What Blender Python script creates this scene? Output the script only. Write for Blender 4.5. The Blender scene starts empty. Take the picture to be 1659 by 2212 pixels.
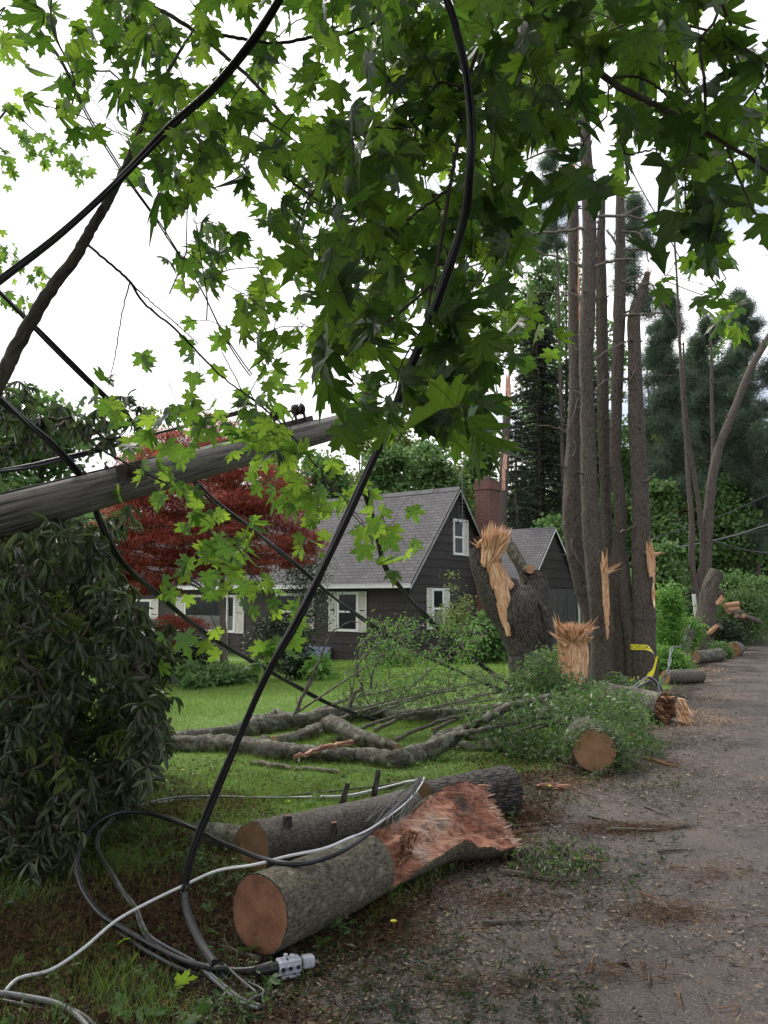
import bpy, math, random
import numpy as np
from mathutils import Vector, noise as mnoise
R = math.radians
random.seed(7)
rng = np.random.default_rng(11)

# ------------------------------------------------------------------ camera, sky, sun
sc = bpy.context.scene
EYE = 1.6; PITCH = R(6.17); FOC = 1703.0
cam = bpy.data.cameras.new("camera"); camo = bpy.data.objects.new("camera", cam)
sc.collection.objects.link(camo); sc.camera = camo
camo.location = (0, 0, EYE); camo.rotation_euler = (R(90) + PITCH, 0, 0)
cam.sensor_fit = 'VERTICAL'; cam.angle = 2 * math.atan(1106 / FOC)
cam.clip_start = 0.05; cam.clip_end = 2000
sc.view_settings.view_transform = 'Standard'; sc.view_settings.look = 'None'
sc.view_settings.gamma = 1; sc.view_settings.exposure = 0.40
sc.render.resolution_x = 768; sc.render.resolution_y = 1024
sc.cycles.max_bounces = 6; sc.cycles.transparent_max_bounces = 4
sc.cycles.diffuse_bounces = 3; sc.cycles.glossy_bounces = 2; sc.cycles.transmission_bounces = 3
sc.cycles.use_denoising = True

SUN_EL, SUN_AZ = 48, -35
w = bpy.data.worlds.new("World"); sc.world = w; w.use_nodes = True
nt = w.node_tree; nt.nodes.clear()
def wn(t): return nt.nodes.new(t)
out = wn('ShaderNodeOutputWorld'); bg = wn('ShaderNodeBackground'); sky = wn('ShaderNodeTexSky')
sky.sky_type = 'NISHITA'; sky.sun_disc = False; sky.sun_elevation = R(SUN_EL); sky.sun_rotation = R(SUN_AZ)
tcw = wn('ShaderNodeTexCoord'); nz = wn('ShaderNodeTexNoise'); nz.inputs['Scale'].default_value = 2.6
nz.inputs['Detail'].default_value = 6; nz.inputs['Roughness'].default_value = 0.6
mpw = wn('ShaderNodeMapping'); mpw.inputs['Scale'].default_value = (1, 1, 2.2); mpw.inputs['Location'].default_value = (3.1, .4, 0)
nt.links.new(tcw.outputs['Generated'], mpw.inputs[0]); nt.links.new(mpw.outputs[0], nz.inputs[0])
sx = wn('ShaderNodeSeparateXYZ'); nt.links.new(tcw.outputs['Generated'], sx.inputs[0])
ad = wn('ShaderNodeMath'); ad.operation = 'MULTIPLY_ADD'
nt.links.new(sx.outputs[0], ad.inputs[0]); ad.inputs[1].default_value = -0.32; nt.links.new(nz.outputs[0], ad.inputs[2])
rp = wn('ShaderNodeValToRGB'); rp.color_ramp.elements[0].position = 0.30; rp.color_ramp.elements[1].position = 0.46
nt.links.new(ad.outputs[0], rp.inputs[0])
skm = wn('ShaderNodeMix'); skm.data_type = 'RGBA'; skm.blend_type = 'MULTIPLY'; skm.inputs[0].default_value = 1
nt.links.new(sky.outputs[0], skm.inputs[6]); skm.inputs[7].default_value = (0.10, 0.10, 0.10, 1)
gap = wn('ShaderNodeMix'); gap.data_type = 'RGBA'; gap.inputs[0].default_value = 0.55
nt.links.new(skm.outputs[2], gap.inputs[6]); gap.inputs[7].default_value = (0.86, 0.92, 1.02, 1)
mx = wn('ShaderNodeMix'); mx.data_type = 'RGBA'
nt.links.new(rp.outputs[0], mx.inputs[0]); nt.links.new(gap.outputs[2], mx.inputs[6]); mx.inputs[7].default_value = (1.22, 1.22, 1.24, 1)
nt.links.new(mx.outputs[2], bg.inputs[0]); bg.inputs[1].default_value = 1.0
nt.links.new(bg.outputs[0], out.inputs[0])
sun = bpy.data.lights.new("sun", 'SUN'); sun.energy = 2.4; sun.angle = R(12); sun.color = (1, .95, .88)
suno = bpy.data.objects.new("sun", sun); sc.collection.objects.link(suno)
sd = Vector((math.sin(R(SUN_AZ)) * math.cos(R(SUN_EL)), math.cos(R(SUN_AZ)) * math.cos(R(SUN_EL)), math.sin(R(SUN_EL))))
suno.rotation_euler = (-sd).to_track_quat('-Z', 'Y').to_euler()

# ------------------------------------------------------------------ geometry of the place
cp, sp_ = math.cos(PITCH), math.sin(PITCH)
def ray(px, py):
    a = px - 829.5; b = 1106 - py
    return Vector((a, FOC * cp - b * sp_, FOC * sp_ + b * cp)).normalized()
def P(px, py, Y):
    d = ray(px, py); return Vector((0, 0, EYE)) + d * (Y / d.y)
def flat(px, py, h=0.0):
    d = ray(px, py); t = (h - EYE) / d.z
    return Vector((d.x * t, d.y * t, h))
edge_px = [(600, 2212), (860, 1970), (1110, 1800), (1210, 1700), (1330, 1640), (1440, 1560), (1530, 1440), (1600, 1378), (1645, 1345)]
EDGE = [flat(*p) for p in edge_px]
ey = np.array([e.y for e in EDGE]); ex = np.array([e.x for e in EDGE])
ey = np.concatenate([[-30, ey[0] - 3], ey, [ey[-1] + 60, 600]])
s_near = 0.48
ex = np.concatenate([[ex[0] - 3 * s_near - (27) * .5 - 1, ex[0] - 3 * s_near], ex, [ex[-1] + 60 * .58, ex[-1] + 60 * .58 + (600 - ey[-2]) * .62]])
def xedge(y): return np.interp(y, ey, ex)
def vnoise(x, y, s=1.0, seed=0):
    x = np.asarray(x, float); y = np.asarray(y, float)
    return (np.sin(x * 1.3 * s + 1.7 * seed + 1.1 * np.sin(y * .9 * s + seed)) + np.sin(y * 1.7 * s + 2.3 * seed + 1.3 * np.sin(x * 1.1 * s + 2 * seed)) + .5 * np.sin((x + y) * 3.1 * s + seed)) / 2.5
def gz(x, y):
    d = xedge(y) - np.asarray(x, float)
    t = np.clip((d - 1.2) / 13, 0, 1); t = t * t * (3 - 2 * t)
    b = np.clip(d / 1.0, 0, 1)
    return -0.42 * t + b * 0.025 * (vnoise(x, y, 1.4, 2) + 0.4) * np.clip(1 - t, .3, 1)
def G(px, py, h=0.0):
    d = ray(px, py); o = Vector((0, 0, EYE)); last = 0.5
    lo = None; t = 1.0
    while t < 150:
        p = o + d * t
        if p.z < float(gz(p.x, p.y)) + h:
            lo = t; break
        last = t; t *= 1.03
    if lo is None: return o + d * 150
    a, b = last, lo
    for _ in range(24):
        m = (a + b) / 2; p = o + d * m
        if p.z < float(gz(p.x, p.y)) + h: b = m
        else: a = m
    return o + d * b

# ------------------------------------------------------------------ materials
def mat(name):
    m = bpy.data.materials.new(name); m.use_nodes = True
    n = m.node_tree; n.nodes.clear(); return m, n
def N(n, t, **k):
    a = n.nodes.new(t)
    for q, v in k.items(): setattr(a, q, v)
    return a
def L(n, a, b): n.links.new(a, b)
def ramp(n, src, stops):
    r = N(n, 'ShaderNodeValToRGB'); e = r.color_ramp.elements
    while len(e) < len(stops): e.new(0.5)
    for i, (p, c) in enumerate(stops):
        e[i].position = p; e[i].color = (*c, 1) if len(c) == 3 else c
    L(n, src, r.inputs[0]); return r.outputs[0]
def simple(name, col, rough=0.6, metal=0, var=0.25, scale=8, bump=0.15, coord='Object', stretch=(1, 1, 1), spec=0.5):
    m, n = mat(name); o = N(n, 'ShaderNodeOutputMaterial'); b = N(n, 'ShaderNodeBsdfPrincipled')
    tc = N(n, 'ShaderNodeTexCoord'); mp = N(n, 'ShaderNodeMapping'); mp.inputs['Scale'].default_value = stretch
    L(n, tc.outputs[coord], mp.inputs[0])
    z = N(n, 'ShaderNodeTexNoise'); z.inputs['Scale'].default_value = scale; z.inputs['Detail'].default_value = 6
    L(n, mp.outputs[0], z.inputs[0])
    c = ramp(n, z.outputs[0], [(.3, tuple(x * (1 - var) for x in col)), (.7, tuple(min(1, x * (1 + var)) for x in col))])
    L(n, c, b.inputs['Base Color']); b.inputs['Roughness'].default_value = rough; b.inputs['Metallic'].default_value = metal
    b.inputs['Specular IOR Level'].default_value = spec
    bp = N(n, 'ShaderNodeBump'); bp.inputs['Strength'].default_value = bump; bp.inputs['Distance'].default_value = 0.02
    L(n, z.outputs[0], bp.inputs['Height']); L(n, bp.outputs[0], b.inputs['Normal']); L(n, b.outputs[0], o.inputs[0]); return m
def bark(name, dark, light, patch=None, sc_=(22, 22, 5), bump=0.8, dist=0.015, patch_amt=0.5, plates=1.0):
    """bark laid out along each stem (attribute tc: across, across, along, in metres)"""
    m, n = mat(name); o = N(n, 'ShaderNodeOutputMaterial'); b = N(n, 'ShaderNodeBsdfPrincipled')
    at = N(n, 'ShaderNodeAttribute', attribute_name='tc'); mp = N(n, 'ShaderNodeMapping'); mp.inputs['Scale'].default_value = sc_
    L(n, at.outputs['Vector'], mp.inputs[0])
    wz = N(n, 'ShaderNodeTexNoise'); wz.inputs['Scale'].default_value = 1.5; L(n, mp.outputs[0], wz.inputs[0])
    av = N(n, 'ShaderNodeVectorMath', operation='MULTIPLY_ADD'); L(n, wz.outputs['Color'], av.inputs[0]); av.inputs[1].default_value = (.8, .8, .8); L(n, mp.outputs[0], av.inputs[2])
    z = N(n, 'ShaderNodeTexNoise'); z.inputs['Scale'].default_value = 1.6; z.inputs['Detail'].default_value = 8; z.inputs['Roughness'].default_value = .65
    L(n, av.outputs[0], z.inputs[0])
    v = N(n, 'ShaderNodeTexVoronoi', feature='DISTANCE_TO_EDGE'); v.inputs['Scale'].default_value = 1.0; L(n, av.outputs[0], v.inputs[0])
    cr = N(n, 'ShaderNodeMapRange'); cr.inputs[1].default_value = 0; cr.inputs[2].default_value = 0.16; L(n, v.outputs[0], cr.inputs[0])
    hm = N(n, 'ShaderNodeMath', operation='MULTIPLY_ADD'); L(n, cr.outputs[0], hm.inputs[0]); hm.inputs[1].default_value = plates * .45; L(n, z.outputs[0], hm.inputs[2])
    c = ramp(n, hm.outputs[0], [(.36 + plates * .12, dark), (.62 + plates * .33, light)])
    if patch:
        z2 = N(n, 'ShaderNodeTexNoise'); z2.inputs['Scale'].default_value = 14; z2.inputs['Detail'].default_value = 8
        L(n, at.outputs['Vector'], z2.inputs[0]); k = ramp(n, z2.outputs[0], [(.66 - patch_amt * .2, (0, 0, 0)), (.74 - patch_amt * .2, (1, 1, 1))])
        mm = N(n, 'ShaderNodeMix', data_type='RGBA'); L(n, k, mm.inputs[0]); L(n, c, mm.inputs[6]); mm.inputs[7].default_value = (*patch, 1); c = mm.outputs[2]
    L(n, c, b.inputs['Base Color']); b.inputs['Roughness'].default_value = .85; b.inputs['Specular IOR Level'].default_value = .3
    bp = N(n, 'ShaderNodeBump'); bp.inputs['Strength'].default_value = bump; bp.inputs['Distance'].default_value = dist
    L(n, hm.outputs[0], bp.inputs['Height']); L(n, bp.outputs[0], b.inputs['Normal']); L(n, b.outputs[0], o.inputs[0]); return m
def cutwood(name, a, b_, dark):
    m, n = mat(name); o = N(n, 'ShaderNodeOutputMaterial'); b = N(n, 'ShaderNodeBsdfPrincipled')
    at = N(n, 'ShaderNodeAttribute', attribute_name='tc')
    mp = N(n, 'ShaderNodeMapping'); mp.inputs['Scale'].default_value = (1, 1, 0); L(n, at.outputs['Vector'], mp.inputs[0])
    w_ = N(n, 'ShaderNodeTexWave', wave_type='RINGS', rings_direction='Z'); w_.inputs['Scale'].default_value = 34; w_.inputs['Distortion'].default_value = 5
    w_.inputs['Detail'].default_value = 4; w_.inputs['Detail Scale'].default_value = 2; L(n, mp.outputs[0], w_.inputs[0])
    z = N(n, 'ShaderNodeTexNoise'); z.inputs['Scale'].default_value = 9; z.inputs['Detail'].default_value = 7; L(n, mp.outputs[0], z.inputs[0])
    c1 = ramp(n, w_.outputs[0], [(0, a), (1, b_)]); c2 = ramp(n, z.outputs[0], [(.35, dark), (.62, (1, 1, 1))])
    mm = N(n, 'ShaderNodeMix', data_type='RGBA', blend_type='MULTIPLY'); mm.inputs[0].default_value = .75; L(n, c1, mm.inputs[6]); L(n, c2, mm.inputs[7])
    L(n, mm.outputs[2], b.inputs['Base Color']); b.inputs['Roughness'].default_value = .8
    bp = N(n, 'ShaderNodeBump'); bp.inputs['Strength'].default_value = .3; bp.inputs['Distance'].default_value = .005; L(n, z.outputs[0], bp.inputs['Height'])
    L(n, bp.outputs[0], b.inputs['Normal']); L(n, b.outputs[0], o.inputs[0]); return m
def splinter(name, a, b_, c_):
    m, n = mat(name); o = N(n, 'ShaderNodeOutputMaterial'); b = N(n, 'ShaderNodeBsdfPrincipled')
    at = N(n, 'ShaderNodeAttribute', attribute_name='tc'); mp = N(n, 'ShaderNodeMapping'); mp.inputs['Scale'].default_value = (60, 60, 4); L(n, at.outputs['Vector'], mp.inputs[0])
    z = N(n, 'ShaderNodeTexNoise'); z.inputs['Scale'].default_value = 1.2; z.inputs['Detail'].default_value = 6; L(n, mp.outputs[0], z.inputs[0])
    c = ramp(n, z.outputs[0], [(.34, a), (.48, b_), (.62, c_)]); L(n, c, b.inputs['Base Color']); b.inputs['Roughness'].default_value = .7
    bp = N(n, 'ShaderNodeBump'); bp.inputs['Strength'].default_value = .7; bp.inputs['Distance'].default_value = .01; L(n, z.outputs[0], bp.inputs['Height'])
    L(n, bp.outputs[0], b.inputs['Normal']); L(n, b.outputs[0], o.inputs[0]); return m
def leafmat(name, ca, cb, tcol, fac=0.45, rough=0.45, veins=False, spec=0.4):
    m, n = mat(name); o = N(n, 'ShaderNodeOutputMaterial'); b = N(n, 'ShaderNodeBsdfPrincipled'); t = N(n, 'ShaderNodeBsdfTranslucent')
    at = N(n, 'ShaderNodeAttribute', attribute_name='rnd')
    c = ramp(n, at.outputs['Fac'], [(0, ca), (1, cb)])
    lo = tuple(x * f_ for x, f_ in zip(tcol, (.38, .50, .6)))
    hs = N(n, 'ShaderNodeMath', operation='MULTIPLY'); L(n, at.outputs['Fac'], hs.inputs[0]); hs.inputs[1].default_value = 7.31
    fr0 = N(n, 'ShaderNodeMath', operation='FRACT'); L(n, hs.outputs[0], fr0.inputs[0])
    tcx = ramp(n, fr0.outputs[0], [(0.1, lo), (1, tcol)])
    if veins:
        lp = N(n, 'ShaderNodeAttribute', attribute_name='lp'); s = N(n, 'ShaderNodeSeparateXYZ'); L(n, lp.outputs['Vector'], s.inputs[0])
        ab = N(n, 'ShaderNodeMath', operation='ABSOLUTE'); L(n, s.outputs[0], ab.inputs[0])
        at2 = N(n, 'ShaderNodeMath', operation='ARCTAN2'); L(n, ab.outputs[0], at2.inputs[0]); L(n, s.outputs[1], at2.inputs[1])
        ln = N(n, 'ShaderNodeVectorMath', operation='LENGTH'); L(n, lp.outputs['Vector'], ln.inputs[0])
        prev = None
        for a0 in (0.0, 0.82, 1.62):
            su = N(n, 'ShaderNodeMath', operation='SUBTRACT'); L(n, at2.outputs[0], su.inputs[0]); su.inputs[1].default_value = a0
            aa = N(n, 'ShaderNodeMath', operation='ABSOLUTE'); L(n, su.outputs[0], aa.inputs[0])
            if prev is None: prev = aa.outputs[0]
            else:
                mi = N(n, 'ShaderNodeMath', operation='MINIMUM'); L(n, prev, mi.inputs[0]); L(n, aa.outputs[0], mi.inputs[1]); prev = mi.outputs[0]
        mu = N(n, 'ShaderNodeMath', operation='MULTIPLY'); L(n, prev, mu.inputs[0]); L(n, ln.outputs['Value'], mu.inputs[1])
        # side ribs branching off each main vein
        rb = N(n, 'ShaderNodeMath', operation='MULTIPLY_ADD'); L(n, mu.outputs[0], rb.inputs[0]); rb.inputs[1].default_value = -1.1; L(n, ln.outputs['Value'], rb.inputs[2])
        fr = N(n, 'ShaderNodeMath', operation='PINGPONG'); L(n, rb.outputs[0], fr.inputs[0]); fr.inputs[1].default_value = 0.055
        k2 = ramp(n, fr.outputs[0], [(0, (.78, .78, .78)), (.012, (1, 1, 1))])
        k1 = ramp(n, mu.outputs[0], [(0.006, (.5, .5, .5)), (.016, (1, 1, 1))])
        m1 = N(n, 'ShaderNodeMix', data_type='RGBA', blend_type='MULTIPLY'); m1.inputs[0].default_value = 1; L(n, tcx, m1.inputs[6]); L(n, k1, m1.inputs[7])
        m2 = N(n, 'ShaderNodeMix', data_type='RGBA', blend_type='MULTIPLY'); m2.inputs[0].default_value = 1; L(n, m1.outputs[2], m2.inputs[6]); L(n, k2, m2.inputs[7]); tcx = m2.outputs[2]
    L(n, c, b.inputs['Base Color']); b.inputs['Roughness'].default_value = rough; b.inputs['Specular IOR Level'].default_value = spec
    L(n, tcx, t.inputs[0]); ms = N(n, 'ShaderNodeMixShader'); ms.inputs[0].default_value = fac
    L(n, b.outputs[0], ms.inputs[1]); L(n, t.outputs[0], ms.inputs[2]); L(n, ms.outputs[0], o.inputs[0]); return m

M = {}
M['maple'] = leafmat('maple_leaf', (.010, .026, .010), (.022, .050, .016), (.24, .43, .035), .40, .42, True)  # shaded copy of the maple leaf: shade painted into its dark colours
M['maple_lit'] = leafmat('lit_maple_leaf', (.03, .085, .022), (.07, .17, .035), (.42, .64, .06), .52, .42, True)  # lit copy of the same leaf: backlight painted as brighter, yellower colours
M['rhodo'] = leafmat('rhododendron_leaf', (.028, .048, .026), (.12, .145, .075), (.16, .24, .06), .22, .36, spec=.55)
M['yellowleaf'] = leafmat('laurel_leaf', (.06, .10, .02), (.16, .19, .05), (.25, .32, .05), .3, .4)
M['redleaf'] = leafmat('red_maple_leaf', (.13, .024, .022), (.34, .075, .05), (.62, .14, .08), .42, .5)
M['bgleaf'] = leafmat('woodland_leaf', (.055, .115, .035), (.15, .25, .085), (.28, .45, .12), .4, .5)
M['bgyellow'] = leafmat('spring_leaf', (.12, .16, .04), (.22, .27, .08), (.35, .42, .10), .4, .5)
M['hemlock'] = leafmat('hemlock_needles', (.016, .028, .018), (.040, .055, .034), (.05, .08, .03), .2, .6)
M['pine'] = leafmat('pine_needles', (.045, .075, .05), (.12, .17, .11), (.16, .24, .13), .35, .5)
M['fern'] = leafmat('bright_fern_leaf', (.07, .17, .03), (.16, .32, .06), (.30, .55, .08), .4, .5)
M['elm'] = leafmat('fallen_branch_leaf', (.035, .08, .022), (.13, .20, .07), (.22, .36, .09), .35, .4)
M['grass'] = leafmat('grass_blade', (.09, .17, .03), (.25, .35, .07), (.34, .50, .08), .35, .5)
M['yew'] = leafmat('yew_leaf', (.014, .03, .012), (.04, .07, .03), (.05, .09, .02), .15, .5)
M['litter'] = leafmat('litter_bit', (.022, .014, .010), (.44, .35, .26), (.1, .06, .03), .1, .8, spec=.1)
M['needle'] = leafmat('fallen_needle', (.035, .019, .012), (.16, .095, .055), (.1, .05, .02), .1, .8, spec=.1)
M['chip'] = leafmat('wood_chip', (.26, .14, .075), (.52, .36, .22), (.3, .2, .1), .05, .8, spec=.1)
M['bark_maple'] = bark('young_maple_bark', (.03, .026, .02), (.11, .095, .075), None, (30, 30, 8), .4, .004, plates=.1)
M['bark_tall'] = bark('tall_trunk_bark', (.020, .016, .014), (.150, .125, .105), None, (58, 58, 9), 1.0, .022, .2, .5)
M['bark_stump'] = bark('rough_bark', (.010, .009, .009), (.135, .118, .108), None, (46, 46, 9), 1.0, .03, .5, .9)
M['bark_logA'] = bark('olive_log_bark', (.040, .034, .024), (.20, .175, .125), (.25, .235, .18), (40, 40, 20), 1.0, .010, .4, .22)
M['bark_logB'] = bark('grey_log_bark', (.04, .033, .028), (.16, .14, .12), (.15, .15, .12), (48, 48, 24), .9, .008, .35, .45)
M['bark_lichen'] = bark('lichen_bark', (.018, .015, .012), (.13, .115, .09), (.17, .18, .135), (60, 60, 26), 1.0, .012, .75, .6)
M['bark_dead'] = bark('dead_branch_bark', (.05, .042, .034), (.20, .175, .15), None, (60, 60, 10), .5, .004)
M['cutA'] = cutwood('fresh_cut_wood', (.20, .088, .045), (.32, .155, .085), (.42, .32, .28))
M['cutB'] = cutwood('pale_cut_wood', (.20, .115, .055), (.26, .155, .08), (.55, .45, .4))
M['cutC'] = cutwood('tan_cut_wood', (.36, .20, .105), (.42, .25, .14), (.7, .6, .5))
M['splinter'] = splinter('splintered_wood', (.30, .12, .05), (.62, .33, .17), (.86, .64, .44))
M['torn'] = splinter('torn_heartwood', (.17, .07, .05), (.48, .25, .17), (.68, .47, .37))
M['rot'] = splinter('rotten_wood', (.03, .010, .008), (.17, .05, .028), (.50, .30, .17))
M['pole'] = None
M['cable'] = simple('black_cable', (.016, .016, .019), .38, var=.2, scale=30, bump=.05)
M['cable_grey'] = simple('grey_cable', (.16, .165, .17), .5, var=.2, scale=30)
M['cable_white'] = simple('white_cable', (.72, .73, .75), .4, var=.06, scale=10)
M['iron'] = simple('rusty_iron', (.09, .065, .06), .6, metal=.4, var=.4, scale=25)
M['insul'] = simple('glazed_insulator', (.018, .012, .014), .2, var=.2)
M['splice'] = simple('clear_grey_plastic', (.56, .56, .64), .25, var=.15, scale=40)
M['dark'] = simple('dark_opening', (.01, .01, .012), .6)
M['white'] = simple('white_paint', (.74, .74, .73), .5, var=.10, scale=6, bump=.1)
M['shutter'] = simple('weathered_white_paint', (.64, .62, .58), .6, var=.2, scale=14, bump=.2)
M['glass'] = simple('window_glass', (.012, .016, .018), .12, var=.5, scale=2, bump=0, spec=.25)
M['curtain'] = simple('pale_blind', (.20, .21, .20), .7, var=.25, scale=3)
M['rock'] = simple('grey_rock', (.22, .21, .19), .85, var=.35, scale=9, bump=.6)
M['tape'] = simple('yellow_tape', (.75, .68, .02), .4, var=.12, scale=9)
M['black'] = simple('black_print', (.02, .02, .02), .5)
M['signgreen'] = simple('dark_sign_face', (.02, .03, .025), .5)
M['siding'] = None

def siding(name, a, b_):
    m, n = mat(name); o = N(n, 'ShaderNodeOutputMaterial'); b = N(n, 'ShaderNodeBsdfPrincipled')
    at = N(n, 'ShaderNodeAttribute', attribute_name='tc'); mp = N(n, 'ShaderNodeMapping'); mp.inputs['Scale'].default_value = (26, 26, 2.5); L(n, at.outputs['Vector'], mp.inputs[0])
    z = N(n, 'ShaderNodeTexNoise'); z.inputs['Scale'].default_value = 1; z.inputs['Detail'].default_value = 6; L(n, mp.outputs[0], z.inputs[0])
    z2 = N(n, 'ShaderNodeTexNoise'); z2.inputs['Scale'].default_value = .8; z2.inputs['Detail'].default_value = 4; L(n, at.outputs['Vector'], z2.inputs[0])
    h = N(n, 'ShaderNodeMath', operation='MULTIPLY_ADD'); L(n, z2.outputs[0], h.inputs[0]); h.inputs[1].default_value = .6; L(n, z.outputs[0], h.inputs[2])
    c = ramp(n, h.outputs[0], [(.5, a), (1.0, b_)]); L(n, c, b.inputs['Base Color']); b.inputs['Roughness'].default_value = .75
    bp = N(n, 'ShaderNodeBump'); bp.inputs['Strength'].default_value = .4; bp.inputs['Distance'].default_value = .006; L(n, z.outputs[0], bp.inputs['Height'])
    L(n, bp.outputs[0], b.inputs['Normal']); L(n, b.outputs[0], o.inputs[0]); return m
M['siding'] = siding('dark_brown_shakes', (.015, .012, .012), (.048, .038, .036))
M['boards'] = siding('weathered_grey_boards', (.035, .034, .036), (.085, .083, .085))

def bricky(name, cols, mortar, sw, sh, ms, bump, dirt=.4):
    m, n = mat(name); o = N(n, 'ShaderNodeOutputMaterial'); b = N(n, 'ShaderNodeBsdfPrincipled')
    at = N(n, 'ShaderNodeAttribute', attribute_name='tc'); br = N(n, 'ShaderNodeTexBrick')
    br.inputs['Scale'].default_value = 1; br.inputs['Brick Width'].default_value = sw; br.inputs['Row Height'].default_value = sh
    br.inputs['Mortar Size'].default_value = ms; br.inputs['Mortar Smooth'].default_value = .2; br.inputs['Bias'].default_value = 0
    br.inputs['Color1'].default_value = (*cols[0], 1); br.inputs['Color2'].default_value = (*cols[1], 1); br.inputs['Mortar'].default_value = (*mortar, 1)
    L(n, at.outputs['Vector'], br.inputs[0])
    z = N(n, 'ShaderNodeTexNoise'); z.inputs['Scale'].default_value = .9; z.inputs['Detail'].default_value = 8; z.inputs['Roughness'].default_value = .7; L(n, at.outputs['Vector'], z.inputs[0])
    k = ramp(n, z.outputs[0], [(.3, (1 - dirt,) * 3), (.7, (1, 1, 1))])
    mm = N(n, 'ShaderNodeMix', data_type='RGBA', blend_type='MULTIPLY'); mm.inputs[0].default_value = 1; L(n, br.outputs[0], mm.inputs[6]); L(n, k, mm.inputs[7])
    L(n, mm.outputs[2], b.inputs['Base Color']); b.inputs['Roughness'].default_value = .85
    bp = N(n, 'ShaderNodeBump'); bp.inputs['Strength'].default_value = bump; bp.inputs['Distance'].default_value = .01; bp.invert = True; L(n, br.outputs['Fac'], bp.inputs['Height'])
    L(n, bp.outputs[0], b.inputs['Normal']); L(n, b.outputs[0], o.inputs[0]); return m
M['roof'] = bricky('grey_asphalt_shingles', (.15, .145, .15), (.03, .03, .03), .32, .14, .012, .8) if False else bricky('grey_asphalt_shingles', ((.125, .12, .125), (.085, .082, .088)), (.03, .03, .032), .32, .145, .012, .8)
M['brick'] = bricky('red_brick', ((.19, .06, .045), (.12, .04, .035)), (.17, .14, .12), .21, .075, .010, .6, .3)

def pole_mat():
    m, n = mat('weathered_pole_wood'); o = N(n, 'ShaderNodeOutputMaterial'); b = N(n, 'ShaderNodeBsdfPrincipled')
    at = N(n, 'ShaderNodeAttribute', attribute_name='tc'); mp = N(n, 'ShaderNodeMapping'); mp.inputs['Scale'].default_value = (45, 45, 1.6); L(n, at.outputs['Vector'], mp.inputs[0])
    z = N(n, 'ShaderNodeTexNoise'); z.inputs['Scale'].default_value = 1; z.inputs['Detail'].default_value = 8; z.inputs['Roughness'].default_value = .7; L(n, mp.outputs[0], z.inputs[0])
    c = ramp(n, z.outputs[0], [(.36, (.022, .019, .018)), (.47, (.13, .115, .105)), (.68, (.31, .285, .265))])
    z2 = N(n, 'ShaderNodeTexNoise'); z2.inputs['Scale'].default_value = 4; z2.inputs['Detail'].default_value = 4; L(n, at.outputs['Vector'], z2.inputs[0])
    k = ramp(n, z2.outputs[0], [(.55, (0, 0, 0)), (.68, (.6, .6, .6))]); mm = N(n, 'ShaderNodeMix', data_type='RGBA'); L(n, k, mm.inputs[0]); L(n, c, mm.inputs[6]); mm.inputs[7].default_value = (.14, .16, .075, 1)
    L(n, mm.outputs[2], b.inputs['Base Color']); b.inputs['Roughness'].default_value = .85
    bp = N(n, 'ShaderNodeBump'); bp.inputs['Strength'].default_value = .9; bp.inputs['Distance'].default_value = .01; L(n, z.outputs[0], bp.inputs['Height'])
    L(n, bp.outputs[0], b.inputs['Normal']); L(n, b.outputs[0], o.inputs[0]); return m
M['pole'] = pole_mat()

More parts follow.
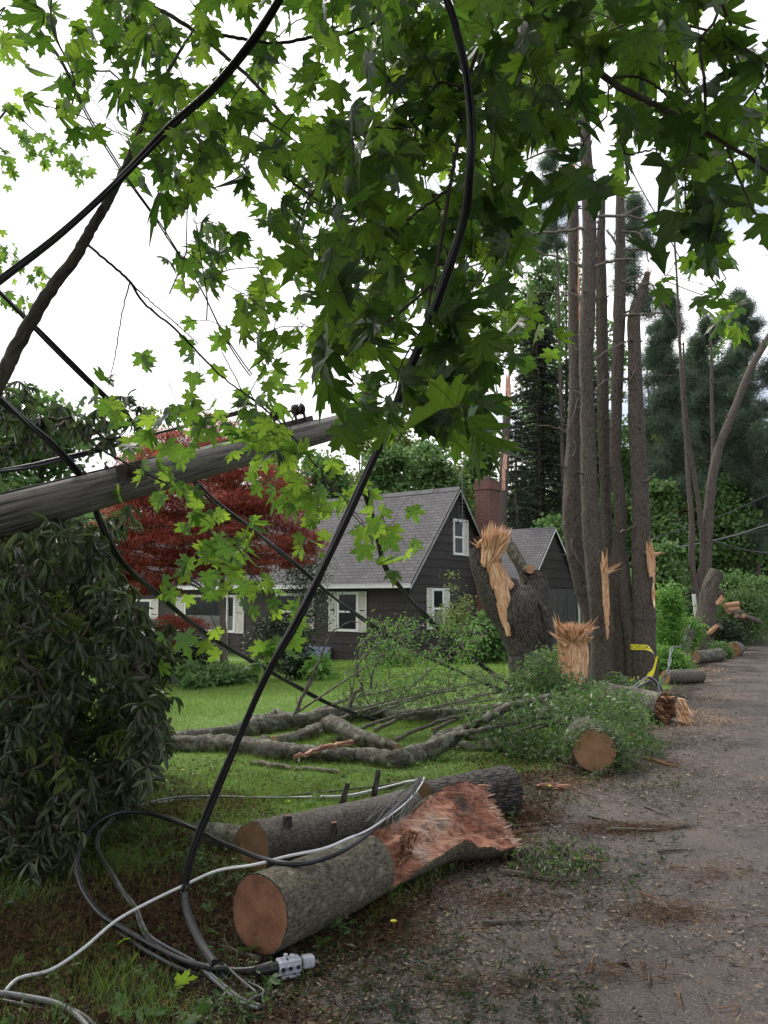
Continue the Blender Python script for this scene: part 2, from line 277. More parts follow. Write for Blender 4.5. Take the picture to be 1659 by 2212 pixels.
# ------------------------------------------------------------------ object helpers
OFF = {}
def tag(o, label=None, cat=None, group=None, kind=None):
    for k, v in (('label', label), ('category', cat), ('group', group), ('kind', kind)):
        if v: o[k] = v
    return o
def thing(name, label, cat, loc, group=None):
    o = bpy.data.objects.new(name, None); sc.collection.objects.link(o); o.location = loc; OFF[o.name] = Vector(loc)
    return tag(o, label, cat, group)
def link(name, me, mats, parent, origin=None):
    o = bpy.data.objects.new(name, me); sc.collection.objects.link(o)
    for m in mats: me.materials.append(m)
    if parent is not None:
        o.parent = parent; OFF[o.name] = OFF[parent.name]
    else:
        o.location = origin or (0, 0, 0); OFF[o.name] = Vector(origin or (0, 0, 0))
    return o
class MB:
    def __init__(s): s.v = []; s.f = []; s.m = []; s.t = []; s.sm = []
    def quad(s, pts, mi=0, tcs=None, smooth=False):
        b = len(s.v)
        for i, p in enumerate(pts):
            s.v.append(tuple(p)); s.t.append(tuple(tcs[i]) if tcs else tuple(p))
        s.f.append(tuple(range(b, b + len(pts)))); s.m.append(mi); s.sm.append(smooth)
    def box(s, o, u, v, w, mi=0):
        """box from corner o spanned by vectors u, v, w"""
        o, u, v, w = map(Vector, (o, u, v, w)); c = [o, o + u, o + u + v, o + v, o + w, o + u + w, o + u + v + w, o + v + w]
        b = len(s.v); s.v += [tuple(x) for x in c]
        s.t += [(x.dot(u.normalized()), x.dot(v.normalized()), x.dot(w.normalized())) for x in c]
        for f in ((0, 3, 2, 1), (4, 5, 6, 7), (0, 1, 5, 4), (1, 2, 6, 5), (2, 3, 7, 6), (3, 0, 4, 7)):
            s.f.append(tuple(b + i for i in f)); s.m.append(mi); s.sm.append(False)
    def tube(s, pts, rad, seg=8, mi=0, cap=(0, 0), capmi=1, wob=0, flatten=None, seed=0, lump=0, fn=None, ridge=0):
        pts = [Vector(p) for p in pts]; rad = list(rad) if hasattr(rad, '__len__') else [rad] * len(pts)
        n = len(pts); T = []
        for i in range(n):
            a = pts[max(i - 1, 0)]; c = pts[min(i + 1, n - 1)]; d = c - a
            T.append(d.normalized() if d.length > 1e-9 else Vector((0, 0, 1)))
        up = Vector((0, 0, 1)) if abs(T[0].z) < .9 else Vector((1, 0, 0))
        x = T[0].cross(up).normalized(); acc = 0; base = len(s.v)
        for i in range(n):
            x = (x - T[i] * x.dot(T[i])).normalized(); y = T[i].cross(x)
            if i: acc += (pts[i] - pts[i - 1]).length
            for k in range(seg):
                a = 2 * math.pi * k / seg; r = rad[i]
                if wob: r *= 1 + wob * mnoise.noise(Vector((math.cos(a) * 1.2 + seed, math.sin(a) * 1.2, acc * 2.0)))
                if ridge: r += ridge * (abs(mnoise.noise(Vector((math.cos(a) * rad[i] * 20 + seed, math.sin(a) * rad[i] * 20, acc * 2.6)))) * 2.2 - .5)
                if lump: r += lump * mnoise.fractal(Vector((math.cos(a) * rad[i] * 25 + seed, math.sin(a) * rad[i] * 25, acc * 14)), 1.0, 2.0, 3)
                p = pts[i] + x * (math.cos(a) * r) + y * (math.sin(a) * r)
                if fn: p = fn(p, i, k)
                s.v.append(tuple(p)); s.t.append((math.cos(a) * rad[i] + seed * 1.3, math.sin(a) * rad[i], acc + seed))
        for i in range(n - 1):
            for k in range(seg):
                k2 = (k + 1) % seg; b0 = base + i * seg; b1 = b0 + seg
                s.f.append((b0 + k, b0 + k2, b1 + k2, b1 + k)); s.m.append(mi); s.sm.append(True)
        for e, i in ((0, 0), (1, n - 1)):
            if not cap[e]: continue
            b = len(s.v); c = pts[i]; ring = [s.v[base + i * seg + k] for k in range(seg)]; tr = [s.t[base + i * seg + k] for k in range(seg)]
            s.v.append(tuple(c)); s.t.append((seed * 1.3 * 0, 0, 0))
            for fr in (.5, 1.0):
                for k in range(seg):
                    q = Vector(c) + (Vector(ring[k]) - Vector(c)) * fr; s.v.append(tuple(q))
                    a = 2 * math.pi * k / seg; s.t.append((math.cos(a) * rad[i] * fr, math.sin(a) * rad[i] * fr, 0))
            for k in range(seg):
                k2 = (k + 1) % seg
                t3 = (b, b + 1 + k, b + 1 + k2); q4 = (b + 1 + k, b + 1 + seg + k, b + 1 + seg + k2, b + 1 + k2)
                if e == 0: t3 = t3[::-1]; q4 = q4[::-1]
                s.f += [t3, q4]; s.m += [capmi, capmi]; s.sm += [False, False]
    def shard(s, a, b, w, nrm=None, mi=0, seed=0):
        """one split of torn wood: flat tapered blade from a to point b"""
        a = Vector(a); b = Vector(b); d = (b - a); n = Vector(nrm) if nrm else Vector((random.uniform(-1, 1), random.uniform(-1, 1), random.uniform(-.3, .3)))
        sd_ = d.cross(n)
        if sd_.length < 1e-6: sd_ = d.cross(Vector((1, 0, 0)))
        sd_.normalize(); n2 = d.cross(sd_).normalized(); th = w * .35; Ln = d.length; q = len(s.v); w = w * random.choice((.4, .55, .7, 1.25)); th = w * .35
        fr = [(0, 1), (.35, .95), (.7, .6), (1, .06)]; off = random.uniform(-.3, .3) * w
        for (t, k) in fr:
            c = a + d * t + sd_ * off * t * 2
            for (i, j) in ((-1, -1), (1, -1), (1, 1), (-1, 1)):
                s.v.append(tuple(c + sd_ * (w * .5 * k * i) + n2 * (th * .5 * k * j))); s.t.append((i * w * .5 + seed, j * th + seed, t * Ln))
        for i in range(3):
            for k in range(4):
                k2 = (k + 1) % 4; s.f.append((q + i * 4 + k, q + i * 4 + k2, q + i * 4 + 4 + k2, q + i * 4 + 4 + k)); s.m.append(mi); s.sm.append(False)
        s.f.append((q + 12, q + 13, q + 14, q + 15)); s.m.append(mi); s.sm.append(False)
        s.f.append((q + 3, q + 2, q + 1, q)); s.m.append(mi); s.sm.append(False)
    def build(s, name, mats, parent=None, origin=None):
        off = OFF[parent.name] if parent is not None else Vector(origin or (0, 0, 0))
        me = bpy.data.meshes.new(name)
        me.from_pydata([(x - off.x, y - off.y, z - off.z) for x, y, z in s.v], [], s.f)
        me.polygons.foreach_set('material_index', s.m); me.polygons.foreach_set('use_smooth', s.sm)
        a = me.attributes.new('tc', 'FLOAT_VECTOR', 'POINT'); a.data.foreach_set('vector', np.array(s.t, 'f').ravel())
        return link(name, me, mats if isinstance(mats, list) else [mats], parent, origin)

def catmull(pts, n=8):
    """points of any length (lists); smooth through them"""
    ml = max(len(p) for p in pts); A = [np.array(list(p) + [0.0] * (ml - len(p)), float) for p in pts]; A = [2 * A[0] - A[1]] + A + [2 * A[-1] - A[-2]]; o = []
    for i in range(1, len(A) - 2):
        p0, p1, p2, p3 = A[i - 1:i + 3]
        for k in range(n):
            t = k / n; o.append(.5 * (2 * p1 + (p2 - p0) * t + (2 * p0 - 5 * p1 + 4 * p2 - p3) * t * t + (3 * p1 - p0 - 3 * p2 + p3) * t ** 3))
    o.append(A[-2]); return o
def path(px, n=8):
    """[(px,py,depth[,radius])] -> smooth world points, radii"""
    c = catmull(px, n); return [P(q[0], q[1], q[2]) for q in c], [max(q[3], .0005) if len(q) > 3 else .01 for q in c]
def gpath(px, n=8):
    """[(px,py,height above ground[,radius])]"""
    c = catmull(px, n); return [G(q[0], q[1], q[2]) for q in c], [max(q[3], .0005) if len(q) > 3 else .01 for q in c]

# leaf templates: vertices (x across, y towards tip, z), triangles
_mh = [(0, 1.0), (.13, .78), (.24, .745), (.165, .61), (.19, .47), (.36, .60), (.42, .55), (.67, .585), (.54, .44), (.65, .36), (.47, .28), (.34, .155), (.50, .10), (.57, -.02), (.37, -.04), (.33, -.14), (.12, -.08), (0, 0)]
def _maple():
    v = [(0, .25, 0)] + [(x, y, 0) for x, y in _mh] + [(-x, y, 0) for x, y in _mh[-2:0:-1]]
    n = len(v) - 1; f = [(0, 1 + i, 1 + (i + 1) % n) for i in range(n)]
    return np.array(v, float), np.array(f)
T_MAPLE = _maple()
T_LANCE = (np.array([(0, 0, 0), (.13, .25, .03), (.17, .55, .05), (.10, .85, .02), (0, 1, -.05), (-.10, .85, .02), (-.17, .55, .05), (-.13, .25, .03), (0, .5, -.01)]),
           np.array([(8, 0, 1), (8, 1, 2), (8, 2, 3), (8, 3, 4), (8, 4, 5), (8, 5, 6), (8, 6, 7), (8, 7, 0)]))
T_OVAL = (np.array([(0, 0, 0), (.28, .4, .06), (0, 1, -.05), (-.28, .4, .06)]), np.array([(0, 1, 2), (0, 2, 3)]))
T_BROAD = (np.array([(0, 0, 0), (.42, .3, .08), (.30, .75, .03), (0, 1, -.06), (-.30, .75, .03), (-.42, .3, .08)]), np.array([(0, 1, 2), (0, 2, 3), (0, 3, 4), (0, 4, 5)]))
T_STAR = (np.array([(0, 0, 0), (.5, .2, .0), (.14, .3, 0), (.3, .8, 0), (0, .45, 0), (0, 1, 0), (-.3, .8, 0), (-.14, .3, 0), (-.5, .2, 0)]), np.array([(0, 1, 2), (0, 2, 3), (0, 4, 5), (0, 6, 7), (0, 7, 8)]))
T_BLADE = (np.array([(-.5, 0, 0), (.5, 0, 0), (0, 1, 0)]), np.array([(0, 1, 2)]))
def norm(a): return a / np.maximum(np.linalg.norm(a, axis=1, keepdims=True), 1e-9)
def scatter(name, parent, m, tmpl, pos, tip, nrm, size, wid=None, rnd=None, bend=None, fold=None, origin=None):
    tv, tf = tmpl; pos = np.asarray(pos, float); n = len(pos); off = OFF[parent.name] if parent is not None else Vector(origin or (0, 0, 0))
    Y = norm(np.asarray(tip, float)); Z = np.asarray(nrm, float); Z = norm(Z - Y * (Z * Y).sum(1, keepdims=True)); X = np.cross(Y, Z)
    size = np.broadcast_to(np.asarray(size, float), (n,)); wid = size if wid is None else np.broadcast_to(np.asarray(wid, float), (n,))
    tx = np.broadcast_to(tv[None, :, 0], (n, len(tv))); ty = np.broadcast_to(tv[None, :, 1], (n, len(tv))); tz = np.broadcast_to(tv[None, :, 2], (n, len(tv))).copy()
    if bend is not None: tz = tz - bend[:, None] * (tx ** 2 + (ty - .1) ** 2)
    if fold is not None: tz = tz + fold[:, None] * np.abs(tx)
    V = pos[:, None, :] + (wid[:, None] * tx)[..., None] * X[:, None, :] + (size[:, None] * ty)[..., None] * Y[:, None, :] + (size[:, None] * tz)[..., None] * Z[:, None, :]
    V = V.reshape(-1, 3) - np.array(off); F = (tf[None] + (np.arange(n) * len(tv))[:, None, None]).reshape(-1, 3)
    me = bpy.data.meshes.new(name); me.vertices.add(len(V)); me.vertices.foreach_set('co', V.astype('f').ravel())
    me.loops.add(F.size); me.loops.foreach_set('vertex_index', F.astype('i').ravel())
    me.polygons.add(len(F)); me.polygons.foreach_set('loop_start', np.arange(0, F.size, 3, dtype='i'))
    me.polygons.foreach_set('use_smooth', np.ones(len(F), bool))
    me.update(calc_edges=True)
    rnd = rng.random(n) if rnd is None else rnd
    a = me.attributes.new('rnd', 'FLOAT', 'POINT'); a.data.foreach_set('value', np.repeat(rnd, len(tv)).astype('f'))
    if tmpl is T_MAPLE:
        a = me.attributes.new('lp', 'FLOAT_VECTOR', 'POINT'); lp = np.tile(tv, (n, 1)); lp[:, 2] = 0; a.data.foreach_set('vector', lp.astype('f').ravel())
    return link(name, me, [m], parent, origin)
def rdir(n, zb=0.0, zs=1.0):
    a = rng.normal(size=(n, 3)); a[:, 2] = a[:, 2] * zs + zb; return norm(a)

# ------------------------------------------------------------------ ground and road
def ground_mat():
    m, n = mat('yard_soil'); o = N(n, 'ShaderNodeOutputMaterial'); b = N(n, 'ShaderNodeBsdfPrincipled')
    tc = N(n, 'ShaderNodeTexCoord'); at = N(n, 'ShaderNodeAttribute', attribute_name='lawn')
    z = N(n, 'ShaderNodeTexNoise'); z.inputs['Scale'].default_value = 9; z.inputs['Detail'].default_value = 10; z.inputs['Roughness'].default_value = .75; L(n, tc.outputs['Object'], z.inputs[0])
    z2 = N(n, 'ShaderNodeTexNoise'); z2.inputs['Scale'].default_value = 1.1; z2.inputs['Detail'].default_value = 6; L(n, tc.outputs['Object'], z2.inputs[0])
    lit = ramp(n, z.outputs[0], [(.3, (.012, .010, .007)), (.5, (.040, .031, .022)), (.62, (.080, .062, .043)), (.8, (.06, .07, .03))])
    grs = ramp(n, z.outputs[0], [(.3, (.045, .085, .02)), (.55, (.12, .20, .045)), (.75, (.19, .27, .07))])
    k = N(n, 'ShaderNodeMath', operation='MULTIPLY_ADD'); L(n, z2.outputs[0], k.inputs[0]); k.inputs[1].default_value = 1.2; L(n, at.outputs['Fac'], k.inputs[2])
    kk = ramp(n, k.outputs[0], [(.85, (0, 0, 0)), (1.15, (1, 1, 1))])
    mm = N(n, 'ShaderNodeMix', data_type='RGBA'); L(n, kk, mm.inputs[0]); L(n, lit, mm.inputs[6]); L(n, grs, mm.inputs[7])
    L(n, mm.outputs[2], b.inputs['Base Color']); b.inputs['Roughness'].default_value = .9; b.inputs['Specular IOR Level'].default_value = .2
    bp = N(n, 'ShaderNodeBump'); bp.inputs['Strength'].default_value = .8; bp.inputs['Distance'].default_value = .04; L(n, z.outputs[0], bp.inputs['Height'])
    L(n, bp.outputs[0], b.inputs['Normal']); L(n, b.outputs[0], o.inputs[0]); return m
def axis(a, b, s, lim, g=1.25):
    v = list(np.arange(a, b, s)); st = s
    while v[-1] < lim: st *= g; v.append(v[-1] + st)
    st = s
    while v[0] > -lim: st *= g; v.insert(0, v[0] - st)
    return np.array(v)
GX = axis(-9, 14, .16, 500); GY = axis(1, 24, .16, 600)
X_, Y_ = np.meshgrid(GX, GY); Z_ = gz(X_, Y_)
def lawn_weight(x, y):
    d = xedge(y) - x
    a = np.clip((y - 4.5 - 0.35 * vnoise(x, y, 2.0, 5)) / 1.3, 0, 1) * np.clip((d - .25 - .2 * vnoise(x, y, 3, 1)) / .6, 0, 1)
    a *= np.clip((x + 8 + y * .2) / 2, .3, 1)
    return a
me = bpy.data.meshes.new('ground'); nx, ny = len(GX), len(GY)
idx = np.arange(nx * ny).reshape(ny, nx)
F = np.stack([idx[:-1, :-1], idx[:-1, 1:], idx[1:, 1:], idx[1:, :-1]], -1).reshape(-1, 4)
me.from_pydata(np.stack([X_, Y_, Z_], -1).reshape(-1, 3).tolist(), [], F.tolist())
me.polygons.foreach_set('use_smooth', [True] * len(F))
a = me.attributes.new('lawn', 'FLOAT', 'POINT'); a.data.foreach_set('value', lawn_weight(X_, Y_).astype('f').ravel())
tag(link('ground', me, [ground_mat()], None), kind='structure')

def road_mat():
    m, n = mat('old_asphalt'); o = N(n, 'ShaderNodeOutputMaterial'); b = N(n, 'ShaderNodeBsdfPrincipled')
    tc = N(n, 'ShaderNodeTexCoord')
    z = N(n, 'ShaderNodeTexNoise'); z.inputs['Scale'].default_value = 90; z.inputs['Detail'].default_value = 6; z.inputs['Roughness'].default_value = .8; L(n, tc.outputs['Object'], z.inputs[0])
    z2 = N(n, 'ShaderNodeTexNoise'); z2.inputs['Scale'].default_value = 1.3; z2.inputs['Detail'].default_value = 7; z2.inputs['Roughness'].default_value = .65; L(n, tc.outputs['Object'], z2.inputs[0])
    v = N(n, 'ShaderNodeTexVoronoi'); v.inputs['Scale'].default_value = 140; L(n, tc.outputs['Object'], v.inputs[0])
    c = ramp(n, z.outputs[0], [(.34, (.018, .014, .013)), (.52, (.062, .048, .041)), (.68, (.24, .195, .165))])
    st = ramp(n, z2.outputs[0], [(.33, (.50, .47, .47)), (.48, (.9, .88, .88)), (.66, (1.35, 1.2, 1.06))])
    mm = N(n, 'ShaderNodeMix', data_type='RGBA', blend_type='MULTIPLY'); mm.inputs[0].default_value = 1; L(n, c, mm.inputs[6]); L(n, st, mm.inputs[7])
    L(n, mm.outputs[2], b.inputs['Base Color']); rr = ramp(n, z2.outputs[0], [(.38, (.34,) * 3), (.6, (.62,) * 3)]); L(n, rr, b.inputs['Roughness'])
    ck = N(n, 'ShaderNodeTexVoronoi', feature='DISTANCE_TO_EDGE'); ck.inputs['Scale'].default_value = .55
    wv = N(n, 'ShaderNodeVectorMath', operation='MULTIPLY_ADD'); L(n, z2.outputs['Color'], wv.inputs[0]); wv.inputs[1].default_value = (1.6, 1.6, 0); L(n, tc.outputs['Object'], wv.inputs[2]); L(n, wv.outputs[0], ck.inputs[0])
    kc = ramp(n, ck.outputs[0], [(.004, (.35, .35, .35)), (.012, (1, 1, 1))]); mk = N(n, 'ShaderNodeMix', data_type='RGBA', blend_type='MULTIPLY'); mk.inputs[0].default_value = 1; L(n, mm.outputs[2], mk.inputs[6]); L(n, kc, mk.inputs[7]); L(n, mk.outputs[2], b.inputs['Base Color'])
    hh = N(n, 'ShaderNodeMath', operation='MULTIPLY_ADD'); L(n, v.outputs[0], hh.inputs[0]); hh.inputs[1].default_value = -.6; L(n, z.outputs[0], hh.inputs[2])
    bp = N(n, 'ShaderNodeBump'); bp.inputs['Strength'].default_value = .55; bp.inputs['Distance'].default_value = .006; L(n, hh.outputs[0], bp.inputs['Height'])
    L(n, bp.outputs[0], b.inputs['Normal']); L(n, b.outputs[0], o.inputs[0]); return m
rb = MB(); ys = list(np.concatenate([np.arange(-30, 1, 2), np.arange(1, 16, .07), np.arange(16, 48, .5), np.arange(48, 180, 6)])); W = 6.8
prev = None
for y in ys:
    x = float(xedge(y)) + (0.06 * math.sin(y * 5.1) + .05 * math.sin(y * 11.7 + 1) + .1 * math.sin(y * 1.9)) * (1 if y < 20 else .5)
    row = [Vector((x, y, .004)), Vector((x + .35, y - .1, .012)), Vector((x + W * .5, y - W * .22, .05)), Vector((x + W, y - W * .45, .006))]
    if prev:
        for k in range(3): rb.quad([prev[k], prev[k + 1], row[k + 1], row[k]], smooth=True)
    prev = row
tag(rb.build('road', road_mat()), kind='structure')
def road_z(x, y):
    d = x - xedge(y); return np.interp(d, [-.1, 0, .35, W * .5, W], [-.0, .004, .012, .05, .006])
def top_z(x, y):
    d = x - xedge(y); return np.where(d > 0, road_z(x, y), gz(x, y))

# ------------------------------------------------------------------ the brown house
A0 = Vector((.775, 24.0, -.42)); f = Vector((-.8, .6, 0)); g = Vector((.6, .8, 0)); up = Vector((0, 0, 1))
house = thing('house', 'dark brown shingled cape house with grey gable roof and red brick chimney behind the lawn', 'house', A0)
def frame_pt(o, f_, g_):
    return lambda t, s, z: o + f_ * t + g_ * s + up * z
def courses(mb, o, u, n, width, z0, z1, left=None, right=None, step=.27, seg=1.5, mi=0):
    """overlapping rows of shakes; left/right give the wall's edges at height z"""
    left = left or (lambda z: 0); right = right or (lambda z: width); z = z0; r_ = 0
    while z < z1 - .01:
        zt = min(z + step, z1); a0, a1 = left(z), left(zt); b0, b1 = right(z), right(zt)
        if b0 - a0 > .02:
            K = max(1, int((b0 - a0) / seg)); cuts = [0] + sorted((i + random.uniform(-.2, .2)) / K for i in range(1, K)) + [1]
            for i in range(K):
                s0, s1 = cuts[i], cuts[i + 1]; pb0 = a0 + (b0 - a0) * s0; pb1 = a0 + (b0 - a0) * s1; pt0 = a1 + (b1 - a1) * s0; pt1 = a1 + (b1 - a1) * s1
                ob = .022 + random.uniform(-.003, .004); sh = random.uniform(0, 9)
                q = [o + u * pb0 + up * z + n * ob, o + u * pb1 + up * z + n * ob, o + u * pt1 + up * zt + n * .003, o + u * pt0 + up * zt + n * .003]
                mb.quad(q, mi, [(pb0 + sh, r_, z), (pb1 + sh, r_, z), (pt1 + sh, r_, zt), (pt0 + sh, r_, zt)])
                mb.quad([o + u * pb0 + up * z, o + u * pb1 + up * z, q[1], q[0]], mi)
        z = zt; r_ += 1
LEN, DEP, EAVE, RISE = 16.5, 5.3, 2.62, 2.95
H = frame_pt(A0, f, g)
wb = MB()
courses(wb, A0, f, -g, LEN, 0, EAVE)
hw = lambda z: 0 if z < EAVE else (z - EAVE) * (DEP / 2) / RISE
courses(wb, A0, g, -f, DEP, 0, EAVE + RISE - .05, hw, lambda z: DEP - hw(z))
wb.quad([H(LEN, 0, 0), H(LEN, DEP, 0), H(LEN, DEP, EAVE), H(LEN, DEP / 2, EAVE + RISE), H(LEN, 0, EAVE)])
wb.quad([H(0, DEP, 0), H(LEN, DEP, 0), H(LEN, DEP, EAVE), H(0, DEP, EAVE)])
wb.box(H(-.012, -.03, 0), f * .012, g * .05, up * EAVE)
wb.build('wall', M['siding'], house)
def roof(mb, o, f_, g_, ln, dep, eave, rise, ov=.28, rk=.22, th=.09, mi=0):
    Hh = frame_pt(o, f_, g_); sl = rise / (dep / 2); zt = eave + rise
    for sgn in (0, 1):
        s_e = -ov if sgn == 0 else dep + ov; ze = eave - ov * sl
        rl = math.hypot(dep / 2 + ov, zt - ze)
        a, b, c, d = Hh(-rk, s_e, ze + th), Hh(ln + rk, s_e, ze + th), Hh(ln + rk, dep / 2, zt + th), Hh(-rk, dep / 2, zt + th)
        mb.quad([a, b, c, d], mi, [(0, 0, 0), (ln + 2 * rk, 0, 0), (ln + 2 * rk, rl, 0), (0, rl, 0)])
        lo = [p - up * th for p in (a, b, c, d)]
        mb.quad([lo[3], lo[2], lo[1], lo[0]], 1); mb.quad([a, lo[0], lo[1], b], 1)
        mb.quad([a, d, lo[3], lo[0]], 1); mb.quad([b, lo[1], lo[2], c], 1)
M['fascia'] = simple('fascia_paint', (.33, .32, .31), .6, var=.25, scale=12)
rf = MB(); roof(rf, A0, f, g, LEN, DEP, EAVE, RISE)
rb_ = MB()
ro = rf.build('roof', [M['roof'], M['dark']], house)
Zr = EAVE + RISE + .09
rc = MB()
for k in range(56):
    t = -.22 + k * .30; rc.quad([H(t, DEP / 2 - .14, Zr - .14), H(t + .31, DEP / 2 - .14, Zr - .13), H(t + .31, DEP / 2, Zr + .035), H(t, DEP / 2, Zr + .025)], tcs=[(k, 0, 0), (k + .1, 0, 0), (k + .1, .1, 0), (k, .1, 0)])
    rc.quad([H(t, DEP / 2 + .14, Zr - .14), H(t + .31, DEP / 2 + .14, Zr - .13), H(t + .31, DEP / 2, Zr + .035), H(t, DEP / 2, Zr + .025)], tcs=[(k, 0, 0), (k + .1, 0, 0), (k + .1, .1, 0), (k, .1, 0)])
rc.build('ridge_cap', M['roof'], ro)
sl = RISE / (DEP / 2)
fb = MB()   # rake boards
for o_, e_, q_ in ((H(-.235, -.28, EAVE - .28 * sl - .06), g * (DEP / 2 + .28) + up * (RISE + .28 * sl), 0), (H(-.235, DEP + .28, EAVE - .28 * sl - .06), -g * (DEP / 2 + .28) + up * (RISE + .28 * sl), 0)):
    fb.box(o_, e_, f * .012, up * .085)
fb.build('rake_trim', M['fascia'], ro)
gt = MB()
gx = H(-.25, -.40, EAVE - .28 * sl - .01)
gt.box(gx, f * (LEN + .4), g * .11, up * .11); gt.box(gx + up * .11 - g * .012, f * (LEN + .4), g * .02, up * .018)
gt.build('gutter', M['white'], house)

def window(par, o, u, n, w_, h_, shut=(1, 1), sw=.36, blind=False, sash=True, so=.0):
    """o = lower left corner of the opening on the wall, u along the wall, n outwards"""
    fr = MB(); t = .055
    fr.box(o - u * t, u * (w_ + 2 * t), n * .06, -up * .05)           # sill
    fr.box(o - u * t + up * h_, u * (w_ + 2 * t), n * .05, up * t)
    fr.box(o - u * t, u * t, n * .047, up * h_); fr.box(o + u * w_, u * t, n * .047, up * h_)
    wf = fr.build('window', M['white'], par)
    pn = MB(); pn.quad([o + n * .03, o + u * w_ + n * .03, o + u * w_ + up * h_ + n * .03, o + up * h_ + n * .03]); pn.build('glass', M['glass'], wf)
    s_ = MB(); e = .03
    for (z0, z1, q) in ((0, h_ * .5, .04), (h_ * .5, h_, .036)) if sash else ((0, h_, .04),):
        a = o + n * (q - .008)
        s_.box(a + up * z0, u * w_, n * .012, up * e); s_.box(a + up * (z1 - e), u * w_, n * .012, up * e)
        s_.box(a + up * (z0 + e), u * e, n * .012, up * (z1 - z0 - 2 * e)); s_.box(a + u * (w_ - e) + up * (z0 + e), u * e, n * .012, up * (z1 - z0 - 2 * e))
    s_.build('sash', M['white'], wf)
    if blind:
        bl = MB()
        for k in range(int(h_ * .42 / .035)): bl.box(o + n * .031 + u * .03 + up * (.03 + k * .035), u * (w_ - .06), n * .004, up * .022)
        bl.build('blind', M['curtain'], wf)
    for side, on in ((0, shut[0]), (1, shut[1])):
        if not on: continue
        sb = MB(); so_ = o - u * (t + sw + .02) if side == 0 else o + u * (w_ + t + .02); b0 = -.06; hh = h_ + .12; e = .045
        so_ = so_ + up * b0 + n * .026
        sb.box(so_, u * e, n * .032, up * hh); sb.box(so_ + u * (sw - e), u * e, n * .032, up * hh)
        for z in (0, hh * .5 - e / 2, hh - e): sb.box(so_ + u * e + up * z, u * (sw - 2 * e), n * .03, up * e)
        k = 0
        z = e + .004
        while z < hh - e - .03:
            if not (hh * .5 - e < z < hh * .5 + e / 2): sb.box(so_ + u * e + up * z + n * .004, u * (sw - 2 * e), n * .016 + up * .010, up * .024 - n * .008)
            z += .038
        sb.build('shutter', M['shutter'], par)
# gable wall windows (u = g, outward = -f)
window(house, H(0, 1.25, 1.08), g, -f, .57, 1.17, blind=True, sw=.30)
window(house, H(0, 2.54, 3.46), g, -f, .53, 1.10, shut=(0, 1), sw=.28)
# front wall windows (u = f leftwards; use -f to keep left to right)
def fw(t, z, w_, h_, **k): window(house, H(t, 0, z), -f, -g, w_, h_, **k)
fw(2.79, .98, .77, 1.16, sw=.32)
fw(5.55, .98, 1.3, 1.12, shut=(0, 1))
fw(10.4, .80, 2.7, 1.25, sash=False, sw=.46, blind=True)
fw(13.6, .72, 1.05, 1.16, sw=.46)
vt = MB(); vo = H(-.01, DEP / 2 - .30, EAVE + RISE - 1.15)
for k in range(12): vt.box(vo + up * (k * .065) + g * (.04), g * .36, -f * .03 + up * .012, up * .012)
vt.box(vo - f * .012, g * .04, -f * .03, up * .8); vt.box(vo - f * .012 + g * .40, g * .04, -f * .03, up * .8)
vt.build('gable_vent', M['boards'], house)
an = MB(); ap = H(-.30, DEP / 2 - .02, 0)
an.tube([ap + up * (EAVE + RISE - 1.25), ap + up * (EAVE + RISE + .9)], .014, 6)
for k in range(9): an.tube([ap + up * (EAVE + RISE - 1.1 + k * .13) - g * (.14 + .01 * k), ap + up * (EAVE + RISE - 1.1 + k * .13) + g * (.14 + .01 * k)], .006, 4)
an.build('antenna', M['cable_grey'], house)
ds = MB(); ds.box(H(8.05, -.09, 0), -f * .07, g * .06, up * (EAVE - .2)); ds.build('downspout', M['shutter'], house)
bh = MB(); q0 = H(4.2, -.06, 0)
bh.quad([q0 - g * .55, q0 - g * .55 - f * 1.15, q0 - f * 1.15 + up * .42, q0 + up * .42]); bh.quad([q0 - g * .55, q0 + up * .42, q0]); bh.quad([q0 - g * .55 - f * 1.15, q0 - f * 1.15, q0 - f * 1.15 + up * .42])
M['hatch'] = simple('blue_grey_plastic', (.16, .20, .26), .35, var=.3, scale=3)
bh.build('basement_hatch', M['hatch'], house)
ch = MB(); c0 = H(-.02, 3.95, 0); cw, cd = .82, .55
def chbox(mb, o, wg, wf, z0, z1):
    pts = [o, o + g * wg, o + g * wg - f * wf, o - f * wf]; ac = 0
    for i in range(4):
        a, b = pts[i], pts[(i + 1) % 4]; l = (b - a).length
        mb.quad([b + up * z0, a + up * z0, a + up * z1, b + up * z1], 0, [(ac + l, z0, 0), (ac, z0, 0), (ac, z1, 0), (ac + l, z1, 0)]); ac += l
    mb.quad([p + up * z1 for p in pts][::-1], 1)
chbox(ch, c0, cw, cd, 0, 5.72)
chbox(ch, c0 - g * .04 + f * .04, cw + .08, cd + .08, 5.72, 5.94); chbox(ch, c0, cw, cd, 5.94, 6.06)
cho = ch.build('chimney', [M['brick'], simple('mortar_cap', (.16, .14, .13))], house)
fl = MB(); fc = c0 + g * .4 - f * .27; fl.tube([fc + up * 6.06, fc + up * 6.22], .13, 12, cap=(0, 1), capmi=1); fl.build('flue', [M['iron'], M['dark']], cho)

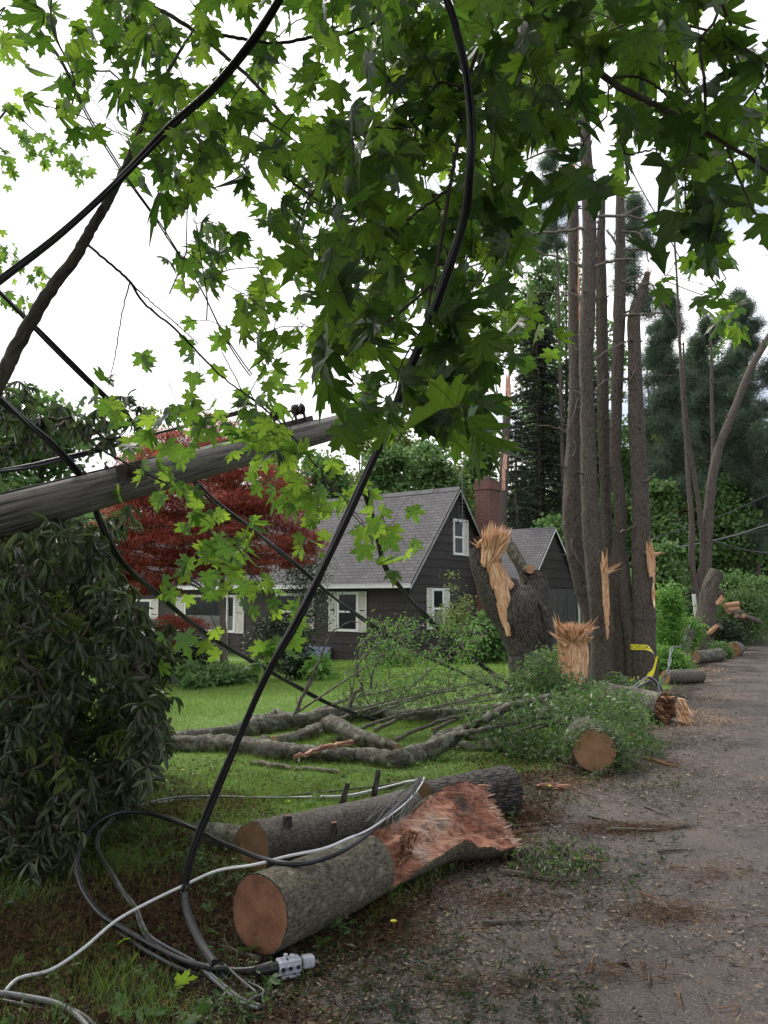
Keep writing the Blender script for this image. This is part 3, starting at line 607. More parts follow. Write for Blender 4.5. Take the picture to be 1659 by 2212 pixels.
# ------------------------------------------------------------------ garage / rear wing
A1 = Vector((5.35, 29.2, -.42)); garage = thing('garage', 'small brown gabled garage with grey board door behind the torn stump', 'garage', A1)
K = frame_pt(A1, f, g); GD, GE, GR, GL = 4.2, 2.55, 2.12, 6.2
gw = MB(); h2 = lambda z: 0 if z < GE else (z - GE) * (GD / 2) / GR
courses(gw, A1, g, -f, GD, GE - .15, GE + GR - .05, h2, lambda z: GD - h2(z), step=.36)
gw.quad([K(0, 0, 0), K(GL, 0, 0), K(GL, 0, GE), K(0, 0, GE)]); gw.quad([K(GL, 0, 0), K(GL, GD, 0), K(GL, GD, GE), K(GL, GD / 2, GE + GR), K(GL, 0, GE)])
gw.quad([K(0, GD, 0), K(GL, GD, 0), K(GL, GD, GE), K(0, GD, GE)])
gw.build('wall', M['siding'], garage)
gd = MB()
nb = 9
for k in range(nb): gd.box(K(-.03 - (.012 if k % 2 else 0), .08 + k * (GD - .16) / nb, 0), g * ((GD - .16) / nb - .02), -f * .03, up * (GE - .2))
gd.box(K(-.001, .02, 0), g * (GD - .04), -f * .02, up * (GE - .16), 1)
gd.build('board_door', [M['boards'], M['dark']], garage)
gr_ = MB(); roof(gr_, A1, f, g, GL, GD, GE, GR, ov=.2, rk=.15); gro = gr_.build('roof', [M['roof'], M['dark']], garage)
fb = MB(); sl2 = GR / (GD / 2)
for o_, e_ in ((K(-.165, -.2, GE - .2 * sl2 - .05), g * (GD / 2 + .2) + up * (GR + .2 * sl2)), (K(-.165, GD + .2, GE - .2 * sl2 - .05), -g * (GD / 2 + .2) + up * (GR + .2 * sl2))): fb.box(o_, e_, f * .012, up * .085)
fb.build('rake_trim', M['white'], gro)
ds = MB(); ds.box(K(-.08, GD + .02, 0), g * .07, -f * .06, up * (GE - .05)); ds.box(K(-.08, GD + .0, GE - .07), g * .22, -f * .08, up * .10); ds.build('downspout', M['white'], garage)
lt = thing('lattice_panel', 'dark diamond lattice panel standing between the torn stump and the garage', 'lattice', Vector(G(1196, 1440)))
lm = MB(); lo = G(1172, 1440) + Vector((0, 3, 0)); lo = P(1172, 1425, 17.5); lo.z = -.35; u_ = Vector((1, .1, 0)).normalized()
for k in range(-8, 12):
    for s_ in (1, -1):
        x0 = k * .08; a = lo + u_ * x0; b = a + u_ * (s_ * .8) + up * .8
        # clip to 0..0.55
        t0, t1 = 0.0, 1.0
        for lim, sg in ((0, 1), (.52, -1)):
            d0 = sg * (x0 - lim); d1 = sg * (x0 + s_ * .8 - lim)
            if d0 < 0 and d1 < 0: t0 = 1; t1 = 0; break
            if d0 < 0: t0 = max(t0, d0 / (d0 - d1))
            elif d1 < 0: t1 = min(t1, d0 / (d0 - d1))
        if t1 > t0: lm.tube([a + (b - a) * t0, a + (b - a) * t1], .011, 4)
lm.build('lattice', M['boards'], lt)
lm = MB(); lm.box(lo - up * .0, u_ * .03, Vector((0, .03, 0)), up * .85); lm.box(lo + u_ * .52, u_ * .03, Vector((0, .03, 0)), up * .85); lm.box(lo + up * .82 + u_ * .03, u_ * .49, Vector((0, .03, 0)), up * .03)
lm.build('rail', M['boards'], lt)

# ------------------------------------------------------------------ standing trunks
def tpath(px, Y, n=5):
    """[(px,py,radius px[,depth offset])] -> world points and radii at depth Y"""
    q = [(a[0], a[1], a[2], a[3] if len(a) > 3 else 0.0) for a in px]; c = catmull(q, n)
    return [P(a[0], a[1], Y + a[3]) for a in c], [max(a[2], .3) * (Y + a[3]) / FOC for a in c]
def knots(px, rad, seed):
    return rad
def stem(mb, px, Y, seg=18, seed=0, wob=.10, n=10, cap=(0, 0), **k):
    p, r = tpath(px, Y, n); tot = sum((p[i + 1] - p[i]).length for i in range(len(p) - 1))
    if tot > 5:   # whorl nodes with short broken stubs, as on old pine stems
        acc = 0; nxt = 1.2; r0 = list(r)
        for i in range(1, len(p) - 1):
            acc += (p[i] - p[i - 1]).length
            if acc > nxt:
                nxt += random.uniform(.5, 1.1); r[i] = r0[i] * 1.07
                for _ in range(random.randint(1, 3)):
                    a_ = random.uniform(0, 6.28); d = Vector((math.cos(a_), math.sin(a_), random.uniform(-.1, .4))); l = r0[i] + random.uniform(.02, .14); mb.tube([p[i], p[i] + d * l], [.022, .012], 6, cap=(0, 1), capmi=0, seed=_)
    big = max(r) > .12; mb.tube(p, r, max(seg, 56 if r[0] > .3 else 40) if big else seg, wob=wob, seed=seed, cap=cap, ridge=(.020 if r[0] > .3 else .008) if big else 0, **k); return p, r
def twig(mb, px, Y, seed=0, n=4, seg=6, side=True):
    p, r = tpath(px, Y, n); r = [x * (1 - .45 * i / len(r)) for i, x in enumerate(r)]
    p = [a + Vector((0, random.uniform(-.02, .02), random.uniform(-.02, .02))) for a in p]
    mb.tube(p, r, seg, cap=(0, 1), capmi=0, seed=seed)
    if side:
        for i in range(2, len(p), 3):
            if random.random() < .6:
                d = (p[min(i + 1, len(p) - 1)] - p[i - 1]).normalized(); d2 = (d + Vector((random.uniform(-.7, .7), random.uniform(-.7, .7), random.uniform(-.3, .8)))).normalized()
                l = random.uniform(.1, .45) * Y / 14; mb.tube([p[i], p[i] + d2 * l * .5, p[i] + d2 * l + Vector((0, 0, random.uniform(-.05, .08)))], [r[i] * .5, r[i] * .35, r[i] * .15], 5, seed=seed)

YC = 13.6
def gbase(px, py, Y): p = P(px, py, Y); return Vector((p.x, p.y, float(gz(p.x, p.y))))
# T1: leaning trunk at the back, snapped at the top
t1 = thing('broken_tree', 'tall leaning grey trunk at the left of the clump with pale splintered top', 'tree', gbase(1290, 1480, 14.6), 'tall trunk clump')
mb = MB(); stem(mb, [(1296, 1492, 20), (1284, 1400, 17), (1270, 1320, 16), (1256, 1260, 17), (1244, 1200, 19), (1236, 1130, 20), (1236, 1050, 18), (1239, 950, 15), (1243, 860, 14), (1242, 760, 13.5), (1240, 620, 13), (1238, 500, 12), (1238, 420, 10.5), (1237, 365, 8)], 14.6, seed=1)
mb.build('trunk', M['bark_tall'], t1)
mb = MB()
for i in range(12):
    a = P(1237 + random.uniform(-6, 6), 376, 14.6); b = P(1237 + random.uniform(-9, 7), random.uniform(318, 360), 14.6); mb.shard(a, b, .05, seed=i)
mb.build('splintered_wood', M['splinter'], t1); mb = MB()
for i in range(9):   # peeled strip down the right side
    y0 = 470 + i * 26; mb.shard(P(1249 + i * .3, y0 + 40, 14.50), P(1250 + i * .2, y0 - 10, 14.50), .045, (0, 1, 0), seed=i)
mb.build('torn_strip', M['splinter'], t1)
mb = MB(); twig(mb, [(1236, 1165, 3.4), (1238, 1190, 3), (1262, 1230, 2)], 14.3, side=False); twig(mb, [(1157, 917, 1.0), (1190, 922, 1.4), (1224, 935, 1.8), (1244, 962, 2.2), (1238, 985, 2.4)], 14.4, side=False)
twig(mb, [(1250, 860, 2.4), (1238, 900, 1.6), (1222, 938, 1.2)], 14.4); mb.build('dead_branch', M['bark_dead'], t1)

def tree_clump(name, label, Yb, stems, twigs, base, mats, extra=None, group='tall trunk clump'):
    t = thing(name, label, 'tree', gbase(*base, Yb), group)
    for i, s_ in enumerate(stems):
        mb = MB(); stem(mb, s_, Yb, seed=i * 3 + Yb, seg=20); mb.build('trunk', mats, t)
    for i, s_ in enumerate(twigs):
        mb = MB(); twig(mb, s_, Yb - .1, seed=i); mb.build('dead_branch', M['bark_dead'], t)
    return t
t2 = tree_clump('tall_tree', 'widest tall grey trunk group rising into the leaves, torn pale strip on its front', YC, [
    [(1300, 1528, 32), (1301, 1480, 26), (1300, 1420, 23), (1297, 1340, 21.5), (1291, 1276, 20.5), (1282, 1190, 20), (1277, 1130, 19.5), (1272, 1020, 17), (1269, 900, 15.5), (1266, 796, 15), (1268, 700, 16.5), (1272, 600, 15.5), (1273, 500, 15), (1268, 380, 13.5), (1263, 250, 11), (1262, 120, 9), (1260, -40, 7), (1258, -240, 5)],
    [(1340, 1528, 27, .25), (1339, 1470, 20, .25), (1338, 1400, 18, .25), (1336, 1320, 17, .25), (1332, 1240, 16.5, .25), (1338, 1170, 14, .25), (1340, 1110, 13, .2), (1337, 1060, 12.5, .2), (1330, 996, 11.5, .2), (1331, 900, 12, .2), (1334, 796, 12.5, .2), (1338, 680, 13, .2), (1340, 560, 11.5, .2), (1340, 440, 9.5, .2), (1339, 330, 8, .2), (1338, 150, 6, .2), (1337, -60, 4, .2)],
    [(1320, 1250, 16, .5), (1314, 1180, 14, .55), (1309, 1110, 11.5, .6), (1306, 1000, 12, .6), (1303, 900, 12.5, .6), (1302, 796, 12.5, .6), (1300, 700, 13, .6), (1299, 600, 11, .6), (1298, 510, 9, .6), (1302, 440, 6, .6), (1307, 380, 3, .6)]],
    [[(1262, 312, 4.5), (1235, 314, 4), (1200, 322, 3.8), (1115, 352, 3)], [(1256, 575, 3.6), (1220, 560, 3), (1177, 550, 2.6), (1118, 536, 2)], [(1256, 653, 3), (1240, 636, 2.4), (1181, 632, 2), (1120, 626, 1.4)],
     [(1262, 494, 3.6), (1217, 498, 4), (1116, 512, 3)], [(1285, 575, 3.4), (1310, 566, 4), (1336, 561, 4), (1375, 563, 3.4)], [(1345, 538, 2.8), (1375, 538, 2.4), (1408, 541, 2)],
     [(1346, 681, 3.4), (1385, 679, 3), (1431, 676, 2.4)], [(1282, 776, 2.6), (1328, 750, 2.2), (1382, 725, 1.6)], [(1283, 848, 2.6), (1300, 828, 2.4), (1316, 818, 2), (1379, 815, 1.6), (1462, 808, 1.0)],
     [(1275, 467, 3.4), (1310, 466, 4), (1380, 470, 3.6), (1443, 477, 3)], [(1342, 500, 3), (1379, 503, 3), (1392, 530, 2.6), (1402, 566, 2)], [(1332, 529, 4), (1322, 512, 3.6), (1310, 495, 3)],
     [(1345, 606, 2.4), (1375, 598, 2), (1402, 588, 1.6)], [(1345, 612, 2.4), (1372, 611, 2), (1410, 618, 2), (1442, 675, 1.6), (1460, 700, 1.2)], [(1240, 750, 2), (1262, 768, 2.4)], [(1232, 836, 1.6), (1255, 855, 2)],
     [(1340, 1150, 2.2), (1362, 1140, 1.8), (1388, 1128, 1)], [(1283, 673, 2), (1292, 664, 1.4)], [(1340, 468, 3.6), (1362, 458, 3), (1384, 446, 3.2)], [(1263, 370, 2), (1240, 352, 1.8), (1212, 336, 1.6)]],
    (1318, 1510), M['bark_tall'])
mb = MB()
c_ = lambda x, y, d=0: P(x, y, YC - .36 + d)
for i in range(110):   # torn strip on the front of the clump
    y0 = random.uniform(1218, 1372); k = (y0 - 1180) / 200; hw_ = 9 if y0 < 1300 else 9 * (1 - (y0 - 1300) / 85)
    x0 = 1306 + (y0 - 1218) * .045 + random.uniform(-1, 1) * max(hw_, 1.2) * .6; mb.shard(c_(x0, y0 + 12, .03), c_(x0 + random.uniform(-3, 1), y0 - random.uniform(18, 38), .0), .035, (0, 1, 0), seed=i)
for (a, b, w_) in (((1308, 1240), (1313, 1183), .07), ((1305, 1236), (1316, 1200), .05), ((1304, 1232), (1307, 1205), .04), ((1309, 1240), (1345, 1216), .06), ((1310, 1236), (1342, 1222), .05), ((1308, 1232), (1346, 1212), .035), ((1308, 1240), (1338, 1229), .05), ((1312, 1236), (1350, 1226), .02)):
    mb.shard(c_(*a, -.02), c_(b[0], b[1], -.2), w_, (0, 1, .2))
mb.build('splintered_wood', M['splinter'], t2)
t5 = thing('broken_tree', 'rightmost trunk of the clump with bent snapped top, pale gash and yellow tape in front', 'tree', gbase(1392, 1478, YC), 'tall trunk clump')
mb = MB()
stem(mb, [(1394, 1492, 32), (1392, 1440, 27), (1391, 1380, 25), (1390, 1316, 24), (1387, 1250, 21), (1385, 1180, 19), (1385, 1110, 19), (1381, 1020, 17.5), (1376, 940, 17), (1373, 860, 16), (1371, 780, 14.5), (1370, 715, 14), (1370, 680, 13.5), (1377, 652, 12), (1388, 628, 10), (1396, 604, 7.5), (1399, 588, 5)], YC, seed=5, seg=20)
stem(mb, [(1372, 1480, 22, .1), (1366, 1400, 17, .1), (1356, 1330, 17, .12), (1346, 1260, 17, .2), (1340, 1200, 16, .3)], YC, seed=8, seg=18)
mb.build('trunk', M['bark_tall'], t5)
mb = MB()
for i in range(8): mb.shard(P(1398 + random.uniform(-5, 4), 604, YC), P(1401 + random.uniform(-3, 6), random.uniform(570, 590), YC), .04, seed=i)
g_ = lambda x, y, d=0: P(x, y, YC - .20 + d)
for i in range(80):
    y0 = random.uniform(1190, 1232); x0 = 1406 + (y0 - 1190) * .1 + random.uniform(-7, 6); mb.shard(g_(x0, y0 + 14), g_(x0 - random.uniform(0, 4), y0 - 22, -.03), .035, (0, 1, 0), seed=i)
for i in range(18):
    y0 = 1225 + i * 4.2; mb.shard(g_(1413 + random.uniform(-1.5, 1.5), y0 + 12), g_(1412, y0 - 18), .04, (0, 1, 0), seed=i)
for (a, b, w_) in (((1404, 1200), (1401, 1156), .07), ((1402, 1195), (1400, 1172), .05), ((1406, 1200), (1405, 1175), .05), ((1408, 1196), (1438, 1195), .06), ((1409, 1200), (1432, 1193), .05), ((1400, 1200), (1392, 1188), .05), ((1412, 1290), (1421, 1284), .03), ((1412, 1296), (1414, 1316), .03)):
    mb.shard(g_(*a), g_(b[0], b[1], -.12), w_, (0, 1, .2))
mb.build('splintered_wood', M['splinter'], t5)
for s_ in ([(1395, 815, 2), (1420, 850, 1.4)], [(1372, 800, 2), (1352, 835, 1.6)], [(1390, 1040, 2), (1410, 1030, 1.6), (1425, 1010, 1)]):
    mb = MB(); twig(mb, s_, YC - .15); mb.build('dead_branch', M['bark_dead'], t5)

# big torn stump on the left of the clump
YS = 12.9
ts = thing('torn_stump', 'massive dark forked stump with tall fan of orange splinters on its left fork', 'tree stump', gbase(1146, 1490, YS))
mb = MB()
stem(mb, [(1150, 1500, 56), (1148, 1455, 47), (1144, 1400, 46), (1136, 1345, 55), (1130, 1315, 56), (1130, 1292, 46, .05), (1132, 1276, 34, .1), (1133, 1268, 26, .1)], YS, seed=11, seg=30, wob=.22, n=12)
stem(mb, [(1132, 1400, 38, 0), (1104, 1340, 36, -.02), (1078, 1300, 34, -.02), (1060, 1262, 32, -.02), (1045, 1225, 28, -.02), (1036, 1195, 23, -.02), (1031, 1180, 19, -.02)], YS, seed=12, seg=24, wob=.14, n=6, cap=(0, 1), capmi=0)
stem(mb, [(1150, 1380, 36, .05), (1156, 1330, 36, .05), (1160, 1280, 26, .05), (1162, 1250, 19, .05), (1163, 1232, 17, .05)], YS, seed=13, seg=20, wob=.2, n=6, cap=(0, 1), capmi=0)
stem(mb, [(1112, 1330, 30, -.02), (1108, 1290, 27, 0), (1106, 1262, 20, 0), (1110, 1250, 10, 0)], YS, seed=15, seg=20, wob=.3, n=10)
stem(mb, [(1182, 1345, 8, -.1), (1178, 1322, 7, -.12), (1166, 1300, 5, -.1)], YS - .3, seed=14, seg=12, n=5)
mb.build('trunk', M['bark_stump'], ts)
mb = MB(); p, r = tpath([(1092, 1162, 11, .5), (1104, 1185, 12, .4), (1120, 1212, 13, .3), (1134, 1238, 14, .2), (1140, 1262, 15, .15)], YS, 5); mb.tube(p, r, 16, wob=.1); mb.tube([p[-7], p[-7] + Vector((.05, -.28, .02))], [.07, .075], 14, cap=(0, 1), capmi=1, wob=.1)
mb.build('limb', [M['bark_lichen'], M['cutC']], ts)
mb = MB(); s_ = lambda x, y, d=0: P(x, y, YS - .22 + d)
# long pale tear running down the fork
tear = [(1044, 1178), (1056, 1205), (1066, 1235), (1074, 1268), (1080, 1300), (1087, 1335), (1096, 1374)]
hws = [7, 10, 14, 17, 14, 8, 3]
def at(lst, t):
    i = min(int(t * (len(lst) - 1)), len(lst) - 2); q = t * (len(lst) - 1) - i
    a, b = lst[i], lst[i + 1]
    return tuple(x + (y - x) * q for x, y in zip(a, b)) if isinstance(a, tuple) else a + (b - a) * q
for i in range(330):
    t = random.uniform(0, .86); u = random.uniform(-1, 1); c0_ = at(tear, min(1, t + .16)); c1_ = at(tear, max(0, t - .06)); w0, w1 = at(hws, min(1, t + .16)), at(hws, max(0, t - .06))
    sh = 14 * (1 - abs(t - .5) * 2)
    mb.shard(s_(c0_[0] + u * w0 * .9 + sh * .6, c0_[1], -.06 * (1 - u * u) - .03), s_(c1_[0] + u * w1 * .9 + sh * .6, c1_[1] - 6, -.06 * (1 - u * u) - .05), .055, (.2, 1, 0), seed=i)
for i in range(30):   # right edge spreading over the shoulder
    t = i / 30; mb.shard(s_(1078 + t * 30, 1240 + t * 28 + random.uniform(-4, 10), 0), s_(1062 + t * 14, 1190 + t * 30, -.05), .06, (0, 1, 0), seed=i)
fan = [(1042, 1133), (1050, 1128), (1058, 1131), (1064, 1122), (1072, 1126), (1080, 1121), (1088, 1124), (1082, 1132), (1093, 1133), (1100, 1135), (1097, 1141), (1105, 1138), (1110, 1144), (1103, 1148), (1114, 1150), (1095, 1150), (1060, 1138), (1070, 1134), (1047, 1140), (1076, 1140), (1085, 1138), (1090, 1146), (1108, 1151)]
for i in range(260):
    e = random.choice(fan); a = (1050 + random.uniform(-8, 14), 1196 + random.uniform(-14, 14)); k = random.uniform(.55, 1.0)
    mb.shard(s_(a[0], a[1] + 18, random.uniform(-.1, .15)), s_(a[0] + (e[0] - a[0]) * k + random.uniform(-3, 3), a[1] + (e[1] - a[1]) * k, random.uniform(-.3, .15)), random.uniform(.02, .075), None, seed=i)
for (a, b, w_) in (((1080, 1196), (1137, 1175), .03), ((1030, 1180), (1012, 1166), .04), ((1036, 1182), (1022, 1163), .07), ((1030, 1182), (1040, 1166), .09), ((1034, 1178), (1044, 1160), .08), ((1070, 1200), (1058, 1222), .05)): mb.shard(s_(*a), s_(b[0], b[1], -.1), w_)
mb.build('splintered_wood', M['splinter'], ts)

# shattered pale stump
YB = 12.4
tb = thing('shattered_stump', 'short stump shattered into upright pale orange splinters between big stump and tall trunks', 'tree stump', gbase(1243, 1480, YB))
mb = MB(); stem(mb, [(1246, 1496, 30), (1243, 1450, 25), (1240, 1408, 22)], YB, seed=21, seg=20, wob=.15); mb.build('trunk', M['bark_stump'], tb)
mb = MB(); b_ = lambda x, y, d=0: P(x, y, YB - .12 + d)
for i in range(330):
    u = random.uniform(-1, 1); y0 = random.uniform(1395, 1465); y1 = random.uniform(1340, 1385) if abs(u) < .8 else random.uniform(1355, 1410)
    mb.shard(b_(1241 + u * 25, y0 + 14, -.12 * (1 - u * u)), b_(1238 + u * 30, y1, -.1 * (1 - u * u)), .06, (0, 1, 0), seed=i)
for i in range(210):
    u = random.uniform(-1, 1); ang = u * .7 + random.uniform(-.3, .4); l = random.uniform(18, 42) if abs(u) < .8 else random.uniform(26, 52)
    a = (1238 + u * 16, 1378 + random.uniform(-8, 18)); mb.shard(b_(a[0], a[1], random.uniform(-.15, .15)), b_(a[0] + math.sin(ang) * l, a[1] - math.cos(ang) * l * .75, random.uniform(-.3, .1)), random.uniform(.03, .085), None, seed=i)
for (a, b, w_) in (((1215, 1395), (1197, 1318), .09), ((1214, 1380), (1206, 1326), .06), ((1216, 1400), (1196, 1330), .07), ((1252, 1385), (1294, 1330), .10), ((1256, 1380), (1290, 1336), .08), ((1258, 1388), (1284, 1345), .07), ((1234, 1366), (1262, 1392), .07), ((1236, 1362), (1258, 1388), .05)): mb.shard(b_(*a), b_(b[0], b[1], -.15), w_)
mb.build('splintered_wood', M['splinter'], tb)

# thin snapped trunk far behind the garage
tf_ = thing('snapped_trunk', 'thin dead trunk snapped high with reddish torn tip beside the chimney', 'tree', gbase(1085, 1400, 33))
mb = MB(); stem(mb, [(1083, 1420, 14), (1083, 1250, 12), (1084, 1120, 11), (1089, 1020, 10), (1093, 930, 8.5), (1097, 870, 9)], 33, seed=31, seg=12)
twig(mb, [(1096, 905, 3), (1084, 880, 3), (1074, 850, 2.5), (1068, 800, 1.5)], 33); mb.build('trunk', M['bark_tall'], tf_)
mb = MB()
for i in range(26): mb.shard(P(1098 + random.uniform(-6, 6), 885, 32.8), P(1099 + random.uniform(-4, 4), random.uniform(795, 850), 32.8), .12, (0, 1, 0))
mb.build('splintered_wood', M['torn'], tf_); mb = MB()
for i in range(22): y0 = random.uniform(950, 1030); mb.shard(P(1092 - (y0 - 950) * .06 + random.uniform(-4, 4), y0 + 30, 32.75), P(1093 + random.uniform(-3, 3) - (y0 - 950) * .06, y0 - 14, 32.75), .1, (0, 1, 0))
mb.build('torn_strip', M['torn'], tf_)

# right hand group near the road bend
YR = 23.5
tr = thing('forked_tree', 'dark many-stemmed tree beyond the clump with one stem leaning right over the road', 'tree', gbase(1516, 1395, YR))
for i, s_ in enumerate(([(1508, 1370, 10), (1508, 1330, 9), (1505, 1290, 7), (1499, 1250, 6), (1494, 1200, 6.5), (1494, 1128, 6), (1488, 1050, 5), (1482, 956, 4), (1476, 880, 3.5), (1471, 796, 3.2), (1466, 690, 3), (1462, 600, 2.4), (1455, 480, 1.6)],
                        [(1512, 1380, 10), (1511, 1300, 8), (1512, 1250, 6), (1518, 1200, 5.5), (1514, 1128, 5), (1505, 1060, 4.6), (1496, 1000, 4), (1487, 940, 3.5), (1480, 850, 2.6), (1476, 740, 1.8)],
                        [(1518, 1380, 16), (1519, 1290, 14), (1524, 1220, 12), (1528, 1150, 11), (1532, 1090, 10.5), (1541, 1020, 10), (1555, 960, 9), (1574, 915, 8.5), (1596, 860, 8), (1620, 800, 7.5), (1648, 750, 7), (1700, 660, 6), (1760, 560, 5)],
                        [(1528, 1160, 6), (1534, 1060, 4.5), (1540, 970, 4), (1538, 880, 3.6), (1537, 796, 3.2), (1535, 700, 2.4)])):
    mb = MB(); stem(mb, s_, YR + .1 * i, seed=40 + i, seg=12); mb.build('trunk', M['bark_tall'], tr)
tc_ = thing('cut_leaning_trunk', 'thick leaning brown trunk sawn off at the top with two torn pale branch stubs', 'tree trunk', gbase(1512, 1400, YR - 1.4), None)
mb = MB(); YQ = YR - 1.4
stem(mb, [(1506, 1420, 30), (1512, 1396, 24), (1520, 1362, 20.5), (1527, 1320, 19.5), (1532, 1280, 17.5), (1538, 1258, 16.5), (1546, 1240, 15.5), (1549, 1233, 14)], YQ, seed=45, seg=24, cap=(0, 1), capmi=0)
stem(mb, [(1530, 1372, 9, -.1), (1540, 1362, 8, -.3), (1556, 1352, 7.5, -.5)], YQ, seed=46, seg=12, cap=(0, 1), capmi=0)
stem(mb, [(1536, 1300, 8, 0), (1548, 1288, 8, -.1), (1562, 1278, 7, -.2)], YQ, seed=47, seg=12, cap=(0, 1), capmi=0)
mb.build('trunk', M['bark_tall'], tc_)
mb = MB()
for i in range(20): mb.shard(P(1547 + random.uniform(-2, 6), 1303 + random.uniform(-3, 3), YQ - .35), P(1564 + random.uniform(-6, 3), 1288 + random.uniform(-5, 8), YQ - .45), .07)
mb.build('splintered_wood', M['splinter'], tc_); mb = MB()
for i in range(16): mb.shard(P(1528 + random.uniform(-2, 5), 1369 + random.uniform(-4, 1), YQ - .5), P(1552 + random.uniform(-4, 2), 1351 + random.uniform(-3, 4), YQ - .6), .07)
mb.build('torn_stub', M['splinter'], tc_)

# ------------------------------------------------------------------ sawn logs
def log(name, label, a, b, ra, rb_, bm, cm, caps=(1, 1), seed=0, seg=26, group=None, bendz=0, lump=.004, wob=.06):
    a, b = Vector(a), Vector(b); o = thing(name, label, 'log', ((a.x + b.x) / 2, (a.y + b.y) / 2, min(a.z - ra, b.z - rb_)), group)
    n = max(6, int((b - a).length / .04)); pts = []; rr = []
    for i in range(n + 1):
        t = i / n; p = a.lerp(b, t); p.z += bendz * math.sin(math.pi * t); pts.append(p); rr.append(ra + (rb_ - ra) * t)
    mb = MB(); mb.tube(pts, rr, seg, seed=seed, wob=wob, lump=lump); body = mb.build('bark', bm, o)
    for e, c in enumerate(caps):
        if not c: continue
        m2 = MB(); q = [pts[0], pts[0] - (pts[1] - pts[0]).normalized() * .004] if e == 0 else [pts[-1] + (pts[-1] - pts[-2]).normalized() * .004, pts[-1]]
        i = 0 if e == 0 else n
        # the sawn face follows the outline of the bark
        base = i * seg; ring = [Vector(mb.v[base + k]) for k in range(seg)]; cen = pts[i]; dr = (q[1] - q[0]).normalized() if e == 0 else (q[0] - q[1]).normalized()
        dr = -(pts[1] - pts[0]).normalized() if e == 0 else (pts[-1] - pts[-2]).normalized()
        prev_ = None
        for fr in (0, .25, .5, .75, .955):
            cur = [cen + (v - cen) * fr + dr * .003 for v in ring]
            if prev_:
                for k in range(seg):
                    k2 = (k + 1) % seg; qd = [prev_[k], cur[k], cur[k2], prev_[k2]]; f0 = pf; f1 = fr
                    an = [2 * math.pi * k / seg, 2 * math.pi * (k + 1) / seg]; R0 = rr[i]
                    tcs = [(math.cos(an[0]) * R0 * f0, math.sin(an[0]) * R0 * f0, 0), (math.cos(an[0]) * R0 * f1, math.sin(an[0]) * R0 * f1, 0), (math.cos(an[1]) * R0 * f1, math.sin(an[1]) * R0 * f1, 0), (math.cos(an[1]) * R0 * f0, math.sin(an[1]) * R0 * f0, 0)]
                    if e: qd = qd[::-1]; tcs = tcs[::-1]
                    if f0 == 0: qd = [qd[0], qd[1], qd[2]] if e == 0 else [qd[1], qd[2], qd[3]] ; tcs = tcs[:3] if e == 0 else tcs[1:]
                    m2.quad(qd, 0, tcs)
            prev_ = cur; pf = fr
        m2.build('cut_face', cm, o)
        m3 = MB()
        inner = [cen + (v - cen) * .955 + dr * .003 for v in ring]
        for k in range(seg): k2 = (k + 1) % seg; qd = [inner[k], ring[k], ring[k2], inner[k2]]; m3.quad(qd if e == 0 else qd[::-1], 0)
        m3.build('bark_rim', bm, body)
    return o, pts, rr, mb
# front log with the torn flared butt
a = G(561, 1975, .175); b = G(842, 1850, .165); c = G(960, 1790, .19); d_ = G(1085, 1762, .22)
oA = thing('sawn_log', 'front olive barked log with orange sawn end and big torn reddish flare', 'log', (a.x * .5 + d_.x * .5, (a.y + d_.y) / 2, 0))
ctrl = [(a.x, a.y, a.z, .172), (a.x * .67 + b.x * .33, a.y * .67 + b.y * .33, .172, .166), (a.x * .33 + b.x * .67, a.y * .33 + b.y * .67, .168, .160), (b.x, b.y, .165, .158), (b.x * .4 + c.x * .6, b.y * .4 + c.y * .6, .18, .172), (c.x, c.y, .20, .205), (c.x * .5 + d_.x * .5, c.y * .5 + d_.y * .5, .225, .245), (d_.x, d_.y, .235, .25)]
cc = catmull(ctrl, 22); pts = [Vector(q[:3]) for q in cc]; rr = [q[3] for q in cc]
axis_ = (Vector(pts[-1]) - Vector(pts[0])).normalized()
# the torn face: a slanted plane facing the camera and up, cutting the flare
pn_ = (Vector((-.05, -.80, .60)) - axis_ * .0); pn_ = (pn_ - axis_ * pn_.dot(axis_) + axis_ * -.06).normalized()
p_mid = G(1000, 1775, .23); pl0 = Vector(pts[-40]) + pn_ * .085
mA = MB(); torn_idx = set()
def cutfn(p, i, k):
    if i < len(pts) - 100: return p
    e = (p - pl0).dot(pn_) - .012 * mnoise.noise(p * 9)
    if e > 0:
        torn_idx.add((i, k)); q = p - pn_ * e
        return q + pn_ * (.05 * mnoise.fractal(Vector((q.x * 5, q.y * 5, q.z * 9)), 1, 2, 4) - .02 + .012 * mnoise.noise(Vector((q.x * 40, q.y * 40, q.z * 6))))
    return p
SEG = 72
mA.tube(pts, rr, SEG, seed=3, wob=.05, lump=.004, fn=cutfn)
for fi, fc in enumerate(mA.f):
    i = fi // SEG; k = fi % SEG
    if sum(((i + a_, (k + b_) % SEG) in torn_idx) for a_ in (0, 1) for b_ in (0, 1)) >= 3: mA.m[fi] = 1
faces_t = [fc for fc, m_ in zip(mA.f, mA.m) if m_ == 1]; faces_b = [fc for fc, m_ in zip(mA.f, mA.m) if m_ == 0]
bA = MB(); bA.v, bA.t, bA.f = mA.v, mA.t, faces_b; bA.m = [0] * len(faces_b); bA.sm = [True] * len(faces_b); barkA = bA.build('bark', M['bark_logA'], oA)
tA = MB(); tA.v, tA.t, tA.f = mA.v, mA.t, faces_t; tA.m = [0] * len(faces_t); tA.sm = [True] * len(faces_t)
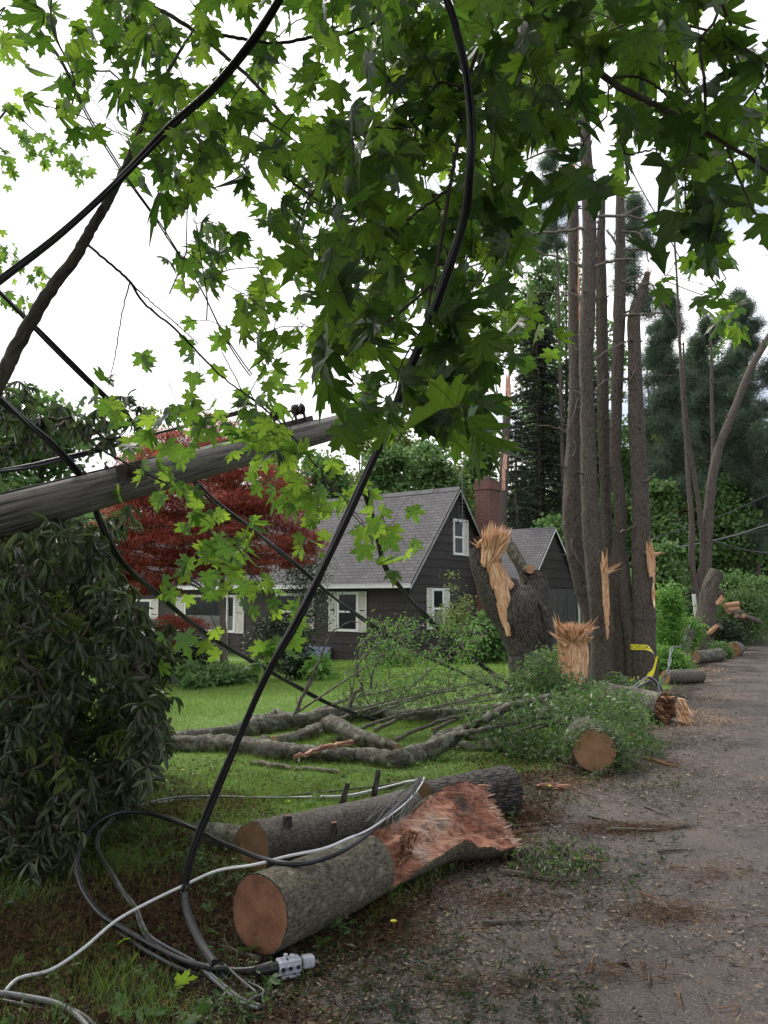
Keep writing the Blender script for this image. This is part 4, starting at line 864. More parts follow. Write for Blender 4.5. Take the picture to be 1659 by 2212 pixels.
def torn_mat():
    m, n = mat('torn_log_face'); o = N(n, 'ShaderNodeOutputMaterial'); b = N(n, 'ShaderNodeBsdfPrincipled')
    tc = N(n, 'ShaderNodeTexCoord'); z = N(n, 'ShaderNodeTexNoise'); z.inputs['Scale'].default_value = 3.4; z.inputs['Detail'].default_value = 9; z.inputs['Roughness'].default_value = .6; L(n, tc.outputs['Object'], z.inputs[0])
    mp = N(n, 'ShaderNodeMapping'); mp.inputs['Rotation'].default_value = (0, 0, -.98); mp.inputs['Scale'].default_value = (5, 55, 55); L(n, tc.outputs['Object'], mp.inputs[0])
    z2 = N(n, 'ShaderNodeTexNoise'); z2.inputs['Scale'].default_value = 1; z2.inputs['Detail'].default_value = 6; L(n, mp.outputs[0], z2.inputs[0])
    c = ramp(n, z.outputs[0], [(.28, (.03, .02, .018)), (.38, (.13, .07, .05)), (.46, (.36, .14, .08)), (.54, (.52, .25, .16)), (.62, (.66, .42, .31)), (.72, (.36, .33, .32))])
    k = ramp(n, z2.outputs[0], [(.36, (.30, .24, .22)), (.56, (1, 1, 1))]); mm = N(n, 'ShaderNodeMix', data_type='RGBA', blend_type='MULTIPLY'); mm.inputs[0].default_value = .8
    L(n, c, mm.inputs[6]); L(n, k, mm.inputs[7]); L(n, mm.outputs[2], b.inputs['Base Color']); b.inputs['Roughness'].default_value = .75
    ms = N(n, 'ShaderNodeMath', operation='ADD'); L(n, z.outputs[0], ms.inputs[0]); L(n, z2.outputs[0], ms.inputs[1])
    bp = N(n, 'ShaderNodeBump'); bp.inputs['Strength'].default_value = .9; bp.inputs['Distance'].default_value = .02; L(n, ms.outputs[0], bp.inputs['Height'])
    L(n, bp.outputs[0], b.inputs['Normal']); L(n, b.outputs[0], o.inputs[0]); return m
tornA = tA.build('torn_face', torn_mat(), oA)
capA = MB(); n0 = len(pts) - 1
ringA = [Vector(mA.v[n0 * SEG + k]) for k in range(SEG)]; cenA = sum(ringA, Vector()) / SEG; dA = (pts[-1] - pts[-2]).normalized()
for k in range(SEG): capA.quad([ringA[k], ringA[(k + 1) % SEG], cenA + dA * .02])
for i in range(480):
    k = random.randrange(SEG); fr = random.uniform(.1, 1.0); s0 = cenA + (ringA[k] - cenA) * fr; e_ = s0 + dA * random.uniform(.01, .07) + Vector((random.uniform(-.015, .015), random.uniform(-.015, .015), random.uniform(-.012, .012)))
    capA.shard(s0 - dA * .06, e_, random.uniform(.008, .028), seed=i)
for i in range(0):   # raised fibres along the upper right of the torn face
    t = random.uniform(.0, 1); u = random.uniform(-.13, .17); s0 = pts[-1 - int(t * 34)] + pn_ * (.085 + .01) + up * u * .8; s0 = s0 - pn_ * ((s0 - pl0).dot(pn_) - .01)
    capA.shard(s0, s0 + dA * random.uniform(.03, .12) + pn_ * random.uniform(-.004, .012), random.uniform(.005, .016), tuple(pn_), seed=i)
capA.build('splintered_wood', M['torn'], oA)
ca = MB(); ring0 = [Vector(mA.v[k]) for k in range(SEG)]; d0 = -(pts[1] - pts[0]).normalized(); cen = sum(ring0, Vector()) / SEG; pr_ = None
for fr in (0, .2, .4, .6, .8, .96):
    cur = [cen + (v - cen) * fr + d0 * .002 for v in ring0]; al = [(math.cos(2 * math.pi * k / SEG) * .172 * fr, math.sin(2 * math.pi * k / SEG) * .172 * fr, 0) for k in range(SEG)]
    if pr_:
        for k in range(SEG):
            k2 = (k + 1) % SEG
            if pfr == 0: ca.quad([pr_[0], cur[k2], cur[k]], 0, [pal[0], al[k2], al[k]])
            else: ca.quad([pr_[k], pr_[k2], cur[k2], cur[k]], 0, [pal[k], pal[k2], al[k2], al[k]])
    pr_, pal, pfr = cur, al, fr
ca.build('cut_face', M['cutA'], oA)
rm = MB(); inn = [cen + (v - cen) * .96 + d0 * .002 for v in ring0]
for k in range(SEG): rm.quad([inn[k], inn[(k + 1) % SEG], ring0[(k + 1) % SEG], ring0[k]])
rm.build('bark_rim', M['bark_stump'], barkA)
kb = MB()
for (tt, u, s_) in ((.40, .9, 1.0),):
    pass
K0 = len(pts)
kp = pts[int(K0 * .50)]; kn = (Vector((-.15, -.85, .35))).normalized()
for i in range(60):
    q = kp + kn * rr[int(K0 * .5)] * .97 + axis_ * random.uniform(-.03, .09) + up * random.uniform(-.09, .06); kb.shard(q, q + kn * random.uniform(.01, .05) + axis_ * random.uniform(-.05, .05) + up * random.uniform(-.05, .05), random.uniform(.012, .035), seed=i)
kb.build('torn_branch_scar', M['rot'], oA)
# second log behind
a = G(550, 1832, .155); b = G(888, 1752, .15)
oB, pB, rB, _ = log('sawn_log', 'grey barked log behind the front one with two upright branch stubs', a, b, .150, .15, M['bark_logB'], M['cutB'], seed=9, seg=44, bendz=-.01)
a = G(915, 1735, .165); b = G(1098, 1704, .165)
oB2, pB2, rB2, _ = log('sawn_log', 'dark rough barked log with jagged right end behind the torn flare', a, b, .150, .168, M['bark_stump'], M['cutB'], caps=(1, 0), seed=12, seg=44, lump=.01)
for (bx, by, tx, ty) in ((736, 1750, 752, 1692), (806, 1728, 819, 1663)):
    mb = MB(); y_ = G(bx, by + 20, .16).y + .05; p0 = P(bx, by, y_); p1 = P(tx, ty, y_ + .02); mb.tube([p0 - up * .1, p0, p0.lerp(p1, .5), p1], [.034, .024, .019, .016], 10, cap=(0, 1), capmi=0, wob=.3, lump=.003); mb.build('branch_stub', M['bark_stump'], oB)
mb = MB(); q = P(721, 1768, G(721, 1830, 0).y - .2)
y_ = G(722, 1815, .2).y; mb.tube([P(722, 1800, y_), P(721, 1776, y_)], [.022, .02], 10, cap=(0, 1), capmi=1); mb.build('branch_stub', [M['bark_stump'], M['cutA']], oB)
mb = MB(); q = P(621, 1766, G(621, 1850, .1).y + .02); mb.tube([q - up * .05, q, q + up * .012], [.028, .026, .02], 12, cap=(0, 1), capmi=1); mb.build('knot', [M['bark_stump'], M['cutA']], oB)
jag = MB(); e0 = pB2[-1]; dB = (pB2[-1] - pB2[-2]).normalized()
for i in range(70):
    an = random.uniform(0, 6.28); x1 = dB.cross(up).normalized(); q = e0 + (x1 * math.cos(an) + up * math.sin(an)) * .165 * random.uniform(.3, 1); jag.shard(q - dB * .03, q + dB * random.uniform(.01, .06), random.uniform(.02, .04), seed=i)
jag.tube([e0 - dB * .05, e0], [.16, .15], 20, cap=(0, 1), capmi=0); jag.build('splintered_wood', M['rot'], oB2)
log('sawn_log', 'small weathered grey log half hidden at the left of the two near logs', G(425, 1800, .07), G(520, 1812, .07), .075, .08, M['bark_lichen'], M['cutB'], seed=19)
# round cut face in the needles
a = G(1285, 1622, .20); log('sawn_log', 'short log with round tan sawn face towards the camera under green needles', a, a + Vector((.10, .75, .0)), .196, .19, M['bark_logB'], M['cutC'], seed=23, seg=40)
a = G(1362, 1592, .07); log('sawn_log', 'small log end peeping out behind the round tan sawn face', a, a + Vector((-.25, .4, 0)), .075, .075, M['bark_logB'], M['cutC'], seed=24)
a = G(1436, 1530, .19); b = a + Vector((-.55, .9, .03))
oR, pR, rR, _ = log('rotten_log', 'mossy grey log at the road edge with rotten dark red hollow end', a, b, .19, .21, M['bark_lichen'], M['rot'], seed=25, seg=30, caps=(0, 0))
rm = MB()
dR = (a - b).normalized(); x1 = dR.cross(up).normalized()
for k in range(30):
    an = 2 * math.pi * k / 30; an2 = 2 * math.pi * (k + 1) / 30; f_ = lambda q, r, z: a + (x1 * math.cos(q) + up * math.sin(q)) * r + dR * z
    rm.quad([f_(an, .175, .0), f_(an2, .175, .0), f_(an2, .12, -.12), f_(an, .12, -.12)]); rm.quad([f_(an, .12, -.12), f_(an2, .12, -.12), a - dR * .2])
for i in range(130):
    an = random.uniform(0, 6.28); r = .18 * random.uniform(.3, 1); q = a + (x1 * math.cos(an) + up * math.sin(an)) * r; rm.shard(q - dR * .08, q + dR * random.uniform(.0, .10) + up * random.uniform(-.05, .03), random.uniform(.03, .07), seed=i)
rm.build('rotten_core', M['rot'], oR)
rm = MB()
for i in range(34): q = a + Vector((.15, -.08, .05 - .0)) + Vector((random.uniform(-.03, .08), random.uniform(-.05, .05), random.uniform(-.18, .08))); rm.shard(q, q + Vector((random.uniform(0, .12), -.04, random.uniform(-.16, -.02))), random.uniform(.03, .07), seed=i)
rm.build('splintered_wood', M['splinter'], oR)
log('sawn_log', 'dark log lying along the road edge beyond the clump with pale gash', G(1438, 1462, .12), G(1514, 1460, .12), .125, .13, M['bark_logB'], M['cutC'], seed=26)
log('sawn_log', 'mossy log with pale round end at the foot of the cut leaning trunk', G(1500, 1420, .15), G(1556, 1414, .16), .15, .16, M['bark_lichen'], M['cutC'], seed=27)
a = G(1582, 1404, .18); log('sawn_log', 'short thick log with bright orange wedge face on the road side', a, a + Vector((.35, .5, 0)), .22, .20, M['bark_logB'], M['cutA'], seed=28)
a = P(1474, 1418, 20); a.z = float(gz(a.x, a.y)) + .05; log('upright_log', 'grey upturned log standing slanted before the bright green shrub', P(1474, 1418, 20), P(1488, 1362, 20.2), .13, .17, M['bark_lichen'], M['bark_lichen'], seed=29)
for i, (x0, y0, x1_, y1_) in enumerate(((1566, 1308, 1594, 1304), (1570, 1317, 1594, 1314))):
    log('debris_log', ('upper' if i == 0 else 'lower') + ' yellow peeled log sticking out of the brush heap', P(x0, y0, 25.5), P(x1_, y1_, 25.8), .075, .08, M['cutC'], M['cutC'], seed=50 + i, group='logs in the brush heap', lump=.001)
for i, (x0, y0, x1_, y1_, lb) in enumerate(((1575, 1322, 1608, 1323, 'dark log resting across the brush heap below the yellow ones'), (1606, 1330, 1640, 1342, 'pale log end at the right foot of the brush heap'), (1590, 1330, 1622, 1345, 'slanting grey log in the right side of the brush heap'))):
    log('debris_log', lb, P(x0, y0, 26), P(x1_, y1_, 26.5), .08, .09, M['bark_dead'], M['cutC'], seed=55 + i, group='logs in the brush heap')

# ------------------------------------------------------------------ fallen rotten limbs on the lawn
def glimb(name, label, parts, bm=None, group='fallen limbs on the lawn', cuts=()):
    o = None
    for j, (px, seg) in enumerate(parts):
        c = catmull([(q[0], q[1], q[2] * 1.22) + tuple(q[3:]) for q in px], 9); pts_ = []; rr_ = []
        for q in c:
            h = q[3] if len(q) > 3 else None; p0 = G(q[0], q[1] + q[2] * .9, 0); r = q[2] * p0.y / FOC
            hh = r * .75 + (h or 0); pp = G(q[0], q[1], hh); pts_.append(pp); rr_.append(r)
        if o is None: o = thing(name, label, 'fallen branch', (pts_[0].x, pts_[0].y, 0), group)
        for i in range(2, len(pts_) - 2): pts_[i] = pts_[i] + Vector((0, random.uniform(-.015, .015), random.uniform(-.01, .01)))
        mb = MB(); mb.tube(pts_, rr_, seg, wob=.30, lump=.008, seed=j * 7 + len(label), cap=(1, 1), capmi=1); mb.build('limb' if j == 0 else 'branch', [bm or M['bark_lichen'], M['cutC']], o)
    return o
glimb('fallen_limb', 'long upper lichen covered limb lying across the lawn', [([(370, 1598, 12), (430, 1590, 12), (500, 1582, 14), (556, 1570, 17), (620, 1561, 17), (672, 1558, 18), (732, 1546, 18), (790, 1542, 17), (832, 1538, 17), (912, 1550, 15), (996, 1543, 14), (1060, 1538, 12), (1130, 1530, 11)], 22),
    ([(556, 1558, 6), (545, 1548, 4.5), (575, 1549, 5), (596, 1538, 5), (620, 1548, 4)], 8)])
glimb('fallen_limb', 'long lower dark limb lying nearest the camera on the lawn', [([(366, 1607, 15), (440, 1606, 16), (532, 1611, 15), (612, 1624, 17), (692, 1630, 16), (772, 1634, 15), (852, 1642, 17), (912, 1626, 16), (962, 1598, 14), (1000, 1584, 12), (1040, 1556, 8)], 22),
    ([(566, 1612, 12, .03), (574, 1598, 10, .08)], 12)])
glimb('fallen_limb', 'thick sawn limb propped across the two long limbs', [([(714, 1562, 14, .10), (760, 1586, 14, .08), (806, 1604, 13, .05), (858, 1622, 12, .0)], 20), ([(592, 1602, 10), (652, 1590, 12), (690, 1576, 12), (722, 1566, 12, .05)], 18)])
glimb('fallen_limb', 'slim lichen streaked limb leading toward the round sawn log', [([(950, 1612, 7), (1010, 1612, 9), (1060, 1613, 9), (1110, 1618, 8), (1140, 1624, 7), (1190, 1632, 5), (1232, 1644, 4)], 12), ([(940, 1585, 6), (1000, 1592, 5), (1076, 1600, 5)], 8)])
glimb('fallen_limb', 'reddish split branch lying over the lower limb', [([(636, 1636, 3, .25), (700, 1616, 4, .22), (760, 1604, 4, .2)], 8)], M['rot'])
glimb('fallen_limb', 'pale bare stick lying on the grass before the lower limb', [([(640, 1660, 4), (680, 1661, 4.5), (732, 1669, 3.5)], 8), ([(540, 1648, 3), (580, 1652, 5), (630, 1660, 4)], 8)], M['bark_dead'])
glimb('fallen_limb', 'arching dark bough rising from the limbs into the leafy debris', [([(900, 1632, 13), (950, 1606, 12, .1), (985, 1590, 10, .16), (1010, 1572, 7, .25), (1060, 1545, 6, .4), (1120, 1520, 5, .45), (1200, 1505, 4, .45)], 12), ([(985, 1588, 5, .2), (1040, 1576, 4, .3), (1120, 1560, 3.5, .3), (1190, 1548, 2.5, .3)], 8)])
for i in range(13):
    x0 = 640 + i * 42; y0 = 1556 + (i % 3) * 22
    glimb('fallen_bough', ('thin bent dry bough number one of the tangle', 'curved dry bough in the tangle beside the arching bough')[0] if False else 'thin dry bough in the tangle between limbs and leafy debris', [([(x0, y0, 4), (x0 + 60, y0 - 28, 3.2, .1), (x0 + 130, y0 - 50, 2.6, .2), (x0 + 210 + 10 * (i % 2), y0 - 66, 1.8, .25)], 7)], M['bark_dead'], 'dry boughs in the tangle')
# bare leaning saplings in front of the house
def sap(label, pxs, Y, m=None, cat='branch'):
    o = thing('bare_branch', label, cat, P(pxs[0][0][0], pxs[0][0][1], Y), 'bare branches standing from the fallen limbs')
    for s_ in pxs: mb = MB(); twig(mb, s_, Y, seg=7); mb.build('twig', m or M['bark_dead'], o)
sap('tall pale bare branch curving up from the upper limb', [[(640, 1536, 5), (655, 1500, 4.5), (668, 1478, 4), (682, 1440, 3.2), (705, 1390, 2.6), (725, 1360, 2), (760, 1340, 1.4), (780, 1345, 1)]], 8.6)
sap('short pale twig standing right of the tall bare branch', [[(812, 1545, 3) if False else (634, 1546, 2.4), (650, 1510, 2), (670, 1480, 1.6), (692, 1462, 1.2)]], 8.9)
sap('crooked bare sapling with forked dark foot before the front window', [[(752, 1530, 5), (766, 1500, 4.2), (782, 1478, 4), (774, 1462, 4), (772, 1440, 3.6), (790, 1415, 3.2), (830, 1385, 2.4), (870, 1370, 1.8)], [(782, 1478, 3), (785, 1500, 2.6), (800, 1522, 2)], [(800, 1490, 3), (806, 1450, 2.6), (822, 1420, 2)]], 9.2)

# ------------------------------------------------------------------ leaning utility pole
p0 = P(-260, 1205, 4.35); p1 = P(0, 1117, 5.2); p2 = P(400, 1008, 6.5); p3 = P(792, 905, 7.75)
dirp = (p3 - p1).normalized(); tb_ = p1 - dirp * ((p1.z + .3) / dirp.z)
op = thing('utility_pole', 'weathered grey utility pole leaning low across the yard with spool insulators near its top', 'utility pole', (tb_.x, tb_.y, 0))
pp = [tb_ + (p3 - tb_) * (i / 60) for i in range(61)]; Lp = (p3 - tb_).length
def rpole(q): return .206 - .098 * ((q - tb_).length / Lp)
mb = MB(); mb.tube(pp, [rpole(q) for q in pp], 36, wob=.02, lump=.0015, seed=2); mb.build('shaft', M['pole'], op)
cp_ = MB(); e1 = pp[-1]; xx = dirp.cross(up).normalized(); yy = xx.cross(dirp)
for k in range(36): a0, a1 = 2 * math.pi * k / 36, 2 * math.pi * (k + 1) / 36; r0 = .108; cp_.quad([e1 + dirp * .001, e1 + (xx * math.cos(a0) + yy * math.sin(a0)) * r0, e1 + (xx * math.cos(a1) + yy * math.sin(a1)) * r0])
cp_.build('end_grain', M['cutB'], op)
topn = (up - dirp * up.dot(dirp)).normalized(); side = dirp.cross(topn).normalized()   # side points to/away from camera
if side.y > 0: side = -side
def on_pole(px, u_deg=90, out=0.0):
    best = min(range(400), key=lambda i: abs((lambda q: (q.x / q.y))(p1 + (p3 - p1) * (i / 399)) - (px - 829.5) / FOC * 1.0)); c = p1 + (p3 - p1) * (best / 399)
    a_ = R(u_deg); n_ = topn * math.sin(a_) + side * math.cos(a_); return c + n_ * (rpole(c) + out), n_, c
# spool rack
br = MB(); q, n_, c = on_pole(655, 90); br.box(q - dirp * .62 - side * .03 - n_ * .01, dirp * .80, side * .06, n_ * .012); br.box(q - dirp * .62 - side * .03 + n_ * .002, dirp * .80, side * .008, n_ * .045)
rack = br.build('insulator_rack', M['iron'], op)
rod = MB(); rod.tube([q - dirp * .64 + n_ * .13, q + dirp * .08 + n_ * .13], .011, 8); rod.build('rod', M['iron'], rack)
for off_ in (-.55, -.26, .0):
    lg = MB()
    for s2 in (-.055, .055): lg.box(q + dirp * (off_ + s2) - side * .014 + n_ * .01, dirp * .008, side * .028, n_ * .125)
    lg.build('clevis', M['iron'], rack)
    sp2 = MB(); prof = [(-.05, .03), (-.046, .052), (-.026, .055), (-.014, .032), (.014, .032), (.026, .055), (.046, .052), (.05, .03)]; cpt = q + dirp * off_ + n_ * .13
    sp2.tube([cpt + dirp * a_ for a_, _ in prof], [b_2 for _, b_2 in prof], 18, cap=(1, 1), capmi=0); sp2.build('insulator', M['insul'], rack)
for px_, ud in ((240, 96), (190, 92)):
    bt = MB(); q, n_, c = on_pole(px_, ud); bt.tube([q - n_ * .02, q + n_ * .025], .018, 8, cap=(0, 1), capmi=0); bt.tube([q + n_ * .02, q + n_ * .05, q + n_ * .055 + dirp * .02], .009, 7, cap=(0, 1), capmi=0); bt.build('bolt', M['iron'], op)
bk = MB(); q, n_, c = on_pole(272, 25); bk.box(q - dirp * .14 - topn * .07, dirp * .22, topn * .15, n_ * .02); bk.box(q - dirp * .05 - topn * .03 + n_ * .02, dirp * .05, topn * .06, n_ * .07); bk.tube([q + n_ * .02, q + n_ * .12], .014, 8, cap=(0, 1), capmi=0); bk.build('bracket', M['iron'], op)
st_ = MB()
for k in range(26):
    q, n_, c = on_pole(20 + k * 16, 90, .006); q2, n2, c2 = on_pole(20 + (k + 1) * 16, 90, .006); st_.tube([q - side * .05, q2 - side * .05], .008, 6)
st_.build('ground_wire', M['cable'], op)

# ------------------------------------------------------------------ downed cables
def cable(name, label, pts_, r, strands=1, spread=0, m='cable', twist=2.0, seg=8, mats=None, cat='cable', group=None):
    o_loc = pts_[len(pts_) // 2]; mb = MB(); N_ = len(pts_)
    rr_ = r if hasattr(r, '__len__') else [r] * N_
    for s_ in range(strands):
        q = []
        acc = 0
        for i, p in enumerate(pts_):
            T_ = (pts_[min(i + 1, N_ - 1)] - pts_[max(i - 1, 0)]).normalized(); x_ = T_.cross(up)
            if x_.length < .05: x_ = T_.cross(Vector((0, 1, 0)))
            x_.normalize(); y_ = T_.cross(x_); acc += (pts_[i] - pts_[i - 1]).length if i else 0
            a_ = 2 * math.pi * s_ / strands + acc * twist; sd_ = spread * (1 + .35 * math.sin(acc * 2.3 + s_ * 2)) if strands > 1 else 0
            kk_ = Vector((mnoise.noise(Vector((acc * 2.2, s_, 1))), mnoise.noise(Vector((acc * 2.2, s_, 5))), mnoise.noise(Vector((acc * 2.2, s_, 9))))) * .006
            q.append(p + kk_ + x_ * math.cos(a_) * sd_ + y_ * math.sin(a_) * sd_)
        mb.tube(q, rr_, seg, mi=0 if not mats else s_ % len(mats), cap=(1, 1), capmi=0, seed=s_)
    return tag(mb.build(name, mats or M[m], None, o_loc), label, cat, group)
p_, _ = path([(640, -70, 2.6), (600, 0, 2.7), (545, 85, 2.85), (460, 190, 3.0), (370, 270, 3.15), (290, 355, 3.3), (220, 425, 3.4), (120, 515, 3.4), (0, 605, 3.3), (-120, 690, 3.2)], 12)
cable('cable_bundle', 'thick black cable bundle arching down across the upper left sky', p_, .0095, 3, .009, twist=1.4)
# the main hanging bundle reaches the ground, then runs to the splice
mb_px = [(930, -90, 2.2), (966, 0, 2.25), (985, 60, 2.3), (1005, 150, 2.35), (1016, 260, 2.4), (1014, 370, 2.45), (1002, 470, 2.55), (965, 590, 2.65), (930, 690, 2.75), (885, 800, 2.85), (842, 915, 2.95), (795, 1020, 3.05), (740, 1140, 3.15), (690, 1245, 3.25), (640, 1345, 3.32), (580, 1450, 3.4), (530, 1560, 3.47), (487, 1660, 3.52), (450, 1750, 3.56), (415, 1840, 3.60), (400, 1905, 3.62), (404, 1965, 3.60), (430, 2028, 3.50), (464, 2080, 3.38)]
c = catmull(mb_px, 8); low = [P(*q) for q in c]
full = low
cable('cable_bundle', 'thick black cable bundle hanging through the leaves down to the ground tangle', full, [.0052 + .0052 * min(1, i / len(full) * 1.25) for i in range(len(full))], 4, .0085, twist=.55, mats=[M['cable'], M['cable'], simple('worn_cable', (.075, .07, .072), .5), M['cable']])
gp, _ = gpath([(470, 2088, .02), (440, 2092, .025), (400, 2078, .03), (340, 2048, .03), (280, 2015, .04), (222, 1980, .06), (185, 1930, .10), (168, 1880, .16), (172, 1835, .22), (200, 1785, .26), (250, 1757, .27), (310, 1755, .25), (370, 1772, .22), (430, 1795, .20), (500, 1830, .28), (570, 1855, .34), (640, 1866, .35), (700, 1855, .34), (745, 1836, .36), (790, 1805, .36), (850, 1750, .37), (895, 1705, .40)], 9)
cable('black_cable', 'black cable making a wide loop over the litter left of the logs', gp, .0125, 1)
gp, _ = gpath([(330, 2035, .02), (375, 2070, .02), (430, 2085, .02), (500, 2098, .02), (550, 2097, .03), (590, 2086, .045)], 9)
cable('black_cable', 'black cable end running along the ground into the pale splice box', gp, .017, 1)
gp, _ = gpath([(260, 2010, .02), (320, 2045, .04), (390, 2082, .03), (450, 2100, .02), (490, 2100, .02)], 9)
cable('black_cable', 'second strand of the ground tangle below the hanging bundle', gp, .011, 2, .014)
gp, _ = gpath([(-60, 2185, .03), (0, 2150, .03), (40, 2112, .05), (110, 2094, .05), (180, 2050, .06), (250, 1992, .10), (320, 1950, .14), (400, 1910, .20), (470, 1880, .26), (550, 1868, .32), (620, 1850, .35), (700, 1833, .37), (750, 1812, .38), (800, 1790, .38), (850, 1755, .38), (890, 1722, .40), (910, 1695, .42), (916, 1680, .42)], 8)
cable('white_cable', 'white cable running from the lower left corner up over the two logs', gp, [.0070 if i < len(gp) * .72 else .0048 for i in range(len(gp))], 1, m='cable_white')
gp, _ = gpath([(242, 1762, .02), (300, 1742, .02), (370, 1727, .02), (470, 1722, .02), (600, 1724, .02), (700, 1722, .02), (760, 1718, .03), (850, 1698, .05), (900, 1685, .3)], 8)
cable('white_cable', 'thin pale cable lying on the grass behind the logs', gp, .009, 2, .009, m='cable_white', mats=[M['cable_white'], M['cable_grey']])
gp, _ = gpath([(560, 1722, .02), (640, 1716, .02), (720, 1710, .02), (800, 1700, .02), (880, 1688, .04)], 8)
cable('black_cable', 'thin black cable beside the pale cable behind the logs', gp, .009, 1)
gp, _ = gpath([(252, 1755, .03), (236, 1775, .03), (212, 1805, .03), (214, 1840, .03), (244, 1890, .03), (268, 1930, .03), (295, 1965, .03), (308, 1998, .03), (330, 2030, .03), (420, 2080, .02), (470, 2120, .02), (520, 2160, .02), (560, 2175, .02)], 8)
cable('grey_cable', 'grey stranded wire zigzagging inside the loop of black cable', gp, .0065, 3, .008, m='cable_grey')
gp, _ = gpath([(480, 2090, .02), (520, 2120, .02), (560, 2148, .02), (540, 2165, .03)], 6)
cable('grey_cable', 'frayed grey wire ends below the splice box', gp, .004, 3, .02, m='cable_grey', twist=6)
gp, _ = gpath([(-80, 2150, .03), (0, 2152, .03), (60, 2160, .03), (120, 2172, .03), (165, 2195, .02), (200, 2230, .02), (230, 2290, .02)], 8)
cable('cable_bundle', 'dark cable bundle crossing the bottom left corner', gp, .011, 3, .016, mats=[M['cable'], M['cable'], M['cable_grey']])
# fine wire whisker cage by the white cable end
mb = MB()
wc = G(900, 1760, .35)
for i in range(12):
    a_ = P(912 + random.uniform(-8, 6), 1678 + random.uniform(-4, 8), wc.y); b_ = P(800 + random.uniform(-12, 60), 1800 - random.uniform(0, 40), wc.y - .3); m_ = a_.lerp(b_, .5) + Vector((random.uniform(-.08, .02), 0, random.uniform(-.05, .04)))
    cq = catmull([tuple(a_), tuple(m_), tuple(b_)], 6); mb.tube([Vector(q) for q in cq], .0022, 4)
tag(mb.build('loose_wires', M['cable_grey'], None, wc), 'sheaf of fine loose grey wires on the logs by the white cable end', 'wire')
# long thin spans
def span(name, label, px, r, strands=1, spread=0, m='cable', **k):
    p_, _ = path(px, 10); return cable(name, label, p_, r, strands, spread, m, **k)
span('hanging_cable', 'long twisted black cable sagging from the left edge over the pole to the tree clump', [(-60, 800, 4.6), (0, 860, 4.8), (60, 915, 5.1), (120, 965, 5.4), (178, 1030, 5.65), (200, 1075, 5.72), (215, 1125, 5.9), (250, 1195, 6.2), (300, 1250, 6.6), (360, 1300, 7.1), (430, 1358, 7.7), (520, 1415, 8.4), (600, 1460, 9.0), (680, 1505, 9.6), (760, 1540, 10.1), (840, 1562, 10.5), (920, 1571, 10.9), (1000, 1570, 11.1), (1070, 1556, 11.3), (1130, 1536, 11.5), (1200, 1510, 11.6), (1260, 1502, 11.7)], .013, 3, .013)
span('hanging_cable', 'straight black wire crossing diagonally from the left edge past the pole to the stump', [(-60, 565, 5.4), (0, 630, 5.5), (80, 712, 5.7), (170, 800, 5.9), (300, 925, 6.3), (390, 1008, 6.7), (460, 1080, 7.1), (540, 1140, 7.6), (640, 1220, 8.3), (720, 1290, 8.9), (830, 1368, 9.8), (920, 1418, 10.5), (1000, 1455, 11.0), (1080, 1490, 11.4), (1160, 1512, 11.6)], .013, 2, .012)
span('hanging_cable', 'black cable descending from behind the leaves past the gable window to the debris', [(790, 1060, 7.6), (830, 1215, 8.5), (870, 1275, 9.1), (940, 1350, 9.9), (1010, 1412, 10.6), (1080, 1465, 11.2), (1140, 1498, 11.5), (1210, 1512, 11.6)], .018, 2, .016)
span('hanging_cable', 'black cable along the top of the leaning pole', [(-60, 1018, 5.2), (0, 1016, 5.4), (70, 1006, 5.6), (130, 992, 5.8), (210, 972, 6.0), (300, 947, 6.3), (400, 920, 6.6), (520, 890, 7.0)], .012, 2, .010)
span('hanging_cable', 'thin double wire running diagonally through the upper left leaves', [(40, 0, 4.2), (72, 43, 4.2), (133, 133, 4.2), (187, 245, 4.3), (259, 360, 4.4), (335, 470, 4.5), (371, 527, 4.6), (432, 620, 4.7), (479, 714, 4.9), (520, 780, 5.0), (543, 811, 5.1)], .0045, 2, .006)
span('hanging_cable', 'thin dark wire hanging at the upper right corner', [(1555, -40, 3.0), (1564, 0, 3.0), (1585, 60, 3.0), (1613, 122, 3.0), (1640, 168, 3.0), (1680, 225, 3.0)], .0035, 1)
span('hanging_cable', 'thin wire slanting down between the tall trunks and the right leaves', [(1325, 290, 3.6), (1343, 313, 3.6), (1380, 395, 3.7), (1436, 497, 3.8), (1470, 560, 3.9)], .0028, 1)
for i, (a_, b_, lb) in enumerate((((1420, 1160), (1700, 1050), 'uppermost far power line behind the trunks at right'), ((1420, 1190), (1700, 1120), 'second far power line behind the trunks at right'), ((1330, 1196), (1700, 1133), 'third far power line crossing behind the rightmost trunk'), ((1540, 1168), (1700, 1196), 'lowest far power line sloping down to the right'))):
    span('power_line', lb, [(a_[0], a_[1], 27), ((a_[0] + b_[0]) / 2, (a_[1] + b_[1]) / 2 + 8, 29), (b_[0], b_[1], 31)], .022, 1, group='far power lines', m='cable_grey' if i in (1,) else 'cable')
